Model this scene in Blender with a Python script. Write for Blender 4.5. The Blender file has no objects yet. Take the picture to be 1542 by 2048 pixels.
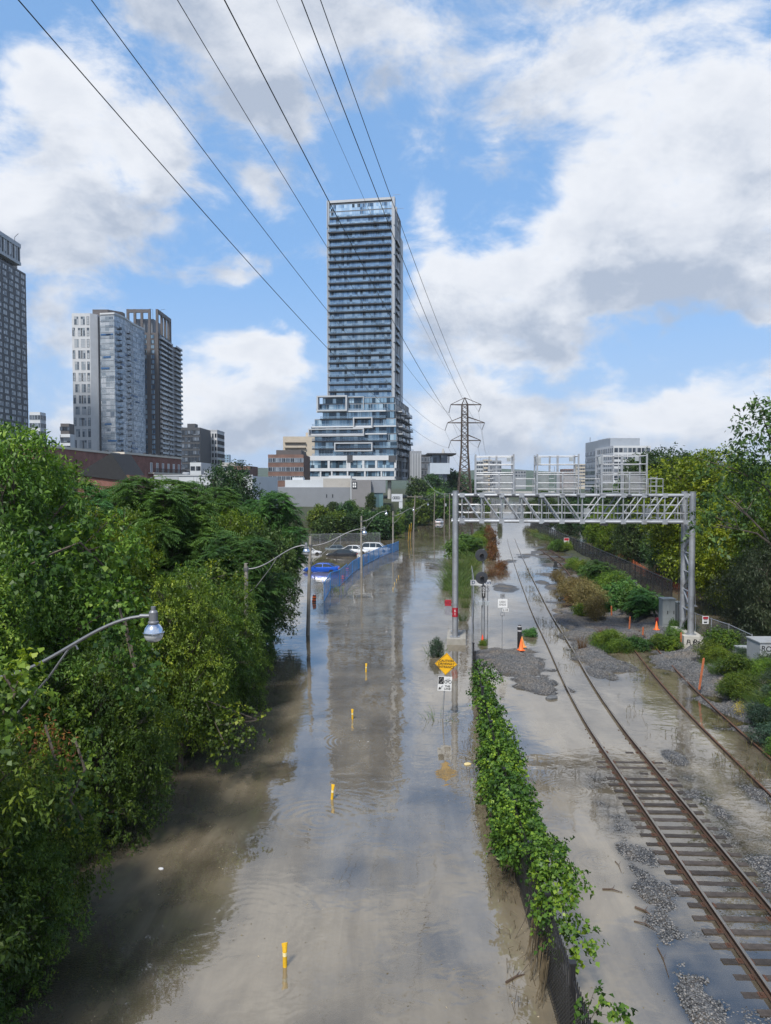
import bpy, math, random
import numpy as np
from mathutils import Vector, Matrix
random.seed(7)
RNG = np.random.default_rng(7)
R = math.radians
PI = math.pi
scene = bpy.context.scene
COL = scene.collection

# ------------------------------------------------------------------ camera
F, CX, CY, HOR, H = 1480.0, 771.0, 1024.0, 966.0, 11.2
PITCH = math.atan((CY - HOR) / F)
cam = bpy.data.cameras.new('camera')
cam.sensor_fit = 'VERTICAL'
cam.sensor_height = 24.0
cam.lens = 24.0 * F / 2048.0
cam.clip_start = 0.2
cam.clip_end = 12000.0
camo = bpy.data.objects.new('camera', cam)
COL.objects.link(camo)
camo.location = (0, 0, H)
camo.rotation_euler = (PI / 2 - PITCH, 0, 0)
scene.camera = camo
_cp, _sp = math.cos(PITCH), math.sin(PITCH)


def ray(px, py):
    x, u = (px - CX) / F, -(py - CY) / F
    return Vector((x, _cp + u * _sp, u * _cp - _sp))


def G(px, py, z=0.0):
    """point of the level z that the photograph shows at a pixel"""
    d = ray(px, py)
    t = (z - H) / d.z
    return Vector((d.x * t, d.y * t, z))


def D(px, py, Y):
    """point at the depth Y that the photograph shows at a pixel"""
    d = ray(px, py)
    t = Y / d.y
    return Vector((d.x * t, Y, H + d.z * t))


# ------------------------------------------------------------------ render settings
scene.view_settings.view_transform = 'Standard'
scene.view_settings.look = 'None'
scene.view_settings.exposure = 0.45
scene.view_settings.gamma = 1.0
cy = scene.cycles
cy.use_denoising = True
cy.max_bounces = 6
cy.diffuse_bounces = 3
cy.glossy_bounces = 3
cy.transmission_bounces = 3
cy.transparent_max_bounces = 12
cy.volume_bounces = 0
cy.caustics_reflective = False
cy.caustics_refractive = False
cy.sample_clamp_indirect = 6.0

# ------------------------------------------------------------------ node helper
class NT:
    def __init__(self, nt):
        self.nt = nt

    def new(self, typ, **kw):
        n = self.nt.nodes.new(typ)
        for k, v in kw.items():
            setattr(n, k, v)
        return n

    def put(self, sock, v):
        if hasattr(v, 'is_linked') or isinstance(v, bpy.types.NodeSocket):
            self.nt.links.new(v, sock)
        elif v is not None:
            sock.default_value = v

    def m(self, op, a, b=None, c=None, clamp=False):
        n = self.new('ShaderNodeMath', operation=op, use_clamp=clamp)
        self.put(n.inputs[0], a)
        if b is not None:
            self.put(n.inputs[1], b)
        if c is not None:
            self.put(n.inputs[2], c)
        return n.outputs[0]

    def noise(self, vec, scale, detail=4, rough=0.5, dist=0.0):
        n = self.new('ShaderNodeTexNoise')
        if vec is not None:
            self.put(n.inputs['Vector'], vec)
        n.inputs['Scale'].default_value = scale
        n.inputs['Detail'].default_value = detail
        n.inputs['Roughness'].default_value = rough
        n.inputs['Distortion'].default_value = dist
        return n

    def ss(self, v, a, b, lo=0.0, hi=1.0):
        n = self.new('ShaderNodeMapRange', interpolation_type='SMOOTHSTEP')
        self.put(n.inputs[0], v)
        self.put(n.inputs[1], a)
        self.put(n.inputs[2], b)
        self.put(n.inputs[3], lo)
        self.put(n.inputs[4], hi)
        return n.outputs[0]

    def mix(self, f, a, b, mode='MIX'):
        n = self.new('ShaderNodeMix', data_type='RGBA', blend_type=mode)
        self.put(n.inputs[0], f)
        self.put(n.inputs[6], a)
        self.put(n.inputs[7], b)
        return n.outputs[2]

    def comb(self, x, y, z):
        n = self.new('ShaderNodeCombineXYZ')
        for i, v in enumerate((x, y, z)):
            self.put(n.inputs[i], v)
        return n.outputs[0]

    def sep(self, v):
        n = self.new('ShaderNodeSeparateXYZ')
        self.put(n.inputs[0], v)
        return n.outputs

    def vm(self, op, a, b=None):
        n = self.new('ShaderNodeVectorMath', operation=op)
        self.put(n.inputs[0], a)
        if b is not None:
            self.put(n.inputs[1], b)
        return n.outputs[0]


def c4(c):
    return (c[0], c[1], c[2], 1.0)


# ------------------------------------------------------------------ sun and sky
SUN_AZ, SUN_EL = R(203), R(53)          # azimuth clockwise from +Y: behind the camera, a little to the left
sd = bpy.data.lights.new('sun', 'SUN')
sd.energy = 3.7
sd.angle = R(9)
sd.color = (1.0, 0.95, 0.87)
so = bpy.data.objects.new('sun', sd)
COL.objects.link(so)
_sdir = Vector((math.sin(SUN_AZ) * math.cos(SUN_EL), math.cos(SUN_AZ) * math.cos(SUN_EL), math.sin(SUN_EL)))
so.rotation_euler = (-_sdir).to_track_quat('-Z', 'Y').to_euler()
so.location = (-40, -60, 90)

CLOUDS = [  # centre (px, py) in the photograph, half sizes in degrees, weight
    (1330, 330, 7.0, 4.6, .95), (1480, 400, 7.5, 5.5, .95), (1180, 500, 7.0, 3.4, .85), (1400, 530, 8.5, 2.6, .8), (1560, 480, 7, 4.5, .8), (1000, 590, 6.0, 2.6, .75), (900, 560, 3.2, 3.4, .62),
    (1000, 110, 5.5, 3.0, .46), (1130, 150, 5.0, 3.0, .42), (1290, 60, 6.5, 2.6, .36), (1480, 100, 6, 3.0, .38), (820, 190, 3.2, 2.6, .5), (880, 390, 1.6, 3.2, .45), (1400, 190, 4, 2, .3), (310, 300, 3.4, 2.6, .55), (420, 540, 2.6, 1.5, .5), (560, 450, 2.2, 1.4, .42), (1100, 620, 5, 1.8, .7), (1250, 590, 4, 1.2, .55),
    (520, 140, 6.0, 4.0, .80), (400, 50, 5.5, 3.2, .62), (700, 60, 6.5, 2.6, .66), (600, 210, 3.4, 1.8, .5), (150, 300, 6.5, 3.6, .9), (60, 180, 4.0, 2.2, .6), (250, 400, 5.0, 2.2, .62),
    (60, 420, 5.5, 3.0, .75), (120, 500, 4.0, 1.6, .5), (525, 375, 2.0, 1.7, .6), (90, 650, 4.2, 3.4, .75), (500, 740, 4.6, 1.9, .9), (590, 700, 2.0, 1.1, .7), (390, 830, 6.0, 2.4, .72),
    (620, -260, 10, 5, .8), (950, -330, 9, 5, .8), (300, -200, 8, 5, .75), (1150, -120, 7, 4, .6), (760, -520, 12, 6, .8),
    (1060, 690, 4.0, 1.1, .75), (960, 780, 5.5, 2.4, .62), (1250, 800, 11, 1.9, .66), (1450, 860, 10, 2.4, .68), (1520, 625, 2.6, .8, .6), (310, 540, 2.5, 1.5, .42), (620, 530, 1.8, 1.4, .42),
    (480, 560, 2.0, 1.0, .42), (950, 900, 14, 2.4, .62), (150, 860, 12, 2.2, .66), (1310, 660, 1.6, .7, .42), (840, 720, 3.5, 2.0, .55)]


def world_sky():
    w = bpy.data.worlds.new('World')
    scene.world = w
    w.use_nodes = True
    nt = w.node_tree
    nt.nodes.clear()
    # density of the cloud layer as a function of a view direction
    g = bpy.data.node_groups.new('cloud_density', 'ShaderNodeTree')
    g.interface.new_socket('Vector', in_out='INPUT', socket_type='NodeSocketVector')
    g.interface.new_socket('Lift', in_out='INPUT', socket_type='NodeSocketFloat')
    g.interface.new_socket('Density', in_out='OUTPUT', socket_type='NodeSocketFloat')
    q = NT(g)
    gi = q.new('NodeGroupInput')
    go = q.new('NodeGroupOutput')
    x, y, z = q.sep(gi.outputs[0])
    z = q.m('ADD', z, gi.outputs[1])
    v = q.comb(x, y, q.m('MULTIPLY', z, 1.7))
    warp = q.noise(v, 5.0, 4, 0.55)
    wx, wy, wz = q.sep(warp.outputs['Color'])
    az = q.m('MULTIPLY', q.m('ARCTAN2', x, y), 57.2958)
    el = q.m('MULTIPLY', q.m('ARCSINE', z), 57.2958)
    az = q.m('ADD', az, q.m('MULTIPLY', q.m('SUBTRACT', wx, 0.5), 13.0))
    el = q.m('ADD', el, q.m('MULTIPLY', q.m('SUBTRACT', wy, 0.5), 9.0))
    tot = None
    for (px, py, sx, sy, wt) in CLOUDS:
        d = ray(px, py).normalized()
        a0 = math.degrees(math.atan2(d.x, d.y))
        e0 = math.degrees(math.asin(d.z))
        dx = q.m('DIVIDE', q.m('SUBTRACT', az, a0), sx)
        dy = q.m('DIVIDE', q.m('SUBTRACT', el, e0), sy)
        r2 = q.m('ADD', q.m('MULTIPLY', dx, dx), q.m('MULTIPLY', dy, dy))
        b = q.m('MULTIPLY', q.m('EXPONENT', q.m('MULTIPLY', r2, -1.0)), wt)
        tot = b if tot is None else q.m('MAXIMUM', tot, b) if False else q.m('ADD', tot, b)
    tot = q.m('MINIMUM', tot, 0.95)
    # the rest of the sky, behind the camera, has clouds of its own
    back = q.ss(y, 0.25, -0.2, 0.0, 0.55)
    tot = q.m('ADD', tot, back)
    f1 = q.noise(v, 8.5, 9, 0.64, 0.3)
    f2 = q.noise(v, 2.6, 3, 0.5)
    n = q.m('ADD', q.m('MULTIPLY', q.m('SUBTRACT', f1.outputs[0], 0.5), 2.0), q.m('MULTIPLY', q.m('SUBTRACT', f2.outputs[0], 0.5), 0.5))
    dens = q.m('ADD', tot, n)
    g.links.new(dens, go.inputs[0])

    t = NT(nt)
    geo = t.new('ShaderNodeTexCoord')
    vec = t.vm('NORMALIZE', geo.outputs['Generated'])
    _, _, dz = t.sep(vec)
    sky = t.new('ShaderNodeTexSky', sky_type='NISHITA')
    sky.sun_disc = False
    sky.sun_elevation = SUN_EL
    sky.sun_rotation = SUN_AZ
    sky.altitude = 100
    sky.air_density = 1.0
    sky.dust_density = 0.6
    sky.ozone_density = 1.6
    d0 = t.new('ShaderNodeGroup')
    d0.node_tree = g
    t.put(d0.inputs[0], vec)
    d0.inputs[1].default_value = 0.0
    dd = []
    for lift in (0.06, -0.05):
        d1 = t.new('ShaderNodeGroup')
        d1.node_tree = g
        t.put(d1.inputs[0], vec)
        d1.inputs[1].default_value = lift
        dd.append(d1.outputs[0])
    cover = t.ss(d0.outputs[0], 0.20, 0.82)
    fine = t.noise(vec, 13.0, 7, 0.62, .3)
    slope = t.m('SUBTRACT', dd[1], dd[0])          # dense below and thin above: a lit top
    body_ = t.ss(d0.outputs[0], 0.55, 1.35, 0.0, 0.30)
    thick = t.m('ADD', t.m('MULTIPLY', t.ss(slope, 0.55, -1.0), t.ss(fine.outputs[0], .3, .7, .7, 1.15)), body_, clamp=True)
    lit, shade = (9.0, 9.2, 9.6), (4.5, 5.15, 6.3)
    cl = t.mix(thick, c4(lit), c4(shade))
    skyc = t.mix(1.0, sky.outputs[0], c4((1.35, 1.62, 1.85)), 'MULTIPLY')
    skyc = t.mix(t.ss(dz, 0.75, 0.5, 0.0, 0.72), skyc, c4((2.5, 4.7, 8.3)))
    hz = t.ss(dz, 0.0, 0.30, 0.85, 0.0)
    skyc = t.mix(hz, skyc, c4((4.6, 6.0, 8.3)))
    col = t.mix(t.m('MULTIPLY', cover, 0.95), skyc, cl)
    bg = t.new('ShaderNodeBackground')
    t.put(bg.inputs[0], col)
    bg.inputs[1].default_value = 0.076
    out = t.new('ShaderNodeOutputWorld')
    nt.links.new(bg.outputs[0], out.inputs[0])
    w.cycles.sampling_method = 'MANUAL'
    w.cycles.sample_map_resolution = 512


world_sky()

# ------------------------------------------------------------------ materials
MATS = {}


def mat(name, col, rough=0.6, metal=0.0, var=0.0, scale=3.0, bump=0.0, bscale=None, dirt=None, dscale=0.6, damt=0.5, spec=0.5, alpha=None, objvar=0.0):
    if name in MATS:
        return MATS[name]
    m = bpy.data.materials.new(name)
    m.use_nodes = True
    nt = m.node_tree
    nt.nodes.clear()
    t = NT(nt)
    p = t.new('ShaderNodeBsdfPrincipled')
    out = t.new('ShaderNodeOutputMaterial')
    nt.links.new(p.outputs[0], out.inputs[0])
    p.inputs['Roughness'].default_value = rough
    p.inputs['Metallic'].default_value = metal
    p.inputs['Specular IOR Level'].default_value = spec
    tc = t.new('ShaderNodeTexCoord').outputs['Object']
    c = c4(col)
    if var > 0:
        n = t.noise(tc, scale, 6, 0.6)
        k = t.ss(n.outputs[0], 0.25, 0.75, 1 - var, 1 + var)
        c = t.mix(1.0, c, t.comb(k, k, k), 'MULTIPLY')
    if objvar > 0:
        oi = t.new('ShaderNodeObjectInfo').outputs['Random']
        k = t.ss(oi, 0.0, 1.0, 1 - objvar, 1 + objvar)
        c = t.mix(1.0, c, t.comb(k, k, k), 'MULTIPLY')
    if dirt is not None:
        n = t.noise(tc, dscale, 8, 0.65)
        c = t.mix(t.ss(n.outputs[0], 0.5, 0.72, 0.0, damt), c, c4(dirt))
    t.put(p.inputs['Base Color'], c)
    if bump > 0:
        n2 = t.noise(tc, bscale or scale * 4, 5, 0.6)
        b = t.new('ShaderNodeBump')
        b.inputs['Distance'].default_value = bump
        t.put(b.inputs['Height'], n2.outputs[0])
        nt.links.new(b.outputs[0], p.inputs['Normal'])
    if alpha is not None:
        p.inputs['Alpha'].default_value = alpha
    MATS[name] = m
    return m


def leaf_mat(name, ramp, trans=0.3, objvar=0.25, rough=0.5):
    """ramp: list of (position, colour) over the per-leaf tint"""
    if name in MATS:
        return MATS[name]
    m = bpy.data.materials.new(name)
    m.use_nodes = True
    nt = m.node_tree
    nt.nodes.clear()
    t = NT(nt)
    at = t.new('ShaderNodeAttribute', attribute_name='tint')
    rp = t.new('ShaderNodeValToRGB')
    el = rp.color_ramp.elements
    while len(el) < len(ramp):
        el.new(0.5)
    for e, (p_, c_) in zip(el, ramp):
        e.position = p_
        e.color = c4(c_)
    t.put(rp.inputs[0], at.outputs['Fac'])
    oi = t.new('ShaderNodeObjectInfo').outputs['Random']
    k = t.ss(oi, 0.0, 1.0, 1 - objvar, 1 + objvar)
    hue = t.m('FRACT', t.m('MULTIPLY', oi, 7.31))
    c = t.mix(1.0, rp.outputs[0], t.comb(t.m('MULTIPLY', k, t.ss(hue, 0.0, 1.0, 0.82, 1.14)), k, t.m('MULTIPLY', k, t.ss(hue, 0.0, 1.0, 1.15, 0.85))), 'MULTIPLY')
    p = t.new('ShaderNodeBsdfPrincipled')
    p.inputs['Roughness'].default_value = rough
    p.inputs['Specular IOR Level'].default_value = 0.35
    t.put(p.inputs['Base Color'], c)
    tr = t.new('ShaderNodeBsdfTranslucent')
    t.put(tr.inputs[0], t.mix(1.0, c, c4((1.25, 1.35, 0.6)), 'MULTIPLY'))
    mx = t.new('ShaderNodeMixShader')
    mx.inputs[0].default_value = trans
    nt.links.new(p.outputs[0], mx.inputs[1])
    nt.links.new(tr.outputs[0], mx.inputs[2])
    out = t.new('ShaderNodeOutputMaterial')
    nt.links.new(mx.outputs[0], out.inputs[0])
    MATS[name] = m
    return m


# ------------------------------------------------------------------ mesh builder
class MB:
    def __init__(self):
        self.v, self.f, self.k = [], [], []
        self.mi = 0
        self.cut = []          # where each added piece starts

    def _add(self, vs, fs):
        o = len(self.v)
        self.cut.append((o, len(self.f)))
        self.v.extend([tuple(p) for p in vs])
        for f in fs:
            self.f.append(tuple(i + o for i in f))
            self.k.append(self.mi)
        return self

    def box(self, x0, x1, y0, y1, z0, z1, M=None):
        vs = [Vector((x, y, z)) for z in (z0, z1) for y in (y0, y1) for x in (x0, x1)]
        if M is not None:
            vs = [M @ p for p in vs]
        return self._add(vs, [(0, 2, 3, 1), (4, 5, 7, 6), (0, 1, 5, 4), (2, 6, 7, 3), (0, 4, 6, 2), (1, 3, 7, 5)])

    def quad(self, a, b, c, d):
        return self._add([a, b, c, d], [(0, 1, 2, 3)])

    def tube(self, pts, r, n=8, caps=True):
        pts = [Vector(p) for p in pts]
        rs = r if isinstance(r, (list, tuple)) else [r] * len(pts)
        rings = []
        up = None
        for i, p in enumerate(pts):
            a = pts[max(i - 1, 0)]
            b = pts[min(i + 1, len(pts) - 1)]
            d = (b - a)
            if d.length < 1e-9:
                d = Vector((0, 0, 1))
            d.normalize()
            if up is None:
                up = Vector((0, 0, 1)) if abs(d.z) < 0.9 else Vector((1, 0, 0))
            s = d.cross(up)
            if s.length < 1e-4:
                s = d.cross(Vector((1, 0.3, 0)))
            s.normalize()
            u = s.cross(d).normalized()
            up = u
            rings.append([p + (s * math.cos(2 * PI * j / n) + u * math.sin(2 * PI * j / n)) * rs[i] for j in range(n)])
        vs = [q for ring in rings for q in ring]
        fs = []
        for i in range(len(rings) - 1):
            for j in range(n):
                k = (j + 1) % n
                fs.append((i * n + j, i * n + k, (i + 1) * n + k, (i + 1) * n + j))
        if caps:
            fs.append(tuple(reversed(range(n))))
            fs.append(tuple(range((len(rings) - 1) * n, len(rings) * n)))
        return self._add(vs, fs)

    def bar(self, a, b, w, d=None):
        """square bar between two points"""
        d = d or w
        a, b = Vector(a), Vector(b)
        t = (b - a).normalized()
        up = Vector((0, 0, 1)) if abs(t.z) < 0.95 else Vector((0, 1, 0))
        s = t.cross(up).normalized() * (w / 2)
        u = s.cross(t).normalized() * (d / 2)
        vs = [a - s - u, a + s - u, a + s + u, a - s + u, b - s - u, b + s - u, b + s + u, b - s + u]
        return self._add(vs, [(0, 1, 2, 3), (7, 6, 5, 4), (0, 4, 5, 1), (1, 5, 6, 2), (2, 6, 7, 3), (3, 7, 4, 0)])

    def lathe(self, prof, n=16, o=(0, 0, 0), axis='z'):
        """prof: list of (radius, height)"""
        vs, fs = [], []
        o = Vector(o)
        for (r, h) in prof:
            for j in range(n):
                a = 2 * PI * j / n
                p = Vector((r * math.cos(a), r * math.sin(a), h))
                if axis == 'y':
                    p = Vector((p.x, h, p.y))
                vs.append(o + p)
        for i in range(len(prof) - 1):
            for j in range(n):
                k = (j + 1) % n
                fs.append((i * n + j, i * n + k, (i + 1) * n + k, (i + 1) * n + j))
        fs.append(tuple(reversed(range(n))))
        fs.append(tuple(range((len(prof) - 1) * n, len(prof) * n)))
        return self._add(vs, fs)

    def prism(self, poly, z0, z1):
        n = len(poly)
        vs = [(p[0], p[1], z0) for p in poly] + [(p[0], p[1], z1) for p in poly]
        fs = [tuple(reversed(range(n))), tuple(range(n, 2 * n))]
        for i in range(n):
            j = (i + 1) % n
            fs.append((i, j, n + j, n + i))
        return self._add(vs, fs)

    def loft(self, rings, caps=True):
        n = len(rings[0])
        vs = [p for r in rings for p in r]
        fs = []
        for i in range(len(rings) - 1):
            for j in range(n):
                k = (j + 1) % n
                fs.append((i * n + j, i * n + k, (i + 1) * n + k, (i + 1) * n + j))
        if caps:
            fs.append(tuple(reversed(range(n))))
            fs.append(tuple(range((len(rings) - 1) * n, len(rings) * n)))
        return self._add(vs, fs)

    def mesh(self, name, mats, smooth=False):
        me = bpy.data.meshes.new(name)
        me.from_pydata(self.v, [], self.f)
        for m_ in (mats if isinstance(mats, (list, tuple)) else [mats]):
            me.materials.append(m_)
        if any(self.k):
            me.polygons.foreach_set('material_index', self.k)
        if smooth:
            me.polygons.foreach_set('use_smooth', [True] * len(me.polygons))
            me.set_sharp_from_angle(angle=R(35))
        me.update()
        return me


def link(name, me, parent=None, loc=(0, 0, 0), rz=0.0):
    o = bpy.data.objects.new(name, me)
    COL.objects.link(o)
    o.location = loc
    o.rotation_euler = (0, 0, rz)
    if parent is not None:
        o.parent = parent
    return o


def tag(o, label=None, cat=None, group=None, kind=None):
    if label:
        o['label'] = label
    if cat:
        o['category'] = cat
    if group:
        o['group'] = group
    if kind:
        o['kind'] = kind
    return o


def thing(name, label, cat, loc=(0, 0, 0), rz=0.0, group=None):
    o = bpy.data.objects.new(name, None)
    o.empty_display_size = 0.5
    COL.objects.link(o)
    o.location = loc
    o.rotation_euler = (0, 0, rz)
    return tag(o, label, cat, group)


def part(name, mb, mats, parent, smooth=False, loc=(0, 0, 0), rz=0.0):
    return link(name, mb.mesh(name, mats, smooth), parent, loc, rz)


def part_each(name, mb, mats, parent, smooth=False, most=100):
    """every piece of the builder becomes a part of its own; beyond a hundred the rest are one"""
    cuts_ = mb.cut + [(len(mb.v), len(mb.f))]
    out = []
    rest = MB()
    for (a, fa), (b, fb) in zip(cuts_, cuts_[1:]):
        fs = [tuple(i - a for i in f) for f in mb.f[fa:fb]]
        if len(out) < most:
            q = MB()
            q._add(mb.v[a:b], fs)
            q.k = mb.k[fa:fb]
            out.append(part(name, q, mats, parent, smooth))
        else:
            rest._add(mb.v[a:b], fs)
    if rest.v:
        tag(part(name, rest, mats, parent, smooth), kind='stuff')
    return out


def solo(name, mb, mats, label, cat, loc=(0, 0, 0), rz=0.0, group=None, smooth=False):
    return tag(link(name, mb.mesh(name, mats, smooth), None, loc, rz), label, cat, group)


def dup(root, loc, rz=0.0, sc=None, label=None, group=None):
    r = root.copy()
    COL.objects.link(r)
    r.location = loc
    r.rotation_euler = (0, 0, rz)
    if sc is not None:
        r.scale = sc if isinstance(sc, (tuple, list)) else (sc, sc, sc)
    if label:
        r['label'] = label
    if group:
        r['group'] = group
    for ch in list(root.children):
        c = ch.copy()
        COL.objects.link(c)
        c.parent = r
        for g in list(ch.children):
            d = g.copy()
            COL.objects.link(d)
            d.parent = c
    return r


def lettering(text, size, m, parent, loc, rot, name='lettering', align='CENTER', space=1.0, bold=0.0):
    cu = bpy.data.curves.new('txt', 'FONT')
    cu.body = text
    cu.size = size
    cu.align_x = align
    cu.align_y = 'CENTER'
    cu.extrude = 0.002
    cu.space_line = space
    cu.offset = bold
    o = bpy.data.objects.new('txt', cu)
    COL.objects.link(o)
    bpy.context.view_layer.update()
    me = bpy.data.meshes.new_from_object(o.evaluated_get(bpy.context.evaluated_depsgraph_get()))
    bpy.data.objects.remove(o)
    me.materials.clear()
    me.materials.append(m)
    q = link(name, me, parent, loc)
    q.rotation_euler = rot
    return q


def leaf_mesh(name, p, d, L, W, m, tint, up=None, fold=0.25, extra=None):
    """many four-cornered folded leaves: p (N,3) stalk ends, d (N,3) directions"""
    n = len(p)
    if up is None:
        up = RNG.normal(0, 0.5, (n, 3)) + np.array([0, 0, 1.0])
    d = d / np.maximum(np.linalg.norm(d, axis=1, keepdims=True), 1e-6)
    s = np.cross(d, up)
    s /= np.maximum(np.linalg.norm(s, axis=1, keepdims=True), 1e-6)
    nn = np.cross(s, d)
    L = np.broadcast_to(np.asarray(L, float).reshape(-1, 1), (n, 1))
    W = np.broadcast_to(np.asarray(W, float).reshape(-1, 1), (n, 1))
    mid = p + d * L * 0.42
    v = np.stack([p, mid + s * W / 2 + nn * W * fold, p + d * L - nn * L * 0.08, mid - s * W / 2 + nn * W * fold], 1).reshape(-1, 3)
    f = np.arange(4 * n).reshape(n, 4)
    me = bpy.data.meshes.new(name)
    me.vertices.add(4 * n)
    me.vertices.foreach_set('co', v.astype(np.float32).ravel())
    me.loops.add(4 * n)
    me.loops.foreach_set('vertex_index', f.astype(np.int32).ravel())
    me.polygons.add(n)
    me.polygons.foreach_set('loop_start', (np.arange(n) * 4).astype(np.int32))
    a = me.attributes.new('tint', 'FLOAT', 'POINT')
    a.data.foreach_set('value', np.repeat(np.clip(tint, 0, 1), 4).astype(np.float32))
    me.materials.append(m)
    me.update(calc_edges=True)
    return me
# ------------------------------------------------------------------ course of track, fence and road (X as a function of Y)
TRACK = [(-30, 8.0), (10, 8.9), (16, 9.12), (19.3, 9.3), (28, 9.65), (37.7, 10.3), (46.9, 11.5), (62.7, 13.3), (92.4, 17.25), (127.8, 22.2), (160, 26.9), (420, 64.6), (1500, 221)]
SIDING = [(-30, 10.0), (10, 13.2), (22, 14.15), (30, 14.8), (37.7, 15.6), (44, 16.5), (52, 17.9), (62, 19.3), (75, 21.2), (95, 24.2), (130, 29), (200, 39)]
FENCE = [(6, 3.5), (15.3, 3.6), (25, 3.85), (34, 4.45), (42, 5.0), (47, 5.45), (60, 7.2), (83, 9.9)]


def course(tab):
    ys = np.array([a for a, b in tab], float)
    xs = np.array([b for a, b in tab], float)
    yy = np.linspace(ys[0], ys[-1], 4000)
    xx = np.interp(yy, ys, xs)
    k = np.exp(-np.linspace(-2, 2, 41) ** 2)
    # smooth the polyline a little, keeping its ends
    w = 10
    sm = np.array([np.interp(np.clip(yy + o, ys[0], ys[-1]), yy, xx) for o in np.linspace(-6, 6, 13)]).mean(0)
    sm[yy > 170] = xx[yy > 170]
    return lambda Y: np.interp(Y, yy, sm)


track_x, siding_x, fence_x = course(TRACK), course(SIDING), course(FENCE)


def tangent(fn, Y):
    dx = float(fn(Y + 0.5) - fn(Y - 0.5))
    return Vector((dx, 1.0, 0)).normalized()


def vnoise(x, y, s, seed):
    """smooth value noise, vectorised"""
    x, y = x / s + seed * 17.3, y / s + seed * 9.7
    xi, yi = np.floor(x), np.floor(y)
    fx, fy = x - xi, y - yi
    fx, fy = fx * fx * (3 - 2 * fx), fy * fy * (3 - 2 * fy)

    def h(a, b):
        q = np.sin(a * 127.1 + b * 311.7 + seed * 74.7) * 43758.5453
        return q - np.floor(q)
    return (h(xi, yi) * (1 - fx) + h(xi + 1, yi) * fx) * (1 - fy) + (h(xi, yi + 1) * (1 - fx) + h(xi + 1, yi + 1) * fx) * fy


def sstep(v, a, b):
    t = np.clip((v - a) / (b - a), 0, 1)
    return t * t * (3 - 2 * t)


def inpoly(x, y, poly, soft):
    """soft mask: signed distance to a polygon, positive inside"""
    d = np.full(x.shape, 1e9)
    ins = np.zeros(x.shape, bool)
    n = len(poly)
    for i in range(n):
        ax, ay = poly[i]
        bx, by = poly[(i + 1) % n]
        ex, ey = bx - ax, by - ay
        t = np.clip(((x - ax) * ex + (y - ay) * ey) / (ex * ex + ey * ey), 0, 1)
        d = np.minimum(d, np.hypot(x - ax - t * ex, y - ay - t * ey))
        c = ((ay > y) != (by > y)) & (x < (bx - ax) * (y - ay) / (by - ay + 1e-12) + ax)
        ins ^= c
    return np.where(ins, d, -d)


def gp(*pts):
    return [(G(a, b).x, G(a, b).y) for a, b in pts]


# gravel that stands clear of the water, outlined on the ground
GRAVEL_PAD = gp((962, 1302), (1060, 1298), (1098, 1330), (1110, 1362), (1126, 1393), (1085, 1388), (1030, 1372), (1000, 1348), (968, 1342))
GRAVEL_MID = gp((1108, 1218), (1150, 1214), (1205, 1228), (1290, 1250), (1310, 1262), (1240, 1275), (1210, 1290), (1240, 1330), (1250, 1362), (1180, 1336), (1140, 1290))
YARD_RIGHT = gp((1120, 1085), (1135, 1110), (1165, 1180), (1220, 1235), (1300, 1290), (1330, 1330), (1400, 1385), (1450, 1440), (1560, 1500), (1900, 1700), (2300, 1500), (1900, 1330), (1560, 1330), (1440, 1290), (1330, 1215), (1240, 1150), (1150, 1085))
FAR_STRIP = gp((1010, 1125), (1075, 1085), (1095, 1090), (1140, 1150), (1160, 1200), (1110, 1215), (1100, 1160), (1060, 1120))


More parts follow.
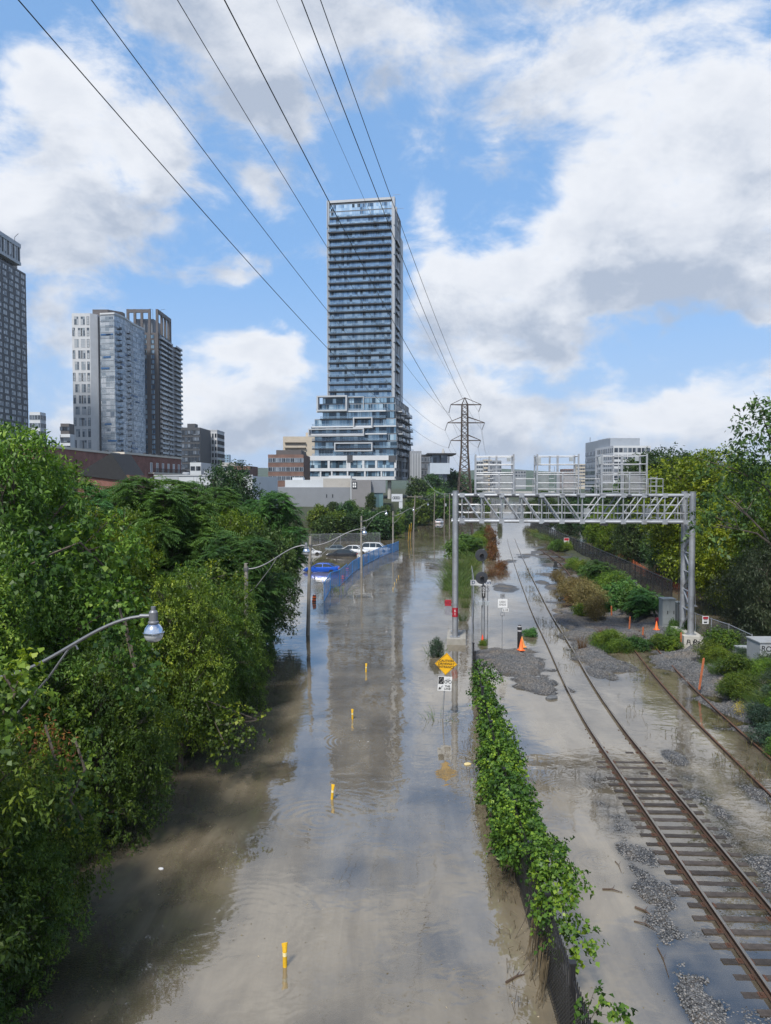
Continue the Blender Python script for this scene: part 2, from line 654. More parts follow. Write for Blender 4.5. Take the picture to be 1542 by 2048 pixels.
def ground_h(x, y):
    n4 = vnoise(x, y, 0.33, 4)
    n1, n2, n3 = vnoise(x, y, 2.3, 1), vnoise(x, y, 0.7, 2), vnoise(x, y, 9.0, 3)
    tx = np.interp(y, np.linspace(-30, 1500, 6000), track_x(np.linspace(-30, 1500, 6000)))
    sx = np.interp(y, np.linspace(-30, 200, 3000), siding_x(np.linspace(-30, 200, 3000)))
    fx = np.interp(y, np.linspace(6, 83, 900), fence_x(np.linspace(6, 83, 900)))
    z = np.full(x.shape, -0.75)
    # rail bed, a little under the surface; it dips away with distance
    bed = -0.055 + 0.085 * (n2 - 0.5) + 0.05 * (n1 - .5) - 0.14 * sstep(y, 22, 34) - 0.06 * sstep(y, 60, 110)
    shoulder = sstep(x, fx + 1.2, fx + 3.8)
    z = z * (1 - shoulder) + shoulder * (-0.20 + 0.12 * (n1 - 0.5))
    inb = sstep(np.abs(x - tx) + .8 * (n1 - .5) - 1.0 * sstep(y, 26, 12), 3.0, 1.5)
    z = z * (1 - inb) + bed * inb
    # ballast heaped beside the ties near the bridge
    for off in (-1.95, 1.95, 3.1):
        z += (0.10 + 0.13 * (n2 - 0.5) + 0.15 * (n4 - 0.5) + 0.16 * (n1 - 0.5)) * np.exp(-((x - tx - off + .5 * (n3 - .5)) / 0.62) ** 2) * sstep(y, 36, 19)
    edge = 1.3 * (n2 - .5) + 1.0 * (n1 - .5)
    d = inpoly(x, y, GRAVEL_PAD, 1) + edge * .8
    z = np.maximum(z, -0.25 + 0.50 * sstep(d, -1.3, 1.3) + 0.12 * (n4 - .5) + 0.12 * (n2 - 0.5) + 0.06 * (n1 - .5))
    d = inpoly(x, y, GRAVEL_MID, 1) + edge
    z = np.maximum(z, -0.22 + 0.42 * sstep(d, -1.4, 1.1) + 0.12 * (n4 - .5) + 0.22 * (n1 - 0.5) + 0.08 * (n2 - .5))
    d = inpoly(x, y, FAR_STRIP, 1) + edge * 1.5
    z = np.maximum(z, -0.2 + 0.26 * sstep(d, -1.2, 1.8) + 0.35 * (n1 - 0.55))
    d = inpoly(x, y, YARD_RIGHT, 1) + edge * 1.2
    z = np.maximum(z, -0.25 + 0.9 * sstep(d, -2.0, 4.5) + 0.2 * (n1 - 0.5) + 0.06 * n2)
    # small islets by the siding
    for (px, py, r, a) in ((1350, 1515, 0.55, 0.33), (1085, 1165, 1.3, 0.3), (1010, 1176, 2.2, 0.3), (1195, 1345, 1.0, .3), (1215, 1350, 0.8, .3), (1520, 1590, .8, .25)):
        c = G(px, py)
        z = np.maximum(z, -0.3 + (a + 0.14) * np.exp(-((x - c.x) ** 2 + ((y - c.y) * 0.45) ** 2) / r ** 2) + 0.12 * (n2 - 0.5))
    # flooded path right of the fence, then the wooded bank
    bank_x = np.interp(y, [0, 20, 40, 50, 60, 71, 80, 130, 200, 400], [23, 23.3, 24.3, 25.8, 28.6, 31.5, 33, 40, 51, 82])
    path = sstep(x, bank_x - 5.0, bank_x - 4.0)
    z = np.where((x > bank_x - 5.0) & (y > 50), z * (1 - path) - 0.5 * path, z)
    rise = sstep(x, bank_x + 0.5, bank_x + 14)
    z = z + rise * 3.2
    # left bank
    lb = np.interp(y, [0, 40, 60, 72, 84, 130, 150, 185, 260, 500], [-6.8, -7.0, -7.4, -14, -24, -22, -6, 3, 22, 58])
    r2 = sstep(x, lb, lb - 10)
    z = z + r2 * (2.4 + 2.6 * sstep(y, 80, 200))
    z = z + 1.2 * sstep(y, 400, 600) * sstep(np.abs(x - tx), 10, 40)
    # hills closing the valley
    far = sstep(y, 900, 2100)
    gap = np.clip((x - 120) / 900, -1, 1)
    z = z + far * (34 + 26 * (vnoise(x, y, 420, 5) - 0.5) + 14 * (vnoise(x, y, 130, 6) - .5))
    z = z + sstep(-x, 240, 420) * 6
    return z


def cuts(segs):
    out = []
    for a, b, s in segs:
        out.append(np.arange(a, b, s))
    out.append(np.array([segs[-1][1]]))
    return np.concatenate(out)


def build_ground():
    xs = cuts([(-4000, -600, 200), (-600, -60, 20), (-60, -12, 3), (-12, 2, 0.6), (2, 24, 0.16), (24, 45, 0.7), (45, 120, 4), (120, 600, 24), (600, 4000, 200)])
    ys = cuts([(-200, -20, 20), (-20, 10, 2), (10, 40, 0.16), (40, 70, 0.26), (70, 150, 0.8), (150, 420, 6), (420, 900, 24), (900, 2600, 70), (2600, 6000, 400)])
    X, Y = np.meshgrid(xs, ys)
    Z = ground_h(X, Y)
    nx, ny = len(xs), len(ys)
    v = np.stack([X, Y, Z], -1).reshape(-1, 3)
    i = np.arange(nx * ny).reshape(ny, nx)
    f = np.stack([i[:-1, :-1], i[:-1, 1:], i[1:, 1:], i[1:, :-1]], -1).reshape(-1, 4)
    me = bpy.data.meshes.new('ground')
    me.vertices.add(len(v))
    me.vertices.foreach_set('co', v.astype(np.float32).ravel())
    me.loops.add(f.size)
    me.loops.foreach_set('vertex_index', f.astype(np.int32).ravel())
    me.polygons.add(len(f))
    me.polygons.foreach_set('loop_start', (np.arange(len(f)) * 4).astype(np.int32))
    me.polygons.foreach_set('use_smooth', np.ones(len(f), bool))
    me.update(calc_edges=True)
    m = bpy.data.materials.new('ground')
    m.use_nodes = True
    nt = m.node_tree
    nt.nodes.clear()
    t = NT(nt)
    pos = t.new('ShaderNodeNewGeometry').outputs['Position']
    x, y, z = t.sep(pos)
    vo = t.new('ShaderNodeTexVoronoi')
    t.put(vo.inputs['Vector'], pos)
    vo.inputs['Scale'].default_value = 19.0
    r_, g_, b_ = t.sep(vo.outputs['Color'])
    k = t.ss(r_, 0.0, 1.0, 0.35, 1.35)
    big = t.noise(pos, 0.55, 5, 0.6)
    mott = t.noise(pos, 1.7, 7, 0.7, 0.4).outputs[0]
    gravel = t.mix(1.0, t.mix(t.m('MULTIPLY', t.ss(big.outputs[0], 0.38, 0.62), t.ss(mott, 0.35, 0.62)), c4((0.098, 0.104, 0.114)), c4((0.185, 0.160, 0.138))), t.comb(k, k, k), 'MULTIPLY')
    fine = t.noise(pos, 5.0, 6, 0.7)
    mud = t.mix(fine.outputs[0], c4((0.10, 0.085, 0.06)), c4((0.2, 0.165, 0.115)))
    wetmud = t.mix(t.ss(big.outputs[0], 0.45, 0.62), gravel, mud)
    # woods floor and far hills
    soil = t.mix(t.noise(pos, 0.9, 6, 0.7).outputs[0], c4((0.02, 0.026, 0.012)), c4((0.055, 0.065, 0.025)))
    hill = t.mix(t.ss(t.noise(pos, 0.03, 8, 0.7).outputs[0], 0.35, 0.65), c4((0.02, 0.038, 0.022)), c4((0.05, 0.078, 0.04)))
    col = t.mix(t.ss(y, 40, 110, 0.25, 0.8), gravel, wetmud)
    out_ = t.m('MAXIMUM', t.ss(x, 24, 30), t.m('MAXIMUM', t.ss(x, -3, -6), t.ss(z, 1.0, 1.8)))
    col = t.mix(out_, col, soil)
    col = t.mix(t.ss(y, 500, 800), col, hill)
    # wet where it is at the water line
    wet = t.ss(z, 0.03, 0.16, 0.55, 1.0)
    col = t.mix(1.0, col, t.comb(wet, wet, wet), 'MULTIPLY')
    p = t.new('ShaderNodeBsdfPrincipled')
    t.put(p.inputs['Base Color'], col)
    t.put(p.inputs['Roughness'], t.ss(z, 0.02, 0.15, 0.35, 0.9))
    b = t.new('ShaderNodeBump')
    b.inputs['Distance'].default_value = 0.05
    t.put(b.inputs['Height'], t.m('SUBTRACT', 1.0, vo.outputs['Distance']))
    nt.links.new(b.outputs[0], p.inputs['Normal'])
    o = t.new('ShaderNodeOutputMaterial')
    nt.links.new(p.outputs[0], o.inputs[0])
    me.materials.append(m)
    tag(link('ground', me), kind='structure')


build_ground()


def build_water():
    # fine where the bed is shallow, so that the depth of the water is known there
    xs = cuts([(-60, -14, 4), (-14, 2, 1.0), (2, 25, 0.2), (25, 60, 2.5), (60, 120, 6)])
    ys = cuts([(6, 60, 0.2), (60, 120, 0.6), (120, 600, 6)])
    X, Y = np.meshgrid(xs, ys)
    dep = np.clip(-ground_h(X, Y), 0, 0.8).ravel()
    nx, ny = len(xs), len(ys)
    i = np.arange(nx * ny).reshape(ny, nx)
    mb = MB()
    mb.v = [(a, b_, 0.0) for a, b_ in zip(X.ravel().tolist(), Y.ravel().tolist())]
    mb.f = [tuple(q) for q in np.stack([i[:-1, :-1], i[:-1, 1:], i[1:, 1:], i[1:, :-1]], -1).reshape(-1, 4).tolist()]
    mb.k = [0] * len(mb.f)
    x0, x1, y0, y1 = float(xs[0]), float(xs[-1]), float(ys[0]), float(ys[-1])
    mb.quad((-400, -60, 0), (x0, -60, 0), (x0, 2400, 0), (-400, 2400, 0))
    mb.quad((x1, -60, 0), (600, -60, 0), (600, 2400, 0), (x1, 2400, 0))
    mb.quad((x0, -60, 0), (x1, -60, 0), (x1, y0, 0), (x0, y0, 0))
    mb.quad((x0, y1, 0), (x1, y1, 0), (x1, 2400, 0), (x0, 2400, 0))
    dep = np.concatenate([dep, np.full(16, 0.8)])
    m = bpy.data.materials.new('flood_water')
    m.use_nodes = True
    nt = m.node_tree
    nt.nodes.clear()
    t = NT(nt)
    pos = t.new('ShaderNodeNewGeometry').outputs['Position']
    x, y, z = t.sep(pos)
    # --- ripples: cat's paws, wind streaks and rings
    wob = t.noise(pos, 0.18, 3, 0.5)
    patch = t.ss(t.noise(pos, 0.11, 3, 0.55, 0.4).outputs[0], 0.40, 0.62, 0.12, 1.0)
    sv = t.comb(t.m('MULTIPLY', x, 0.75), y, 0.0)
    n1 = t.noise(sv, 2.3, 2, 0.45, 0.6).outputs[0]
    n2 = t.noise(sv, 7.5, 2, 0.5, 0.3).outputs[0]
    hgt = t.m('ADD', t.m('MULTIPLY', t.m('MULTIPLY', n1, 0.011), patch), t.m('MULTIPLY', t.m('MULTIPLY', n2, 0.0016), patch))
    swell = t.noise(pos, 0.7, 2, 0.5).outputs[0]
    hgt = t.m('ADD', hgt, t.m('MULTIPLY', swell, 0.006))
    for (px, py, wl, rad, amp) in ((712, 1483, 0.22, 2.4, 0.0016), (1195, 1722, 0.17, 1.5, 0.0026), (500, 1830, 0.26, 3.0, 0.0012), (640, 1640, 0.34, 3.4, 0.0016), (885, 1440, 0.24, 2.4, 0.0010), (1140, 1580, .22, 2.0, .0018)):
        c = G(px, py)
        dx, dy = t.m('SUBTRACT', x, c.x), t.m('SUBTRACT', y, c.y)
        r = t.m('SQRT', t.m('ADD', t.m('MULTIPLY', dx, dx), t.m('MULTIPLY', dy, dy)))
        r = t.m('ADD', r, t.m('MULTIPLY', wob.outputs[0], 0.9))
        s = t.m('MULTIPLY', t.m('SINE', t.m('MULTIPLY', r, 2 * PI / wl)), amp * 0.55)
        fall = t.ss(r, rad * 0.35, rad, 1.0, 0.0)
        hgt = t.m('ADD', hgt, t.m('MULTIPLY', s, fall))
    b = t.new('ShaderNodeBump')
    b.inputs['Distance'].default_value = 1.0
    b.inputs['Strength'].default_value = 1.0
    t.put(b.inputs['Height'], hgt)
    # --- silt colour, clouded by currents
    cl = t.noise(t.comb(t.m('MULTIPLY', x, 1.6), t.m('MULTIPLY', y, 0.5), 0.0), 0.35, 6, 0.6, 0.8)
    silt = t.mix(t.ss(cl.outputs[0], 0.3, 0.7), c4((0.142, 0.118, 0.082)), c4((0.222, 0.190, 0.138)))
    strk = t.noise(t.comb(t.m('MULTIPLY', x, 2.2), t.m('MULTIPLY', y, 0.12), 0.0), 1.4, 5, 0.65, 0.7).outputs[0]
    sk = t.ss(strk, 0.3, 0.72, 0.93, 1.06)
    silt = t.mix(1.0, silt, t.comb(sk, sk, sk), 'MULTIPLY')
    speck = t.noise(pos, 9.0, 2, 0.5).outputs[0]
    silt = t.mix(t.ss(speck, 0.72, 0.78, 0.0, 0.45), silt, c4((0.3, 0.27, 0.2)))
    dif = t.new('ShaderNodeBsdfDiffuse')
    t.put(dif.inputs[0], silt)
    tr = t.new('ShaderNodeBsdfTransparent')
    tr.inputs[0].default_value = (0.80, 0.78, 0.70, 1)
    # the shallow water over the rail bed is clear enough to see the ballast
    depth = t.new('ShaderNodeAttribute', attribute_name='depth').outputs['Fac']
    cn = t.noise(pos, 0.45, 5, 0.6, 0.5).outputs[0]
    reach = t.ss(cn, 0.34, 0.66, 0.05, 0.15)
    clear_ = t.m('EXPONENT', t.m('MULTIPLY', t.m('DIVIDE', depth, reach), -1.0))
    body = t.new('ShaderNodeMixShader')
    t.put(body.inputs[0], clear_)
    nt.links.new(dif.outputs[0], body.inputs[1])
    nt.links.new(tr.outputs[0], body.inputs[2])
    gl = t.new('ShaderNodeBsdfGlossy')
    gl.inputs['Roughness'].default_value = 0.015
    nt.links.new(b.outputs[0], gl.inputs['Normal'])
    fr = t.new('ShaderNodeFresnel')
    fr.inputs[0].default_value = 1.9
    nt.links.new(b.outputs[0], fr.inputs['Normal'])
    mx = t.new('ShaderNodeMixShader')
    t.put(mx.inputs[0], t.m('POWER', fr.outputs[0], 0.74))
    nt.links.new(body.outputs[0], mx.inputs[1])
    nt.links.new(gl.outputs[0], mx.inputs[2])
    o = t.new('ShaderNodeOutputMaterial')
    nt.links.new(mx.outputs[0], o.inputs[0])
    me = mb.mesh('flood_water', m)
    a = me.attributes.new('depth', 'FLOAT', 'POINT')
    a.data.foreach_set('value', dep.astype(np.float32))
    tag(link('flood_water', me), kind='structure')


build_water()
# ------------------------------------------------------------------ buildings
def glass_mat(name, cols, cw, ch, rough=0.08, metal=0.35, off=0.0):
    """panes whose tint (blinds, rooms, coatings) differs from pane to pane"""
    if name in MATS:
        return MATS[name]
    m = bpy.data.materials.new(name)
    m.use_nodes = True
    nt = m.node_tree
    nt.nodes.clear()
    t = NT(nt)
    x, y, z = t.sep(t.new('ShaderNodeTexCoord').outputs['Object'])
    ox, oy, oz = t.sep(t.new('ShaderNodeObjectInfo').outputs['Location'])
    u = t.m('FLOOR', t.m('DIVIDE', t.m('ADD', t.m('ADD', x, t.m('MULTIPLY', y, 1.013)), t.m('ADD', ox, oy)), cw))
    w = t.m('FLOOR', t.m('DIVIDE', t.m('ADD', t.m('ADD', z, oz), off), ch))
    wn = t.new('ShaderNodeTexWhiteNoise', noise_dimensions='2D')
    t.put(wn.inputs['Vector'], t.comb(u, w, 0))
    rp = t.new('ShaderNodeValToRGB')
    rp.color_ramp.interpolation = 'CONSTANT'
    el = rp.color_ramp.elements
    while len(el) < len(cols):
        el.new(.5)
    for i, (e, (p_, c_)) in enumerate(zip(el, cols)):
        e.position = p_
        e.color = c4(c_)
    t.put(rp.inputs[0], wn.outputs[0])
    p = t.new('ShaderNodeBsdfPrincipled')
    t.put(p.inputs['Base Color'], rp.outputs[0])
    p.inputs['Roughness'].default_value = rough
    p.inputs['Metallic'].default_value = metal
    p.inputs['Specular IOR Level'].default_value = .6
    o = t.new('ShaderNodeOutputMaterial')
    nt.links.new(p.outputs[0], o.inputs[0])
    MATS[name] = m
    return m


GL_TOWER = glass_mat('tower_glass', [(0, (.07, .13, .21)), (.18, (.19, .32, .47)), (.40, (.36, .52, .68)), (.70, (.55, .70, .82)), (.93, (.02, .04, .06))], 1.12, 2.95, .1, .5)
GL_POD = glass_mat('podium_glass', [(0, (.03, .06, .09)), (.35, (.10, .18, .26)), (.6, (.22, .34, .44)), (.85, (.40, .52, .60))], 1.5, 3.1, .1, .45)
GL_DARK = glass_mat('dark_window', [(0, (.03, .04, .055)), (.5, (.08, .10, .13)), (.8, (.20, .23, .27))], 1.3, 3.0, .1, .3)
GL_PALE = glass_mat('pale_window', [(0, (.10, .13, .17)), (.25, (.28, .33, .38)), (.55, (.42, .46, .51))], 1.7, 3.0, .2, .1)
GL_CURVE = glass_mat('curved_facade_panels', [(0, (.22, .27, .33)), (.25, (.30, .35, .41)), (.5, (.38, .43, .49)), (.75, (.47, .51, .57)), (.92, (.14, .18, .24))], 1.9, 1.5, .25, .2)
RAILGLASS = mat('balcony_glass', (.22, .33, .45), .1, .2, .1, .7, alpha=.26)
W_FRAME = mat('white_facade', (.50, .52, .55), .55, 0, .06, .3)
G_FRAME = mat('pale_grey_facade', (.38, .40, .43), .6, 0, .08, .3)
SLAB = mat('dark_slab', (.008, .012, .02), .6, 0, .1, .5)
CORE = mat('grey_wall', (.22, .235, .26), .7, 0, .08, .4)
DKWALL = mat('charcoal_cladding', (.055, .058, .066), .6, 0, .12, .5)
BRWALL = mat('brown_cladding', (.082, .074, .076), .6, 0, .1, .4)
MULL = mat('mullion_grey', (.32, .36, .41), .5, .2)
DKMULL = mat('mullion_dark', (.03, .035, .045), .5, .2)
BLUEP = mat('blue_panel', (.035, .10, .23), .4)


def brick_mat(name, a, b, mortar, sc=1.0):
    if name in MATS:
        return MATS[name]
    m = bpy.data.materials.new(name)
    m.use_nodes = True
    nt = m.node_tree
    t = NT(nt)
    p = nt.nodes['Principled BSDF']
    x, y, z = t.sep(t.new('ShaderNodeTexCoord').outputs['Object'])
    br = t.new('ShaderNodeTexBrick')
    t.put(br.inputs['Vector'], t.comb(t.m('ADD', x, y), z, 0))
    br.inputs['Color1'].default_value = c4(a)
    br.inputs['Color2'].default_value = c4(b)
    br.inputs['Mortar'].default_value = c4(mortar)
    br.inputs['Scale'].default_value = sc
    br.inputs['Mortar Size'].default_value = .012
    br.inputs['Brick Width'].default_value = .24
    br.inputs['Row Height'].default_value = .08
    n = t.noise(None, .5, 5)
    t.put(n.inputs['Vector'], t.new('ShaderNodeTexCoord').outputs['Object'])
    k = t.ss(n.outputs[0], .3, .7, .8, 1.15)
    t.put(p.inputs['Base Color'], t.mix(1.0, br.outputs[0], t.comb(k, k, k), 'MULTIPLY'))
    p.inputs['Roughness'].default_value = .85
    MATS[name] = m
    return m


BRICK = brick_mat('red_brick', (.22, .060, .042), (.17, .045, .033), (.25, .18, .15))
BRICKD = brick_mat('brown_brick', (.16, .075, .055), (.12, .055, .042), (.18, .14, .12))


def window_mesh(name, w, h, glass, frame, bars=1, rails=0, fr=.07, deep=.06):
    """one window in the plane y=0 looking to -y: frame, glazing bars and panes"""
    b = MB()
    b.quad((-w / 2, -.012, 0), (w / 2, -.012, 0), (w / 2, -.012, h), (-w / 2, -.012, h))
    b.mi = 1
    b.box(-w / 2, -w / 2 + fr, -deep, 0, 0, h)
    b.box(w / 2 - fr, w / 2, -deep, 0, 0, h)
    b.box(-w / 2 + fr, w / 2 - fr, -deep, 0, 0, fr)
    b.box(-w / 2 + fr, w / 2 - fr, -deep, 0, h - fr, h)
    for i in range(bars):
        x = -w / 2 + w * (i + 1) / (bars + 1)
        b.box(x - .03, x + .03, -deep * .8, 0, fr, h - fr)
    for i in range(rails):
        z = h * (i + 1) / (rails + 1)
        b.box(-w / 2 + fr, w / 2 - fr, -deep * .7, 0, z - .03, z + .03)
    return b.mesh(name, [glass, frame])


def put_windows(parent, me, spots, name='window', most=100):
    """spots: (x, y, z, rz) in the parent's frame; copies share the mesh"""
    n = 0
    rest = []
    for (x, y, z, rz) in spots:
        if n < most:
            link(name, me, parent, (x, y, z), rz)
            n += 1
        else:
            rest.append((x, y, z, rz))
    if rest:
        vs, fs, ks = [], [], []
        V = np.array([v.co[:] for v in me.vertices])
        P = [tuple(p.vertices) for p in me.polygons]
        K = [p.material_index for p in me.polygons]
        for (x, y, z, rz) in rest:
            o = len(vs)
            c, s = math.cos(rz), math.sin(rz)
            vs += [(a * c - b_ * s + x, a * s + b_ * c + y, d + z) for a, b_, d in V]
            fs += [tuple(i + o for i in p) for p in P]
            ks += K
        b = MB()
        b.v, b.f, b.k = vs, fs, ks
        tag(part(name, b, list(me.materials), parent), kind='stuff')


def band_mesh(name, pts, z0, z1, glass, mull, pitch, rng, w=.09, jitter=.25, sill=.0, sillmat=None):
    """a strip of glazing along a path (list of xy), facing to the right-hand side when walking backwards"""
    b = MB()
    for (a, c) in zip(pts, pts[1:]):
        a, c = Vector(a).to_3d(), Vector(c).to_3d()
        d = c - a
        L = d.length
        d.normalize()
        nrm = Vector((d.y, -d.x, 0))
        b.mi = 0
        up = Vector((0, 0, 1))
        b.quad(a + nrm * .02 + up * z0, c + nrm * .02 + up * z0, c + nrm * .02 + up * z1, a + nrm * .02 + up * z1)
        b.mi = 1
        n = max(1, int(round(L / pitch)))
        for i in range(n + 1):
            x = L * i / n + (rng.uniform(-jitter, jitter) * pitch if 0 < i < n else 0)
            p = a + d * x
            b.bar(p + nrm * .06 + up * z0, p + nrm * .06 + up * z1, w)
        for z in (z0 + .04, z1 - .04):
            b.bar(a + nrm * .06 + up * z, c + nrm * .06 + up * z, .08)
    return b.mesh(name, [glass, mull])


def balcony(parent, pts, z, depth, slabm, railm, hgt=1.05, th=.24, postm=None, wid=True):
    """slab with an upstand of glass along a straight front: pts (x0,y0)-(x1,y1), projecting to the outside"""
    a, c = Vector(pts[0]).to_3d(), Vector(pts[1]).to_3d()
    d = (c - a).normalized()
    n = Vector((d.y, -d.x, 0))
    up = Vector((0, 0, 1))
    b = MB()
    q = [a, c, c + n * depth, a + n * depth]
    b._add([p + up * (z - th) for p in q] + [p + up * z for p in q], [(0, 1, 2, 3), (7, 6, 5, 4), (0, 4, 5, 1), (1, 5, 6, 2), (2, 6, 7, 3), (3, 7, 4, 0)])
    s = part('balcony', b, slabm, parent)
    b = MB()
    e = n * (depth - .06)
    b.bar(a + e + up * (z + hgt / 2), c + e + up * (z + hgt / 2), .035, hgt)
    part('railing', b, railm, s)
    return s


def main_tower():
    th = R(-9.2)
    base = Vector(((658 - CX) / F * 309, 309, 5.0))
    t = thing('residential_tower', 'tall blue glass residential tower with dark balcony bands above a stepped white framed podium', 'tower', base, th)
    rng = random.Random(5)
    W, DP = 27.2, 25.5
    sc = 4.85
    lx = lambda px: (px - 658) / sc
    lz = lambda py: 11.2 + (966 - py) / sc - base.z
    z0 = lz(797)
    NF, FH = 27, 2.95
    ztop = lz(404)
    b = MB()
    b.box(0.5, W - .5, .35, DP - .5, z0 - 2, ztop - 1.2)
    part('core', b, CORE, t)
    # white frame: side fins, cap
    b = MB()
    b.box(-.1, .5, -.2, .9, z0, ztop)
    b.box(W - .75, W + .1, -.2, 1.2, z0, ztop)
    part_each('corner_fin', b, mat('fin_grey', (.30, .33, .37), .5, .1, .06, .3), t)
    b = MB()
    b.box(.5, W - .75, -.2, DP * .55, ztop - 1.0, ztop - .02)
    part('roof_cap', b, G_FRAME, t)
    b = MB()
    b.box(W * .42, W * .74, 4, 14, ztop - .02, ztop + .8)
    part('roof_plant', b, DKWALL, t)
    variants = [band_mesh('window_band', [(.5, .3), (W - .75, .3)], 0, FH - .28, GL_TOWER, MULL, 1.12, rng) for _ in range(4)]
    for i in range(NF):
        z = z0 + i * FH
        link('window_band', variants[rng.randrange(4)], t, (0, 0, z))
        if i < NF - 2:
            balcony(t, ((.35, .3), (W - .95, .3)), z + .1, 1.8, SLAB, RAILGLASS, 1.05, .48)
        elif i == NF - 2:
            balcony(t, ((.75, .3), (W - 1.3, .3)), z + .3, 1.0, SLAB, RAILGLASS, .9, .5)
    # crank balconies in the corner, grouped by four floors as pale vertical frames
    b = MB()
    for g in range(7):
        zz = z0 + g * FH * 4 - 1
        b.box(-.45, -.15, -.7, .3, zz, min(zz + FH * 4 - .5, ztop))
        b.box(W + .12, W + .5, -.55, 2.0, zz + (.0), min(zz + FH * 4 - .5, ztop))
    part_each('edge_frame', b, G_FRAME, t)
    # right flank: pale piers with glazing and small balconies
    b = MB()
    for k, y in enumerate((2.2, 7.5, 12.5, 17.5)):
        b.box(W - .5, W + .15, y, y + 1.7, z0, ztop - (1.2 if y < 10 else 9.5))
    part_each('pier', b, G_FRAME, t)
    b = MB()
    b.box(W - .5, W + .4, 19.6, DP, z0, ztop - 10)
    part('end_wall', b, W_FRAME, t)
    vs = [band_mesh('window_band', [(W - .45, 1.3), (W - .45, 19.4)], 0, FH - .35, GL_TOWER, DKMULL, 1.8, rng) for _ in range(2)]
    for i in range(NF):
        link('window_band', vs[i % 2], t, (0, 0, z0 + i * FH))
        if i % 4 != 3 and i < NF - 3:
            balcony(t, ((W - .4, 3.8 + (i % 2) * 1.2), (W - .4, 12.0 + (i % 3))), z0 + i * FH, 1.3, SLAB, RAILGLASS)
    # podium: terraces stepping out to the base
    P0 = -3.0
    lv = [  # y top, y bottom, left px, right px, front offset
        (796, 808, 648, 795, -1.0), (808, 823, 640, 797, -1.6), (823, 838, 648, 797, -1.6), (838, 853, 631, 798, -2.2), (853, 868, 624, 799, -2.4), (868, 882, 631, 799, -2.6), (882, 897, 631, 800, -2.8), (897, 912, 631, 800, -2.8)]
    for i, (yt, yb, xl, xr, fo) in enumerate(lv):
        za, zb = lz(yb), lz(yt)
        xa, xb = lx(xl), lx(xr)
        b = MB()
        b.box(xa + .2, xb - .2, P0 + fo * 0 + .4, 42, za, zb)
        part('terrace_floor', b, CORE, t)
        me = band_mesh('window_band', [(xa + .3, P0 + .38), (xb - .3, P0 + .38)], 0, zb - za - .35, GL_POD, MULL if i % 2 else DKMULL, 1.5, rng, .11)
        link('window_band', me, t, (0, 0, za + .02))
        me = band_mesh('window_band', [(xb - .18, P0 + .6), (xb - .18, 41)], 0, zb - za - .35, GL_POD, DKMULL, 2.2, rng, .14)
        link('window_band', me, t, (0, 0, za + .02))
        dark = i in (2, 5, 6, 7)
        if 0 < i:
            balcony(t, ((xa - .6, P0 + .35), (xb - 4 if i % 3 else xb, P0 + .35)), za + .02, 1.5, SLAB if dark else W_FRAME, RAILGLASS, 1.0, .5)
            for (ya, yc) in ((-1, 9), (12, 22), (25, 36)):
                balcony(t, ((xb - .15, ya + (i % 2) * 1.5), (xb - .15, yc - (i % 3))), za + .02, 2.2, SLAB if dark else G_FRAME, W_FRAME if i % 2 else RAILGLASS, 1.0, .4)
    # picture frames standing proud of the terraces
    for (xa, xb, yt, yb, wt) in ((639.5, 701, 793, 824, .6), (713, 752, 836.5, 858, .5), (622, 735, 858, 873.5, .45), (675, 752, 886, 903.5, .5), (700, 733, 795, 822, .3)):
        b = MB()
        x0, x1, z1, zz = lx(xa), lx(xb), lz(yt), lz(yb)
        f0 = P0 - 2.4 if xa != 700 else P0 - .6
        b.box(x0, x0 + wt, f0, P0 + .3, zz, z1)
        b.box(x1 - wt, x1, f0, P0 + .3, zz, z1)
        b.box(x0 + wt, x1 - wt, f0 + .003, P0 + .3, z1 - wt, z1)
        b.box(x0 + wt, x1 - wt, f0 + .003, P0 + .3, zz, zz + wt)
        part('picture_frame', b, G_FRAME, t)
    # two storey base with big windows
    xa, xb = lx(609), lx(796)
    za, zm, zb = lz(960), lz(940), lz(912)
    b = MB()
    b.box(xa + .3, xb - .3, P0 - 1.2, 48, za, zb)
    part('podium_base', b, CORE, t)
    b = MB()
    for z, h in ((za, 1.4), (zm - .5, 1.2), (zb - 1.9, 1.9)):
        b.box(xa, xb, P0 - 2.0, P0 - 1.2, z, z + h)
        b.box(xb - .3, xb + .4, P0 - 1.2, 48, z, z + h)
    part_each('white_band', b, W_FRAME, t)
    b = MB()
    for px in (609, 661, 699, 703, 731, 757, 795):
        b.box(lx(px), lx(px) + .9, P0 - 1.9, P0 - 1.2, zm + .7, zb - 1.9)
    for px in (609, 645, 668, 700, 735, 768, 795):
        b.box(lx(px), lx(px) + .6, P0 - 1.9, P0 - 1.2, za + 1.4, zm - .5)
    for y in (-3, 5, 14, 24, 34, 46):
        b.box(xb - .25, xb + .35, y, y + 1.2, za + 1.4, zb - 1.9)
    part_each('white_pier', b, W_FRAME, t)
    for z, h in ((zm + .72, zb - zm - 2.64), (za + 1.42, zm - za - 1.95)):
        me = band_mesh('window_band', [(xa + .4, P0 - 1.25), (xb - .4, P0 - 1.25)], 0, h, GL_POD, DKMULL, 3.6, rng, .2, .1)
        link('window_band', me, t, (0, 0, z))
        me = band_mesh('window_band', [(xb - .28, P0 - 1), (xb - .28, 47)], 0, h, GL_POD, DKMULL, 3.6, rng, .2, .1)
        link('window_band', me, t, (0, 0, z))
    b = MB()
    b.box(lx(701), lx(712), P0 - 2.1, P0 - 1.2, lz(925), lz(911))
    b.box(lx(784), lx(796) + .45, P0 - 2.1, P0 - 1.1, lz(925), lz(912))
    part_each('dark_panel', b, DKWALL, t)
    b = MB()
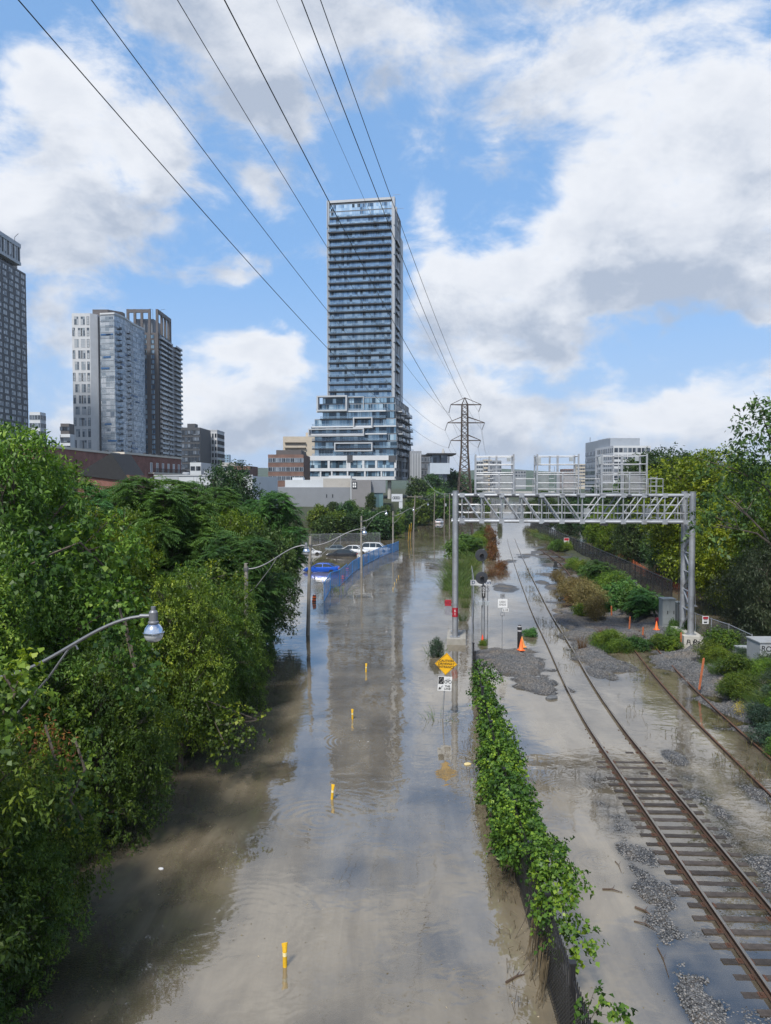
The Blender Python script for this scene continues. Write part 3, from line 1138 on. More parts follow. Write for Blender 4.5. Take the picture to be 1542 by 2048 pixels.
    for px in (783, 690, 630):
        b.tube([(lx(px), P0 + 1.5, -2), (lx(px), P0 + 1.5, za)], .8, 12)
    part_each('column', b, CONC0, t, True)
    # roof aerials and davits
    b = MB()
    b.tube([(W - .5, 2, ztop), (W - .5, 2, ztop + 1.6), (W + 2.2, 3, ztop + 1.9)], .07, 5)
    b.tube([(W - .3, 12, ztop - 2), (W - .3, 12, ztop - .3), (W + 2.4, 13, ztop)], .07, 5)
    part_each('davit', b, MULL, t)
    b = MB()
    b.box(lx(712), lx(760), P0 + 6, P0 + 14, lz(796), lz(790))
    part('terrace_screen', b, DKWALL, t)


CONC0 = mat('pale_concrete', (.36, .36, .35), .8, 0, .1, .6)
main_tower()


def dark_slab_tower():
    x1, y0, y1, zt = -173.0, 312.0, 360.0, 111.7
    t = thing('apartment_block', 'charcoal apartment tower with rows of pale windows cut by the left picture edge', 'tower', (x1, y1, 3))
    b = MB()
    b.box(-30, 0, -(y1 - y0), 0, 0, zt - 3)
    part('wall', b, mat('graphite_wall', (.075, .08, .09), .6, 0, .1, .5), t)
    b = MB()
    b.box(-28, -2.4, -46, -3.2, zt - 3, 112)
    part('recessed_storey', b, GL_DARK, t)
    b = MB()
    b.box(-30, -.3, -47, -4.8, 112, 121)
    part('crown_wall', b, DKWALL, t)
    b = MB()
    for k in range(18):
        y = -46.8 + k * 2.43
        b.box(-.3, .12, y, y + .22, 112.6, 119.2)
    part_each('crown_fin', b, W_FRAME, t)
    b = MB()
    b.box(-30.2, .2, -47.2, -4.6, 119.2, 121.2)
    b.box(-30.2, .2, -47.2, -4.6, 111.2, 112.6)
    part_each('crown_band', b, G_FRAME, t)
    b = MB()
    for k in range(8):
        y = -45 + k * 5
        b.quad((-.27, y, 112.8), (-.27, y + 3.2, 112.8), (-.27, y + 3.2, 119), (-.27, y, 119))
    part_each('crown_window', b, GL_PALE, t)
    b = MB()
    for k in range(36):
        z = 4 + k * 2.97
        b.box(-.05, .14, -47.9, -.1, z - .18, z + .18)
    part_each('floor_band', b, mat('graphite_band', (.10, .105, .115), .6), t)
    me = window_mesh('window', 1.45, 1.95, glass_mat('curtained_window', [(0, (.20, .23, .27)), (.3, (.42, .44, .47)), (.6, (.55, .56, .58)), (.9, (.10, .12, .15))], 1.1, 2.97, .25, .05), MULL, 0, 0, .1, .1)
    spots = []
    for k in range(34, 6, -1):
        for j in range(8):
            y = -2.6 - j * 5.6
            for d in (0, 1.75):
                spots.append((.02, y - d + ((k * 7 + j) % 3) * .4, 4 + k * 2.97 + .55, PI / 2))
    put_windows(t, me, spots)
    b = MB()
    b.tube([(-1, -8, 121), (-1, -8, 123.5), (1.5, -9.5, 124.6)], .12, 5)
    part('davit', b, DKMULL, t)


dark_slab_tower()


def curved_tower():
    zt = 102.0
    t = thing('apartment_block', 'pale grey apartment tower with a curved glass flank and scattered blue panels', 'tower', (-168, 400, 3))
    rng = random.Random(9)
    ht = zt - 3
    b = MB()
    b.prism([(0, 0), (9.7, 0), (12.6, 3), (12.6, 22), (0, 22)], 0, ht)
    part('pale_wing', b, W_FRAME, t)
    b = MB()
    b.box(12.6, 14.5, 4.5, 24, 0, ht - 1)
    part('dark_slot', b, DKWALL, t)
    path = [(14.2, 2.2), (22.4, 0.6), (23.6, 6), (24.2, 12), (23.9, 20), (23.6, 27), (24.2, 34), (25.2, 42)]
    b = MB()
    b.prism(path + [(14.2, 42)], 0, ht - .4)
    part('wall', b, G_FRAME, t)
    b = MB()
    b.prism([(8.8, 6), (17, 6), (23, 12), (23, 16), (8.8, 16)], ht - .4, ht + 3.4)
    part('roof_plant', b, BRWALL, t)
    b = MB()
    p2 = [(x + .15, y - .12) for x, y in path]
    for a, c in zip(p2, p2[1:]):
        b.bar((a[0], a[1], ht + .1), (c[0], c[1], ht + .1), .5, .9)
    part('parapet', b, W_FRAME, t)
    FH = 3.0
    vs = [band_mesh('window_band', path, 0, FH - .12, GL_CURVE, MULL, 1.6, rng, .09, .2) for _ in range(3)]
    for k in range(32):
        link('window_band', vs[k % 3], t, (0, 0, 2.2 + k * FH))
    # storey frames of the pale wing, two floors to each tier
    wm = window_mesh('window', 2.3, 4.4, GL_PALE, G_FRAME, 1, 2, .1, .1)
    wd = window_mesh('window', 1.3, 4.4, GL_PALE, DKMULL, 0, 2, .1, .1)
    s1, s2 = [], []
    for k in range(16):
        z = ht - 6.1 - k * 6.0
        if z < 1:
            break
        o = 0 if k % 2 == 0 else 1
        s1 += [(2.4 + o * 1.5, -.02, z, 0), (5.9 + o * .4, -.02, z, 0)] if not o else [(4.3, -.02, z, 0), (5.9, -.02, z, 0)]
        s2 += [(8.6, -.02, z, 0)] + ([(.9, -.02, z, 0)] if o else [])
    put_windows(t, wm, s1)
    put_windows(t, wd, s2)
    # grey lower tiers
    b = MB()
    for k in range(5):
        b.box(-.06, 9.75, -.09, 0, 1.5 + k * 6.0, 2.2 + k * 6)
    part_each('tier_band', b, CORE, t)
    # blue accent panels and two stacks of small dark balconies on the curve
    for k in range(30):
        i = rng.choice((0, 0, 1, 2, 3, 4, 5, 6))
        a, c = Vector(path[i]), Vector(path[i + 1])
        d = (c - a).normalized()
        n = Vector((d.y, -d.x))
        f = rng.uniform(0, .5)
        L = (c - a).length * rng.uniform(.45, .8)
        p = a.lerp(c, f) + n * .14
        q = p + d * L
        z = 4 + rng.randrange(30) * FH
        b = MB()
        b.bar((p.x, p.y, z), (q.x, q.y, z), .1, .95)
        part('blue_panel', b, BLUEP, t)
    for (i, f) in ((1, .45), (3, .35)):
        a, c = Vector(path[i]), Vector(path[i + 1])
        p = a.lerp(c, f)
        q = p + (c - a).normalized() * 2.6
        for k in range(30):
            balcony(t, ((p.x, p.y), (q.x, q.y)), 4.5 + k * FH, 1.5, SLAB, DKMULL if (k * 7) % 3 else RAILGLASS, 1.0, .25)


curved_tower()


def brown_tower():
    zt = 115.8
    t = thing('apartment_block', 'dark brown apartment tower with open roof frame and stacked white balconies', 'tower', (-156, 450, 3))
    rng = random.Random(4)
    ht = zt - 3
    W, DP = 19.0, 27.0
    b = MB()
    b.box(0, W, 0.2, DP, 0, ht - 14)
    part('wall', b, BRWALL, t)
    # open parapet frame
    b = MB()
    for x in (0, 4.2, 8.4, 13.0, 17.6):
        b.box(x, x + 1.4, -.2, 1.2, 0, ht)
    for y in (8.2, 15.2, 22.2):
        b.box(W - 1.2, W + .2, y, y + 1.4, 0, ht)
    b.box(W - 1.2, W + .2, DP - 1.4, DP, 0, ht)
    part_each('pier', b, BRWALL, t)
    b = MB()
    b.box(1.4, 13, -.15, 1.1, ht - 2, ht - .05)
    b.box(W - 1.1, W + .15, 1.2, DP - 1.4, ht - 2.2, ht - .05)
    part_each('top_beam', b, BRWALL, t)
    b = MB()
    b.box(3, 15, 4, 20, ht - 14, ht - 5)
    part('roof_plant', b, mat('roof_plant_grey', (.2, .23, .27), .5, .2), t)
    me = window_mesh('window', 2.5, 2.3, GL_TOWER, DKMULL, 1, 0, .1, .1)
    put_windows(t, me, [(x, .18, ht - 17.5 - k * 3.02, 0) for k in range(31) for x in (2.8, 10.7, 15.3)])
    # balconied flank
    b = MB()
    b.box(W - .3, W + .6, DP, DP + 20, 0, ht - 17)
    part('lower_wing', b, mat('brown_grey', (.22, .22, .235), .6), t)
    vs = [band_mesh('window_band', [(W + .1, 1.4), (W + .1, DP - 1.5)], 0, 2.7, GL_DARK, DKMULL, 1.7, rng, .14) for _ in range(2)]
    for k in range(31):
        z = 5 + k * 3.02
        link('window_band', vs[k % 2], t, (0, 0, z))
        balcony(t, ((W + .1, 2), (W + .1, 14)), z, 1.4, DKMULL, W_FRAME, 1.0, .25)
        balcony(t, ((W + .1, 16), (W + .1, 26)), z, 1.4, DKMULL, G_FRAME, 1.0, .25)
        balcony(t, ((W + .6, DP + 3), (W + .6, DP + 18)), z, 1.7, SLAB, G_FRAME, 1.0, .25)
    b = MB()
    b.tube([(14, 6, ht - 5), (14, 6, ht + 1.2), (12, 6, ht + 1.6)], .1, 5)
    b.tube([(W - 1, 9, ht), (W - 1, 9, ht + 1.6), (W + 1.6, 9, ht + 2.1)], .1, 5)
    part_each('davit', b, DKMULL, t)


brown_tower()


def block(name, label, cat, px0, px1, pt, Y, depth, wallm, floors=0, cols=0, ww=1.6, wh=1.7, glass=None, framem=None, flank=0, zbase=3.0, fh=3.2, roofm=None, roofh=.5, group=None, bars=1, first=1.2):
    """a plain rectangular building from its outline in the picture at the depth Y: wall, parapet, windows on the near face and one flank"""
    a, c = D(px0, pt, Y), D(px1, pt, Y)
    w, h = c.x - a.x, a.z - zbase
    t = thing(name, label, cat, (a.x, Y, zbase), 0, group)
    b = MB()
    b.box(0, w, 0, depth, 0, h)
    part('wall', b, wallm, t)
    if roofm:
        b = MB()
        b.box(-.12, w + .12, -.12, depth + .12, h, h + roofh)
        part('parapet', b, roofm, t)
    if floors and cols:
        me = window_mesh('window', ww, wh, glass or GL_DARK, framem or DKMULL, bars, 0, .1, .1)
        sp = []
        for k in range(floors):
            z = h - first - wh - k * fh
            if z < .5:
                break
            for j in range(cols):
                sp.append((w * (j + .5) / cols, -.01, z, 0))
            n = int(depth / (w / cols))
            for j in range(n):
                if flank > 0:
                    sp.append((w + .01, depth * (j + .5) / n, z, PI / 2))
                elif flank < 0:
                    sp.append((-.01, depth * (j + .5) / n, z, -PI / 2))
        put_windows(t, me, sp)
    return t, w, h


PALEB = mat('beige_concrete', (.44, .39, .32), .8, 0, .08, .4)
WARE = mat('white_metal_siding', (.50, .53, .56), .5, .1, .06, .4, dirt=(.36, .36, .36), dscale=.2, damt=.4)
DEAL = mat('grey_metal_panel', (.235, .25, .275), .45, .25, .05, .4)
DEALW = mat('weathered_render', (.36, .345, .32), .8, 0, .12, .5, dirt=(.22, .2, .18), dscale=.5)

block('apartment_block', 'small white block with dark windows just right of the charcoal tower', 'building', 59, 80, 824, 300, 5, W_FRAME, 6, 4, 1.3, 1.9, GL_DARK, MULL, 1)
block('apartment_block', 'low block with a brown upper storey left of the pale grey tower', 'building', 121, 138, 847, 290, 5, BRWALL, 2, 3, 1.6, 1.6, GL_DARK)
block('apartment_block', 'white walled low block in front of the brown upper storey', 'building', 121, 140, 868, 278, 4, W_FRAME, 4, 3, 1.3, 2.0, GL_DARK, DKMULL)
t, w, h = block('apartment_block', 'black glass mid rise block right of the brown tower', 'building', 363, 400, 855, 330, 20, DKWALL, 7, 6, 1.2, 2.2, GL_DARK, DKMULL, 0, 3, 3.0)
b = MB()
b.box(1.5, 5, 4, 9, h, h + 2)
part('roof_plant', b, DKWALL, t)
block('apartment_block', 'white mid rise block with narrow dark windows behind the black glass block', 'building', 400, 434, 862, 352, 16, W_FRAME, 6, 6, .8, 1.9, GL_DARK, DKMULL, 1, 3, 3.1, G_FRAME, .6, bars=0)


def brick_terrace():
    for (px0, pt0, px1, pt1, Y0, Y1, lab, nb) in (
            (205, 906, 262, 913, 158, 176, 'red brick terrace with white balcony doors beside the dark gabled roof', 3),
            (262, 910, 362, 918, 172, 205, 'long red brick terrace with a black railed balcony behind the warehouse', 6)):
        a, c = D(px0, pt0, Y0), D(px1, pt1, Y1)
        d = Vector((c.x - a.x, c.y - a.y, 0))
        L = d.length
        rz = math.atan2(d.y, d.x)
        zt = (a.z + c.z) / 2
        t = thing('brick_terrace', lab, 'building', (a.x, a.y, 2), rz)
        h = zt - 2
        b = MB()
        b.box(-4 if nb == 6 else -30, L, 0, 12, 0, h)
        part('wall', b, BRICK, t)
        b = MB()
        b.box((-4 if nb == 6 else -30) - .2, L + .25, -.3, 12.2, h, h + .45)
        part('cornice', b, mat('cream_trim', (.55, .50, .43), .7), t)
        b = MB()
        x0 = L * (.30 if nb == 6 else .25)
        b.box(x0, L + .3, -1.5, 0, h - 4.3, h - 3.95)
        bl = part('balcony', b, mat('cream_trim', (.5, .5, .5)), t)
        b = MB()
        b.bar((x0 + .05, -1.42, h - 2.95), (L + .25, -1.42, h - 2.95), .07)
        b.bar((x0 + .05, -1.42, h - 3.8), (L + .25, -1.42, h - 3.8), .05)
        n = int((L - x0) / .28)
        for i in range(n + 1):
            x = x0 + .05 + (L + .2 - x0) * i / n
            b.bar((x, -1.42, h - 3.95), (x, -1.42, h - 2.95), .05)
        part('railing', b, BLACKP0, bl)
        door = window_mesh('balcony_door', 1.3, 2.4, GL_PALE, WHITEP0, 1, 0, .1, .1)
        win = window_mesh('window', 1.1, 1.5, GL_PALE, WHITEP0, 1, 0, .1, .1)
        for i in range(nb):
            x = x0 + (L - x0) * (i + .5) / nb
            link('balcony_door', door, t, (x, -.01, h - 3.9))
            link('window', win, t, (x, -.01, h - 6.6))
        b = MB()
        for i in range(nb):
            x = x0 + (L - x0) * (i + .25) / nb
            b.box(x, x + .6, 1, 1.6, h + .45, h + .9)
        part_each('roof_vent', b, DKMULL, t)


BLACKP0 = mat('black_iron', (.016, .016, .018), .5)
WHITEP0 = mat('white_joinery', (.7, .71, .72), .5)
brick_terrace()


def gable_house():
    Y = 118
    a, c, r = D(150, 952, Y), D(262, 965, Y), D(222, 906, Y)
    t = thing('house', 'house with a steep black gabled roof in front of the brick terrace', 'house', (a.x, Y, 2))
    w = c.x - a.x
    zr, ze = r.z - 2, c.z - 2 + 1.2
    b = MB()
    b.box(.3, w - .3, .3, 9, 0, ze)
    part('wall', b, BRICK, t)
    m = r.x - a.x
    b = MB()
    b._add([(m - 3.2, 0, zr - .5), (w - .2, 0, ze - 1), (w - .2, 9.4, ze - 1), (m, 9.4, zr), (m, 0, zr), (0, 0, ze), (0, 9.4, ze)],
           [(4, 1, 2, 3), (4, 3, 6, 5), (4, 5, 1), (3, 2, 6)])
    part('roof', b, mat('black_shingle', (.02, .021, .024), .85, 0, .25, 2, .01), t)


gable_house()


def warehouse():
    Y = 128
    a, c = D(309, 952, Y), D(470, 948, Y)
    t = thing('warehouse', 'white metal clad warehouse with a ribbed wall and roof vents', 'warehouse', (a.x, Y, 1.5))
    w, h = c.x - a.x, a.z - 1.5
    b = MB()
    b.box(0, w + 3, 0, 30, 0, h)
    part('wall', b, WARE, t)
    b = MB()
    for k in range(22):
        b.box(0.02, w * .3, -.05, 0, h - 4.2 + k * .19, h - 4.2 + k * .19 + .09)
    part('cladding_rib', b, WARE, t)
    b = MB()
    b.box(-.1, w + 3.1, -.12, .05, h, h + .22)
    part('parapet', b, G_FRAME, t)
    for px, r, hh in ((419, .75, 1.0), (438, .28, 1.7), (447, .28, 1.7), (372, .5, .7)):
        p = D(px, 950, Y + 4)
        b = MB()
        b.lathe([(r, 0), (r, hh * .5), (r * 1.35, hh * .55), (r * 1.35, hh * .85), (r * .9, hh)], 12, (p.x - a.x, 4, h))
        part('roof_vent', b, GALV0, t, True)


GALV0 = mat('vent_metal', (.45, .46, .47), .45, .5, .1, 2)
warehouse()


def dealership():
    Y = 200
    a, c = D(540, 962, Y), D(760, 962, Y)
    t = thing('car_showroom', 'low grey metal clad showroom with a small lit logo panel below the tall tower', 'showroom', (a.x, Y, 2))
    h = a.z - 2
    x = lambda px: (px - 540) / F * Y
    b = MB()
    b.box(0, x(702), 0, 34, 0, h - 1.7)
    part('wall', b, DEAL, t)
    b = MB()
    b.box(x(645), x(703), 2, 30, h - 1.7, h + .7)
    part('upper_wall', b, DEALW, t)
    b = MB()
    b.box(x(568), x(645), 2, 24, h - 1.7, h + .3)
    part('upper_wall', b, WARE, t)
    b = MB()
    b.box(x(702), x(742), -1.2, 30, 0, h + .3)
    part('sign_wall', b, mat('taupe_metal', (.22, .215, .22), .5, .2, .05, .4), t)
    b = MB()
    b.box(x(742), x(771), .5, 30, h - 3.2, h + .2)
    part('fascia', b, DEAL, t)
    b = MB()
    b.box(x(742), x(766), .8, 28, 0, h - 3.2)
    part('shop_window', b, glass_mat('showroom_glass', [(0, (.12, .22, .24)), (.4, (.2, .33, .36)), (.7, (.08, .14, .16))], 1.1, 9, .1, .2), t)
    b = MB()
    b.box(x(701.5), x(703), -1.3, -1.2, 0, h + .3)
    b.box(x(655), x(700), 4, 12, h + .7, h + 1.5)
    b.box(x(580), x(602), 5, 9, h + .3, h + 1.0)
    part_each('roof_plant', b, WARE, t)
    b = MB()
    b.box(x(705), x(714), -1.4, -1.2, h - 1.9, h - .2)
    s = part('logo_panel', b, DKMULL, t)
    b = MB()
    for i in range(2):
        for j in range(2):
            b.box(x(706.0) + j * .5, x(706.0) + j * .5 + .36, -1.45, -1.4, h - 1.7 + i * .72, h - 1.2 + i * .72)
    part('logo', b, WHITEP0, s)
    b = MB()
    for px in (652, 664):
        b.box(x(px), x(px) + .3, -.05, 0, h - 4.5, h - 3.6)
    part_each('vent', b, DKMULL, t)
    # pylon sign with four linked rings
    Y2 = 185
    p = D(794, 1030, Y2)
    t = thing('pylon_sign', 'free standing white pylon sign with four linked rings', 'sign', (p.x, Y2, 0))
    zt = D(794, 988, Y2).z
    zb = D(794, 1003, Y2).z
    w = 22 / F * Y2
    b = MB()
    b.box(-w / 2, w / 2, 0, .5, zb, zt)
    s = part('panel', b, mat('silver_sign', (.55, .58, .62), .4, .2), t)
    b = MB()
    b.box(w * .18, w * .5, .1, .6, -1, zb)
    part('mast', b, mat('silver_sign', (.5, .5, .5)), t)
    b = MB()
    for k in range(4):
        cx_ = -.82 + k * .42
        b.tube([(cx_ + .29 * math.cos(q), -.03 - .004 * (k % 2), (zt + zb) / 2 + .29 * math.sin(q)) for q in np.linspace(0, 2 * PI, 25)], .05, 5, False)
    part('ring', b, DKMULL, s, True)


dealership()

t, w, h = block('office_block', 'brown brick mid rise office with a recessed top storey left of the tall tower', 'building', 536, 607, 909, 255, 22, BRICKD, 3, 8, 1.5, 1.5, GL_DARK, MULL, 0, 3, 3.1)
b = MB()
b.box(2.5, w - 1, 2, 18, h, h + 1.6)
part('top_storey', b, BRWALL, t)
t, w, h = block('apartment_block', 'beige concrete apartment slab with balconies behind the tall tower', 'building', 566, 640, 873, 420, 20, PALEB, 0, 0, zbase=3)
for k in range(8):
    balcony(t, ((1, 0), (w * .62, 0)), h - 3.2 - k * 3.0, 1.5, mat('brown_slab', (.28, .24, .2), .8), PALEB, 1.0, .3)
b = MB()
b.box(w * .6, w * .8, 3, 10, h, h + 2.4)
part('roof_plant', b, PALEB, t)

t, w, h = block('office_block', 'grey ribbed concrete building just right of the tower podium', 'building', 820, 843, 902, 300, 18, CORE, 0, 0)
b = MB()
for k in range(4):
    b.box(.8 + k * 1.1, 1.1 + k * 1.1, -.2, 0, 0, h - 1)
part_each('rib', b, G_FRAME, t)
t, w, h = block('apartment_block', 'dark block with a grid of balconies between the ribbed building and pavilion', 'building', 842, 866, 909, 330, 18, DKWALL, 7, 4, 1.0, 2.1, GL_DARK, MULL, fh=2.9)


def pavilion():
    Y = 285
    a, c = D(860, 926, Y), D(900, 926, Y)
    t = thing('pavilion', 'pale panelled pavilion with a floating black flat roof on short columns', 'building', (a.x, Y, 4))
    w = c.x - a.x
    z = lambda py: D(880, py, Y).z - 4
    b = MB()
    b.box(0, w, 0, 16, z(948), z(926))
    part('wall', b, mat('pale_blue_panel', (.42, .48, .55), .5, .1, .05, .4), t)
    b = MB()
    b.box(1, w - 1, 1, 15, -1, z(948))
    b.box(.8, w - .8, .8, 15, z(926), z(910))
    part_each('glazing', b, GL_DARK, t)
    b = MB()
    for x in (.2, w * .5, w - .6):
        b.box(x, x + .4, .2, .7, z(926), z(909.5))
    part_each('column', b, DKMULL, t)
    b = MB()
    b.box(-1.2, w + 2.2, -1.6, 18, z(909.5), z(906.5))
    part('roof', b, BLACKP0, t)
    b = MB()
    b.tube([(w * .72, 6, z(906.5)), (w * .72, 6, z(902)), (w * .72, 6, z(896))], [.7, .55, .2], 8)
    part('flue', b, CONC0, t, True)


pavilion()


def right_office():
    Y = 330
    t0 = D(1195, 883, Y + 42)
    a = D(1222, 876, Y)
    t = thing('office_block', 'stepped white office block with dark ribbon windows above the wood', 'building', (a.x, Y, 3))
    z = lambda py: D(1240, py, Y).z - 3
    w = 59 / F * Y
    b = MB()
    b.box(0, w, 1, 42, 0, z(876))
    part('wall', b, mat('grey_blue_cladding', (.27, .30, .34), .55, .1, .06, .5), t)
    xa, xb = -1.3, 67 / F * Y
    b = MB()
    b.box(xa, xb, -8, 20, 0, z(893))
    part('lower_wall', b, W_FRAME, t)
    me = window_mesh('window', 1.65, 1.9, GL_DARK, DKMULL, 0, 0, .05, .05)
    sp = []
    for k in range(8):
        for j in range(8):
            sp.append((xa + 1.2 + j * 1.98, -8.01, z(893) - 2.9 - k * 3.0, 0))
        for j in range(9):
            sp.append((xa - .01, -6.4 + j * 2.7, z(893) - 2.9 - k * 3.0, -PI / 2))
    put_windows(t, me, sp)
    b = MB()
    b.box(1.0, w * .95, 8, 24, z(876), z(874))
    b.box(w * .2, w * .5, 12, 16, z(874), z(872.5))
    part_each('roof_plant', b, G_FRAME, t)
    b = MB()
    for k in range(7):
        b.box(-.1, 0, 1.2, 41.8, 3 + k * 3.1, 4.7 + k * 3.1)
    part_each('ribbon_window', b, GL_DARK, t)
    b = MB()
    b.tube([(-1, 30, z(876)), (-1, 30, z(866))], .12, 5)
    part('aerial', b, DKMULL, t)


right_office()
for (px0, px1, pt, Y, m_, lab, fl, co) in (
        (953, 966, 921, 700, G_FRAME, 'thin far apartment tower seen through the first signal cage', 12, 3),
        (968, 984, 919, 720, PALEB, 'pale far apartment tower seen through the first signal cage', 12, 4),
        (984, 1003, 921, 700, CORE, 'grey far apartment tower at the edge of the first signal cage', 12, 4),
        (1153, 1174, 928, 900, PALEB, 'beige far apartment block between the second and third cages', 8, 5),
        (1175, 1196, 934, 950, G_FRAME, 'pale blue far blocks left of the white office', 6, 5),
        (1126, 1150, 938, 800, BRICKD, 'brick far building behind the second signal cage', 3, 5),
        (446, 458, 909, 1200, mat('far_blue_tower', (.2, .3, .4), .4), 'tiny blue far tower above the warehouse roof', 8, 2),
        (475, 484, 919, 1300, mat('far_blue_tower', (.2, .3, .4)), 'tiny pale blue far tower left of the dark tree', 6, 2),
        (1030, 1052, 941, 900, CORE, 'small far building on the hill between the cages', 2, 4),
        (440, 470, 925, 240, mat('pale_concrete', (.36, .36, .35)), 'low pale building behind the warehouse vents', 1, 4),
        (465, 500, 932, 230, BRICKD, 'low brown brick building behind the dark tall tree', 1, 4),
        (380, 402, 925, 235, WARE, 'low white roofed shed beside the brick terrace', 1, 2)):
    block('apartment_block' if co < 4 or Y > 600 else 'low_building', lab, 'building', px0, px1, pt, Y, 14, m_, fl, co, Y / 400 if Y > 400 else 1.4, 2.0 if Y > 400 else 1.3, GL_DARK, DKMULL, 0, 3, 3.2 if Y < 500 else 4.0)
# ------------------------------------------------------------------ shared finishes
GALV = mat('galvanised_steel', (0.36, 0.38, 0.41), 0.45, 0.55, 0.16, 1.6, 0.001, 40, dirt=(0.20, 0.19, 0.175), dscale=1.3, damt=0.7)
GALV2 = mat('galvanised_rail', (0.34, 0.36, 0.39), 0.45, 0.5, 0.16, 3, dirt=(0.22, 0.19, 0.16), dscale=1.1, damt=0.55)
DKSTEEL = mat('dark_steel', (0.035, 0.037, 0.04), 0.5, 0.3, 0.2, 4)
RUSTPAINT = mat('weathered_lattice', (0.06, 0.048, 0.042), 0.75, 0.2, 0.3, 0.6, dirt=(0.14, 0.075, 0.045), dscale=0.25, damt=0.7)
CONC = mat('concrete', (0.42, 0.41, 0.38), 0.85, 0, 0.14, 2.0, 0.004, 25, dirt=(0.2, 0.18, 0.14), dscale=1.2, damt=0.5)
CONCD = mat('stained_concrete', (0.3, 0.29, 0.265), 0.85, 0, 0.16, 2.0, 0.004, 25, dirt=(0.14, 0.12, 0.09), dscale=1.4, damt=0.6)
BLACKP = mat('black_paint', (0.016, 0.016, 0.018), 0.45)
WHITEP = mat('white_paint', (0.75, 0.76, 0.77), 0.45, 0, 0.05, 4)
SIGNWHITE = mat('sign_white', (0.66, 0.67, 0.68), 0.4, 0, 0.06, 3)
INK = mat('black_ink', (0.012, 0.012, 0.014), 0.5)
GREYBOX = mat('grey_steel_box', (0.33, 0.36, 0.38), 0.5, 0.2, 0.12, 2, dirt=(0.2, 0.18, 0.15), dscale=1.5)
REDP = mat('red_paint', (0.33, 0.016, 0.03), 0.45, 0, 0.1, 6)
ORANGE = mat('orange_plastic', (0.85, 0.16, 0.03), 0.5, 0, 0.12, 5)
STAKE = mat('orange_stake', (0.42, 0.125, 0.05), 0.8, 0, 0.2, 4)
INSUL = mat('insulator', (0.2, 0.21, 0.23), 0.3, 0, 0.1)


def mesh_mat(name, col, scale, wire, metal=0.3):
    """a woven or welded wire sheet: open between the wires"""
    if name in MATS:
        return MATS[name]
    m = bpy.data.materials.new(name)
    m.use_nodes = True
    nt = m.node_tree
    nt.nodes.clear()
    t = NT(nt)
    tc = t.new('ShaderNodeTexCoord').outputs['Object']
    x, y, z = t.sep(tc)
    h = t.m('ADD', t.m('ADD', x, y), z)
    g = t.m('SUBTRACT', t.m('ADD', x, y), z)
    a = t.m('GREATER_THAN', t.m('ABSOLUTE', t.m('SUBTRACT', t.m('FRACT', t.m('MULTIPLY', h, scale)), 0.5)), 0.5 - wire)
    b = t.m('GREATER_THAN', t.m('ABSOLUTE', t.m('SUBTRACT', t.m('FRACT', t.m('MULTIPLY', g, scale)), 0.5)), 0.5 - wire)
    p = t.new('ShaderNodeBsdfPrincipled')
    p.inputs['Base Color'].default_value = c4(col)
    p.inputs['Roughness'].default_value = 0.5
    p.inputs['Metallic'].default_value = metal
    t.put(p.inputs['Alpha'], t.m('MAXIMUM', a, b))
    o = t.new('ShaderNodeOutputMaterial')
    nt.links.new(p.outputs[0], o.inputs[0])
    MATS[name] = m
    return m


CHAIN = mesh_mat('chain_link', (0.36, 0.38, 0.40), 11.0, 0.09)
CHAINB = mesh_mat('black_chain_link', (0.015, 0.016, 0.017), 11.0, 0.17, 0.0)
GRILLE = mat('welded_grille', (0.34, 0.35, 0.37), 0.5, 0.3, 0.12, 3, alpha=0.5)
SCREENLINK = mat('fence_mesh_sheet', (0.24, 0.27, 0.30), 0.5, 0.3, 0.1, 3, alpha=0.42)
FARLINK = mat('distant_chain_link', (0.30, 0.32, 0.34), 0.5, 0.3, 0.1, 3, alpha=0.22)

# ------------------------------------------------------------------ signal gantry
GL = Vector((4.87, 51.5, 0))
GR = Vector((20.68, 49.8, 0))
ga = math.atan2(GR.y - GL.y, GR.x - GL.x)
GLEN = (GR - GL).length
GD = 1.85


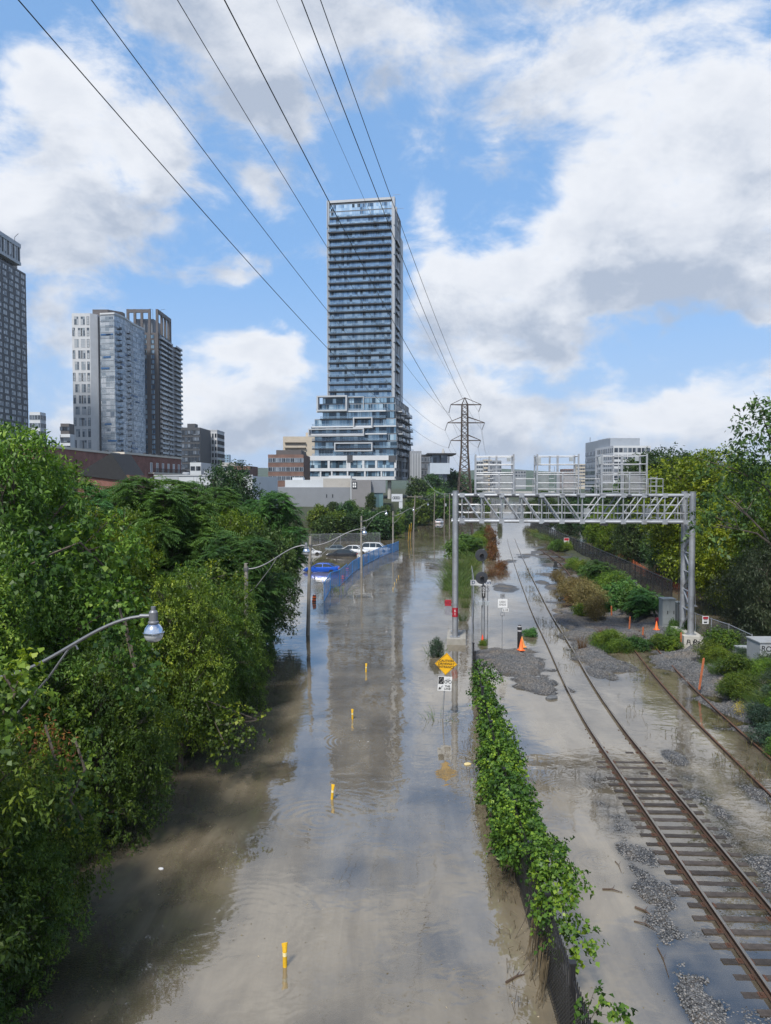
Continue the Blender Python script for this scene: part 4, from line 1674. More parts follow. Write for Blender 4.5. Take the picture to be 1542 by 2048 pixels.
def build_gantry():
    t = thing('signal_gantry', 'grey galvanised steel truss gantry spanning the railway tracks on tall tubular legs', 'signal gantry', GL, ga)
    zt, zb = 10.36, 8.56
    # left leg: a pair of tubes, one behind the other
    for y in (0, GD):
        b = MB()
        b.tube([(0, y, 0.42), (0, y, 10.62)], 0.205, 16)
        b.tube([(0, y, 0.42), (0, y, 0.47)], 0.36, 16)
        b.tube([(0, y, 10.62), (0, y, 10.64)], 0.225, 16)
        part('leg', b, GALV, t, True)
    b = MB()
    b.box(-0.55, 0.75, -0.75, GD + 0.7, -0.6, 0.42)
    part('footing', b, CONCD, t)
    for y in (0, GD):
        b = MB()
        b.tube([(GLEN, y, 0.95), (GLEN, y, 10.6)], 0.205, 16)
        b.tube([(GLEN, y, 0.95), (GLEN, y, 1.0)], 0.36, 16)
        b.tube([(GLEN, y, 10.6), (GLEN, y, 10.62)], 0.225, 16)
        part('leg', b, GALV, t, True)
    b = MB()
    b.box(GLEN - 0.62, GLEN + 0.62, -0.7, GD + 0.9, 0.1, 0.95)
    f = part('footing', b, CONC, t)
    for i_, (ch_, dx_, dz_, tl_, sz_) in enumerate((('F', -.36, .02, 9, .50), ('U', -.12, -.04, -7, .44), ('R', .12, .03, 5, .52), ('R', .36, -.03, -12, .40))):
        lettering(ch_, sz_, INK, f, (GLEN + dx_, -0.712, 0.52 + dz_), (PI / 2, R(tl_), 0), 'graffiti', bold=.006)
    b = MB()
    zz = [1.2, 2.5, 3.8, 5.1, 6.4, 7.7, 8.5]
    for i in range(len(zz) - 1):
        a, c = (0, GD) if i % 2 else (GD, 0)
        b.tube([(GLEN, a, zz[i] + .1), (GLEN, c, zz[i + 1])], 0.06, 8)
        b.tube([(GLEN, 0, zz[i + 1]), (GLEN, GD, zz[i + 1])], 0.055, 8)
    part_each('leg_brace', b, GALV2, t, True)
    b = MB()
    for i in range(len(zz) - 1):
        b.tube([(0, 0, zz[i + 1]), (0, GD, zz[i + 1])], 0.05, 8)
    part_each('leg_brace', b, GALV2, t, True)
    # the two truss faces
    n = 11
    xs = [0.45 + (GLEN - 0.9) * i / n for i in range(n + 1)]
    for y in (0, GD):
        for z, r in ((zt, 0.10), (zb, 0.115)):
            b = MB()
            b.tube([(-0.28, y, z), (GLEN + 0.2, y, z)], r, 10)
            part('chord', b, GALV, t, True)
        b = MB()
        for x in xs:
            b.tube([(x, y, zb), (x, y, zt)], 0.05, 8)
        for i in range(n):
            if i < n / 2 - .5:
                b.tube([(xs[i] + .05, y, zt), (xs[i + 1] - .05, y, zb)], 0.058, 8)
            elif i > n / 2 - .5:
                b.tube([(xs[i] + .05, y, zb), (xs[i + 1] - .05, y, zt)], 0.058, 8)
            else:
                b.tube([(xs[i] + .05, y, zt), (xs[i + 1] - .05, y, zb)], 0.058, 8)
        part_each('truss_brace', b, GALV2, t, True)
    b = MB()
    for x in xs:
        b.tube([(x, 0, zb), (x, GD, zb)], 0.045, 6)
        b.tube([(x, 0, zt), (x, GD, zt)], 0.045, 6)
    part_each('cross_member', b, GALV2, t, True)
    b = MB()
    b.box(0.3, GLEN - 0.3, 0.35, GD - 0.35, zb + 0.08, zb + 0.13)
    part('walkway', b, GRILLE, t)
    b = MB()
    for y in (0.25, GD - 0.25):
        for z in (9.12, 9.68):
            b.tube([(0.2, y, z), (GLEN - 0.2, y, z)], 0.026, 6)
        k = 0
        x = 0.9
        while x < GLEN:
            b.tube([(x, y, zb + 0.1), (x, y, 9.68)], 0.026, 6)
            x += 1.1
    part_each('handrail', b, GALV2, t, True)
    b = MB()
    for x in (6.2, 10.1):
        b.box(x - .22, x + .22, -0.2, 0.2, zb - 0.26, zb - 0.1)
    part_each('clamp', b, BLACKP, t)
    b = MB()
    for x in xs:
        for z in (zt, zb):
            b.box(x - .17, x + .17, -.128, -.116, z - .15, z + .15)
    part_each('gusset_plate', b, GALV, t)
    b = MB()
    for k in range(3):
        b.tube([(0.4, GD + .16 + .05 * k, zt - .1)] + [(0.4 + (GLEN - .8) * f, GD + .16 + .05 * k, zt - .12 - .05 * abs(math.sin(9 * f + k))) for f in np.linspace(.05, .95, 24)] + [(GLEN - .25, GD + .2, zt - .2), (GLEN - .24, GD + .21, 1.2)], .022, 5)
    part_each('conduit', b, DKSTEEL, t, True)
    b = MB()
    for x in (4.6, 9.2, 13.4):
        b.box(x - .22, x + .22, GD - .3, GD - .05, zb + .25, zb + .85)
    part_each('junction_box', b, GREYBOX, t)
    # three cages for the signal heads
    for ci, (x0, x1) in enumerate(((1.38, 3.98), (5.58, 8.35), (9.9, 12.86))):
        c = thing('signal_cage', None, None)
        c.parent = t
        w = x1 - x0
        c.location = (x0, 0, zt)
        p = MB()
        top = 2.82
        for x in (0, w):
            for y in (-0.05, GD + 0.05):
                p.box(x - .055, x + .055, y - .055, y + .055, 0.08, top)
        xm = w * 0.62
        for y in (-0.05, GD + 0.05):
            p.box(xm - .045, xm + .045, y - .045, y + .045, 0.08, 1.55)
        p.box(w * .38 - .06, w * .38 + .06, GD, GD + .12, 1.5, top - .1)
        p.box(w * .58 - .07, w * .58 + .07, GD, GD + .14, 0.1, top)
        for x in (0, w, xm):
            p.box(x - .13, x + .13, -.17, .1, 0.05, 0.11)
        part_each('post', p, GALV2, c)
        p = MB()
        for z in (0.42, 0.84, 1.42, 1.56, 2.12, 2.68):
            for y in (-0.05, GD + 0.05):
                if z == 0.42 and y > 0:
                    continue
                p.tube([(0, y, z), (w, y, z)], 0.032, 6)
            for x in (0, w):
                p.tube([(x, 0, z), (x, GD, z)], 0.028, 6)
        part_each('rail', p, GALV2, c, True)
        p = MB()
        p.quad((xm + .08, GD, .18), (w - .08, GD, .18), (w - .08, GD, 1.5), (xm + .08, GD, 1.5))
        p.quad((.08, GD, .3), (xm - .7, GD, .3), (xm - .7, GD, 1.5), (.08, GD, 1.5))
        p.quad((xm + .08, -.02, .18), (w - .08, -.02, .18), (w - .08, -.02, 1.38), (xm + .08, -.02, 1.38))
        part_each('grille', p, GRILLE, c)
        p = MB()
        if ci > 0:
            p.box(.05, .42, GD - .1, GD + .1, 2.12, 2.68)
        p.box(w - .36, w - .1, GD - .04, GD + .1, 2.38, 2.68)
        p.box(.1, w * .5, .5, GD - .2, .1, .16)
        part_each('signal_housing', p, GREYBOX, c)
        p = MB()
        lx = w * .42
        for s in (-.2, .2):
            p.tube([(lx + s, GD - .2, .1), (lx + s, GD - .2, 2.0)], 0.02, 6)
        for k in range(6):
            p.tube([(lx - .2, GD - .2, .25 + k * .3), (lx + .2, GD - .2, .25 + k * .3)], 0.016, 6)
        part('ladder', p, GALV2, c)
    # low railings between and beyond the cages
    p = MB()
    for (x0, x1) in ((4.1, 5.45), (8.5, 9.78), (13.0, 13.95)):
        for y in (0.0, GD):
            for z in (0.62, 1.12):
                p.tube([(x0, y, zt + z), (x1, y, zt + z)], 0.026, 6)
            for x in (x0, x1):
                p.tube([(x, y, zt), (x, y, zt + 1.14)], 0.03, 6)
    for x in (13.25, 13.65):
        p.tube([(x, .4, zb), (x, .4, zt + 1.3)], 0.024, 6)
    for k in range(10):
        p.tube([(13.25, .4, zb + .3 + k * .3), (13.65, .4, zb + .3 + k * .3)], 0.018, 6)
    part_each('railing', p, GALV2, t, True)
    # caged ladder behind the right leg
    p = MB()
    lx, ly = GLEN + 0.62, GD + 0.75
    for s in (-.2, .22):
        p.tube([(lx + s, ly, 2.9), (lx + s, ly, 10.25)], 0.028, 6)
    for k in range(25):
        p.tube([(lx - .2, ly, 3.0 + k * .29), (lx + .22, ly, 3.0 + k * .29)], 0.016, 5)
    for s in ((-.36, .25), (.4, .25), (-.2, .68), (.25, .68)):
        p.tube([(lx + s[0], ly + s[1], 3.9), (lx + s[0], ly + s[1], 10.25)], 0.018, 5)
    for k in range(7):
        z = 3.9 + k * 1.05
        p.tube([(lx - .2, ly, z), (lx - .38, ly + .25, z), (lx - .2, ly + .68, z), (lx + .25, ly + .68, z), (lx + .42, ly + .25, z), (lx + .22, ly, z)], 0.024, 5)
    for s in (-.34, -.1, .2, .45):
        p.tube([(lx + s * .8, ly + .1, 4.6), (lx + s * 1.15, ly + .2, 2.5)], 0.022, 5)
    p.box(lx - .4, lx + .55, ly - .1, ly + .7, 2.42, 2.48)
    part('caged_ladder', p, GALV2, t, True)
    return t


build_gantry()

# red prohibition plates hung on the left gantry leg
def no_plate():
    b = MB()
    b.box(-0.23, 0.23, -0.02, 0.0, -0.62, 0.0)
    base = GL + Vector((-0.48, -0.1, 3.05))
    t = thing('warning_plate', 'red and grey warning plate fixed to the left gantry leg', 'warning sign', base, ga)
    b = MB()
    b.box(-0.24, 0.2, -0.02, 0.0, -0.43, 0.0)
    p = part('red_panel', b, REDP, t)
    lettering('NO', 0.34, mat('dark_red_ink', (0.13, 0.01, 0.02), 0.5), p, (-0.02, -0.024, -0.21), (PI / 2, 0, 0))
    b = MB()
    b.box(-0.24, 0.2, -0.02, 0.0, -1.09, -0.433)
    part('grey_panel', b, mat('plate_grey', (0.22, 0.22, 0.25), .5, 0, .2, 5), t)
    b = MB()
    b.tube([(0.2, 0, -.3), (.45, .1, -.3)], .02, 6)
    b.tube([(0.2, 0, -1.0), (.45, .1, -1.0)], .02, 6)
    part('bracket', b, GALV2, t)


no_plate()
b = MB()
for k in range(9):
    a = -2.3 + k * 0.24
    b.box(math.sin(a) * .22 - .06, math.sin(a) * .22 + .06, -math.cos(a) * .22 - .003, -math.cos(a) * .22 + .003, 0, 0.9)
b = MB()
b.lathe([(0.212, 0), (0.212, 0.65)], 16)
t_ = thing('number_band', 'red number band wrapped round the left gantry leg', 'number plate', GL + Vector((0, 0, 1.85)), ga)
part('band', b, REDP, t_, True)
lettering('6\n1', 0.26, SIGNWHITE, t_, (0.0, -0.216, 0.33), (PI / 2, 0, 0), space=.9)

# ------------------------------------------------------------------ transmission pylon
PY = D(928.5, 1060, 150.0)


def build_pylon():
    s = 150.0 / F
    t = thing('transmission_pylon', 'tall rusty brown steel lattice pylon carrying the overhead power lines', 'pylon', (PY.x, 150.0, 0))
    zf = lambda py: D(928, py, 150.0).z
    def half(z):
        lv = [(0, 1.62), (zf(985), 1.28), (zf(900), 0.66), (zf(840), 0.60), (zf(812), 0.57)]
        return float(np.interp(z, [a for a, _ in lv], [b for _, b in lv]))
    ztop = zf(809)
    levels = [0, 2.6, 5.0, 7.2, 9.2, 10.9, 12.5, 13.9, 15.1, 16.3, 17.4, 18.5, 19.6, 20.7, 21.8, 22.9, 24.0, 25.0, 26.0, ztop]
    for sx in (-1, 1):
        for sy in (-1, 1):
            b = MB()
            pts = [(sx * half(z), sy * half(z), z) for z in levels]
            for a, c in zip(pts, pts[1:]):
                b.bar(a, c, 0.20)
            b.bar(pts[-1], (0, 0, zf(795)), 0.1)
            part('leg', b, RUSTPAINT, t)
    b = MB()
    for i in range(len(levels) - 1):
        z0, z1 = levels[i], levels[i + 1]
        h0, h1 = half(z0), half(z1)
        for (a, c) in (((-1, -1), (1, -1)), ((1, -1), (1, 1)), ((1, 1), (-1, 1)), ((-1, 1), (-1, -1))):
            b.bar((a[0] * h0, a[1] * h0, z0), (c[0] * h1, c[1] * h1, z1), 0.09)
            b.bar((c[0] * h0, c[1] * h0, z0), (a[0] * h1, a[1] * h1, z1), 0.09)
            if i % 2 == 0:
                b.bar((a[0] * h1, a[1] * h1, z1), (c[0] * h1, c[1] * h1, z1), 0.09)
    part('lattice_bracing', b, RUSTPAINT, t)
    ends = {}
    for nm, py, xl, xr, up in (('top', 809.4, 900.5, 961.3, 795.5), ('middle', 845.6, 894.4, 968.2, 834), ('bottom', 881, 901, 960.6, 870)):
        z = zf(py)
        b = MB()
        for xp in (xl, xr):
            x = (xp - 928.5) * s
            h = half(z)
            sg = 1 if x > 0 else -1
            for y in (-1, 1):
                b.bar((sg * h, y * h, z), (x, 0, z), 0.16)
                b.bar((sg * h * (0.05 if nm == 'top' else 1), y * h * (0.05 if nm == 'top' else 1), zf(up)), (x, 0, z + .03), 0.11)
            for q in (0.35, 0.68):
                b.bar((sg * h + (x - sg * h) * q, h * (1 - q), z), (sg * h + (x - sg * h) * q, -h * (1 - q), z), 0.05)
            ends[(nm, sg)] = (x, z)
        b.bar((-half(z), -half(z), z), (half(z), -half(z), z), .11)
        part('crossarm', b, RUSTPAINT, t)
    clamps = {}
    for key, px, py in ((('top', -1), 897.8, 826), (('middle', -1), 890, 861), (('bottom', -1), 897, 896), (('top', 1), 957.3, 823.5), (('middle', 1), 964, 859.5), (('bottom', 1), 956, 895)):
        x, z = ends[key]
        e = D(px, py, 150.0)
        q = Vector((e.x - PY.x, -0.0, e.z))
        b = MB()
        a = Vector((x, 0, z))
        prof = []
        n = 8
        for k in range(n):
            f0, f1, f2 = (k + .1) / n, (k + .5) / n, (k + .95) / n
            for f_, r in ((f0, .04), (f1, .13), (f2, .05)):
                prof.append((a.lerp(q, f_), r))
        b.tube([p_ for p_, _ in prof], [r for _, r in prof], 8)
        part('insulator', b, INSUL, t, True)
        clamps[key] = e
    clamps['peak'] = D(928.5, 795.5, 150.0)
    return clamps


CL = build_pylon()
WIRE = mat('cable', (0.022, 0.026, 0.034), 0.45, 0.3)
S = 0.177
for key, px0, lab in ((('bottom', -1), 37, 'overhead power line strung from the lowest left arm of the pylon'),
                      (('middle', -1), 183, 'overhead power line strung from the middle left arm of the pylon'),
                      (('top', -1), 355, 'overhead power line strung from the top left arm of the pylon'),
                      (('bottom', 1), 449, 'overhead power line strung from the lowest right arm of the pylon'),
                      ('peak', 553, 'thin overhead ground wire strung from the peak of the pylon'),
                      (('middle', 1), 603, 'overhead power line strung from the middle right arm of the pylon'),
                      (('top', 1), 641, 'overhead power line strung from the top right arm of the pylon')):
    c = CL[key]
    r = ray(px0, 0)
    sl = r.x / r.y
    Y = (c.x - S * 150) / (sl - S)
    z0 = H + r.z / r.y * Y
    # sagging curve through the clamp and the point at the top of the photograph
    base = (Y - 126) ** 2 - 576
    a = (z0 - c.z) / base
    pts = [(c.x + S * (y - 150), y, c.z + a * ((y - 126) ** 2 - 576)) for y in np.concatenate([np.linspace(-45, 20, 14), np.linspace(22, 150, 60)])]
    # on to the next tower up the valley
    far = [(c.x + 0.15 * (y - 150), y, c.z + 0.00045 * ((y - 245) ** 2 - 9025)) for y in np.linspace(155, 380, 30)]
    b = MB()
    b.tube(pts + far, 0.011 if key == 'peak' else 0.019, 5, False)
    solo('power_line', b, WIRE, lab, 'power line', group='power lines running to the pylon')
# ------------------------------------------------------------------ railway tracks
RAILSIDE = mat('rail_rust', (0.075, 0.048, 0.034), 0.7, 0.4, 0.25, 3, dirt=(0.12, 0.06, 0.03), dscale=2)
RAILTOP = mat('rail_head', (0.34, 0.30, 0.25), 0.32, 0.75, 0.15, 1.2)
RAILOLD = mat('rail_head_rusty', (0.15, 0.075, 0.045), 0.6, 0.4, 0.25, 2)
TIE = mat('weathered_tie', (0.045, 0.037, 0.032), 0.85, 0, 0.4, 5, 0.012, 16, dirt=(0.03, 0.028, 0.026), dscale=3, objvar=.3)
PLATE = mat('tie_plate', (0.10, 0.052, 0.034), 0.75, 0.3, 0.3, 6)


def rail_mb(fn, off, y0, y1, zt, h=0.17, step=1.0):
    """head, web and foot of one rail swept along the course"""
    prof = [(-.07, -h), (.07, -h), (.07, -h + .02), (.012, -h + .04), (.012, -.045), (.036, -.035), (.036, -.004), (.026, 0), (-.026, 0), (-.036, -.004), (-.036, -.035), (-.012, -.045), (-.012, -h + .04), (-.07, -h + .02)]
    b = MB()
    rings = []
    y = y0
    while y <= y1 + 1e-6:
        t = tangent(fn, y)
        nrm = Vector((t.y, -t.x, 0))
        c = Vector((float(fn(y)), y, zt(y))) + nrm * off
        rings.append([c + nrm * a + Vector((0, 0, z)) for a, z in prof])
        y += step if y < 130 else step * 6
    b.loft(rings)
    n = len(prof)
    # the running surface is bright
    for k, f in enumerate(b.f):
        if len(f) == 4 and (f[0] % n) in (6, 7, 8):
            b.k[k] = 1
    return b


zmain = lambda y: 0.204 - 0.074 * float(sstep(np.array(y), 24, 36)) - 0.05 * float(sstep(np.array(y), 70, 130))
t = thing('railway_track', 'main railway track with bright worn rails running through the flood water', 'railway track', (float(track_x(30)), 30, 0))
off = -Vector(t.location)
for s in (-0.76, 0.76):
    b = rail_mb(track_x, s, 6, 150, zmain)
    b.v = [tuple(Vector(p) + off) for p in b.v]
    part('rail', b, [RAILSIDE, RAILTOP], t)
tie0 = None
y = 9.0
rt = random.Random(3)
k = 0
while y < 44:
    c = Vector((float(track_x(y)), y, 0))
    tg = tangent(track_x, y)
    rz = math.atan2(tg.y, tg.x) - PI / 2 + rt.uniform(-.02, .02)
    ztop = zmain(y) - 0.178 + rt.uniform(-.018, .016)
    if tie0 is None:
        b = MB()
        L = 1.29
        rings = []
        for i in range(13):
            x = -L + 2 * L * i / 12
            w = .10 + rt.uniform(-.008, .008)
            d = rt.uniform(-.008, .006)
            rings.append([(x, -w, -.17), (x, w, -.17), (x, w, d), (x, -w, d)])
        b.loft(rings)
        me_tie = b.mesh('tie', TIE)
        b = MB()
        b.box(-.19, .19, -.09, .09, -.004, .014)
        for q in (-.13, .13):
            b.box(q - .02, q + .02, -.05, .05, .012, .045)
        me_plate = b.mesh('tie_plate', PLATE)
        tie0 = True
    o = link('tie', me_tie, t, c + off + Vector((rt.uniform(-.05, .05), 0, ztop)), rz)
    o.scale = (1 + rt.uniform(-.03, .04), 1, 1)
    if y < 34:
        for s in (-.76, .76):
            link('tie_plate', me_plate, o, (s, 0, 0))
    y += 0.56 + rt.uniform(-.02, .02)
    k += 1

zsid = lambda y: 0.13 - 0.02 * float(sstep(np.array(y), 40, 60))
t = thing('railway_track', 'disused siding with two dark rusty rails beside the main track', 'railway track', (float(siding_x(30)), 30, 0))
off = -Vector(t.location)
for s in (-0.76, 0.76):
    b = rail_mb(siding_x, s, 8, 62, zsid)
    b.v = [tuple(Vector(p) + off) for p in b.v]
    part('rail', b, [RAILSIDE, RAILOLD], t)
y = 9.0
while y < 60:
    c = Vector((float(siding_x(y)), y, 0))
    tg = tangent(siding_x, y)
    o = link('tie', me_tie, t, c + off + Vector((rt.uniform(-.1, .1), 0, zsid(y) - 0.19 + rt.uniform(-.03, .0))), math.atan2(tg.y, tg.x) - PI / 2 + rt.uniform(-.05, .05))
    y += 0.62 + rt.uniform(-.05, .05)

# short rusty siding far up the yard
b = MB()
far_rails = lambda y: np.interp(y, [70, 84, 100, 118, 140], [20.0, 22.2, 24.6, 26.0, 28.0])
t = thing('railway_track', 'broken rusty track end half buried in brown weeds beyond the gantry', 'railway track', (22, 84, 0))
for s in (-.76, .76):
    b = rail_mb(far_rails, s, 70, 122, lambda y: 0.22)
    b.v = [tuple(Vector(p) - Vector((22, 84, 0))) for p in b.v]
    part('rail', b, [RAILSIDE, RAILOLD], t)
y = 84.0
while y < 124:
    c = Vector((float(far_rails(y)), y, 0))
    link('tie', me_tie, t, c - Vector((22, 84, 0)) + Vector((rt.uniform(-.2, .2), 0, .06)), -.18 + rt.uniform(-.1, .1))
    y += 1.7


# ------------------------------------------------------------------ loose ballast stones (stuff)
def scatter_stones():
    base = []
    for s in range(5):
        rr = random.Random(s)
        pts = [Vector((math.sin(a) * math.cos(e), math.cos(a) * math.cos(e), math.sin(e))) * rr.uniform(.65, 1.15) for e in (-.6, .55) for a in [j * 2 * PI / 5 + rr.uniform(-.3, .3) for j in range(5)]]
        pts.append(Vector((0, 0, 1)) * rr.uniform(.6, 1.0))
        base.append(np.array([tuple(p) for p in pts]))
    fs = []
    for j in range(5):
        k = (j + 1) % 5
        fs += [(j, k, 5 + k), (j, 5 + k, 5 + j), (5 + j, 5 + k, 10)]
    fs = np.array(fs)
    N = 170000
    # candidates, thinned to those that stand clear of the water
    y = 9 + (RNG.random(N) ** 1.6) * 46
    x = np.interp(y, np.linspace(0, 100, 400), track_x(np.linspace(0, 100, 400))) + RNG.uniform(-4.5, 8.5, N)
    z = ground_h(x, y)
    ok = (z > -0.05) & (x < 24)
    x, y, z = x[ok], y[ok], z[ok]
    n = min(len(x), 60000)
    x, y, z = x[:n], y[:n], z[:n]
    V, Fc, O = [], [], 0
    for s in range(5):
        idx = np.arange(s, n, 5)
        sc = RNG.uniform(0.016, 0.038, len(idx))
        ang = RNG.uniform(0, 2 * PI, len(idx))
        c, sn = np.cos(ang), np.sin(ang)
        bb = base[s]
        vx = (bb[None, :, 0] * c[:, None] - bb[None, :, 1] * sn[:, None]) * sc[:, None] + x[idx][:, None]
        vy = (bb[None, :, 0] * sn[:, None] + bb[None, :, 1] * c[:, None]) * sc[:, None] + y[idx][:, None]
        vz = bb[None, :, 2] * sc[:, None] * .75 + z[idx][:, None] + sc[:, None] * .3
        V.append(np.stack([vx, vy, vz], -1).reshape(-1, 3))
        Fc.append((fs[None] + (np.arange(len(idx)) * 11)[:, None, None]).reshape(-1, 3) + O)
        O += len(idx) * 11
    V, Fc = np.concatenate(V), np.concatenate(Fc)
    me = bpy.data.meshes.new('ballast')
    me.vertices.add(len(V))
    me.vertices.foreach_set('co', V.astype(np.float32).ravel())
    me.loops.add(Fc.size)
    me.loops.foreach_set('vertex_index', Fc.astype(np.int32).ravel())
    me.polygons.add(len(Fc))
    me.polygons.foreach_set('loop_start', (np.arange(len(Fc)) * 3).astype(np.int32))
    a = me.attributes.new('tint', 'FLOAT', 'POINT')
    a.data.foreach_set('value', np.repeat(RNG.random(len(V) // 11), 11).astype(np.float32))
    me.update(calc_edges=True)
    m = bpy.data.materials.new('ballast_stone')
    m.use_nodes = True
    t = NT(m.node_tree)
    p = m.node_tree.nodes['Principled BSDF']
    p.inputs['Roughness'].default_value = .8
    at = t.new('ShaderNodeAttribute', attribute_name='tint')
    rp = t.new('ShaderNodeValToRGB')
    e = rp.color_ramp.elements
    e.new(.5)
    for q, (po, c) in zip(e, ((0, (.05, .053, .058)), (.6, (.115, .12, .125)), (1, (.22, .21, .20)))):
        q.position = po
        q.color = c4(c)
    t.put(rp.inputs[0], at.outputs['Fac'])
    t.put(p.inputs['Base Color'], rp.outputs[0])
    me.materials.append(m)
    tag(link('ballast', me), 'loose grey crushed stone ballast lying along the tracks', 'gravel', kind='stuff')


scatter_stones()
# ------------------------------------------------------------------ foliage
BARK = mat('bark', (0.085, 0.07, 0.055), 0.9, 0, 0.3, 4, 0.02, 12)
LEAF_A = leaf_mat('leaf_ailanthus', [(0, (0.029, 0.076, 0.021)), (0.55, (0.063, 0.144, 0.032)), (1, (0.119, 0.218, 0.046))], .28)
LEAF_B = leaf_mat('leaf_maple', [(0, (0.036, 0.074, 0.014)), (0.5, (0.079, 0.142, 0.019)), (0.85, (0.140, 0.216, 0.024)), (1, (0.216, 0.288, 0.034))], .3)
LEAF_V = leaf_mat('leaf_vine', [(0, (0.022, 0.052, 0.011)), (0.45, (0.063, 0.121, 0.016)), (0.8, (0.128, 0.201, 0.021)), (1, (0.232, 0.299, 0.028))], .3)
LEAF_Y = leaf_mat('leaf_locust', [(0, (0.052, 0.098, 0.010)), (0.5, (0.135, 0.205, 0.014)), (1, (0.23, 0.29, 0.02))], .35)
LEAF_D = leaf_mat('leaf_dark', [(0, (0.021, 0.049, 0.018)), (0.6, (0.047, 0.095, 0.026)), (1, (0.088, 0.149, 0.037))], .25)
LEAF_W = leaf_mat('leaf_willow', [(0, (0.022, 0.040, 0.024)), (0.6, (0.045, 0.075, 0.042)), (1, (0.085, 0.12, 0.068))], .25)
GRASS = leaf_mat('leaf_grass', [(0, (0.04, 0.07, 0.016)), (0.6, (0.09, 0.14, 0.03)), (1, (0.16, 0.19, 0.05))], .3)
DRY = leaf_mat('leaf_dry', [(0, (0.13, 0.08, 0.03)), (0.6, (0.24, 0.165, 0.055)), (1, (0.30, 0.22, 0.09))], .3)
RED = leaf_mat('leaf_russet', [(0, (0.09, 0.035, 0.018)), (0.6, (0.20, 0.085, 0.035)), (1, (0.22, 0.15, 0.045))], .3)


def unit(v):
    return v / np.maximum(np.linalg.norm(v, axis=-1, keepdims=True), 1e-6)


def lumps_points(lumps, n, inner=0.55):
    """points through the outer shells of a union of ellipsoids (cx,cy,cz,rx,ry,rz) and their outward directions"""
    w = np.array([l[3] * l[4] + l[4] * l[5] + l[3] * l[5] for l in lumps])
    pick = RNG.choice(len(lumps), n, p=w / w.sum())
    L = np.array(lumps)[pick]
    u = unit(RNG.normal(0, 1, (n, 3)))
    r = inner + (1 - inner) * RNG.random(n) ** 0.6
    p = L[:, :3] + u * L[:, 3:6] * r[:, None]
    out = unit(u / L[:, 3:6])
    # drop points buried deep in another lump
    keep = np.ones(n, bool)
    for l in lumps:
        d = (((p - np.array(l[:3])) / np.array(l[3:6])) ** 2).sum(1)
        keep &= ~(d < 0.20)
    return p[keep], out[keep]


def make_lumps(rng, h, rad, z0, n, flat=0.8, spread=0.75):
    """a crown between z0 and h: a core with lobes at uneven heights"""
    out = [(0, 0, (z0 + h) / 2, rad * .50, rad * .50, (h - z0) * .36)]
    for i in range(n):
        f = (i + .5) / n
        z = z0 + (h - z0) * (0.12 + 0.78 * f)
        env = math.sin(PI * min(1, max(0, (0.16 + 0.78 * f)))) ** 0.6
        a = i * 2.4 + rng.uniform(-.5, .5)
        d = rad * spread * env * rng.uniform(.60, 1.12)
        r = rad * rng.uniform(.20, .37)
        out.append((d * math.cos(a), d * math.sin(a), z, r, r, r * flat * rng.uniform(.8, 1.15)))
    return out


def crown_sprays(name, lumps, nt, per, L, W, m, droop=0.35, spread=.28, inner=.5, facing=.6, ragged=.55):
    """broad-leaved crown: twigs with leaves along them"""
    p, o = lumps_points(lumps, nt, inner)
    n = len(p)
    d = unit(o * .7 + RNG.normal(0, .45, (n, 3)) + np.array([0, 0, .1]))
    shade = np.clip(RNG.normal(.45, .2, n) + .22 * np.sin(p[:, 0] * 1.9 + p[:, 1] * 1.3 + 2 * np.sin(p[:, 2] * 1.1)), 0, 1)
    f = (np.arange(per) + .5) / per
    base = p[:, None, :] + d[:, None, :] * (f[None, :, None] * spread * 2.2) + RNG.normal(0, spread * .28, (n, per, 3))
    base[:, :, 2] -= droop * spread * (f[None, :] ** 2) * 1.6
    ld = unit(d[:, None, :] * .5 + RNG.normal(0, .7, (n, per, 3)) + np.array([0, 0, -droop]))
    tint = shade[:, None] + RNG.normal(0, .14, (n, per))
    q = n * per
    up = unit(RNG.normal(0, ragged, (q, 3)) + np.array([0, 0, 1.0]) + np.repeat(o, per, 0) * facing)
    sc = RNG.uniform(.55, 1.35, q)
    return leaf_mesh(name, base.reshape(-1, 3), ld.reshape(-1, 3), L * sc, W * sc, m, tint.ravel(), up)


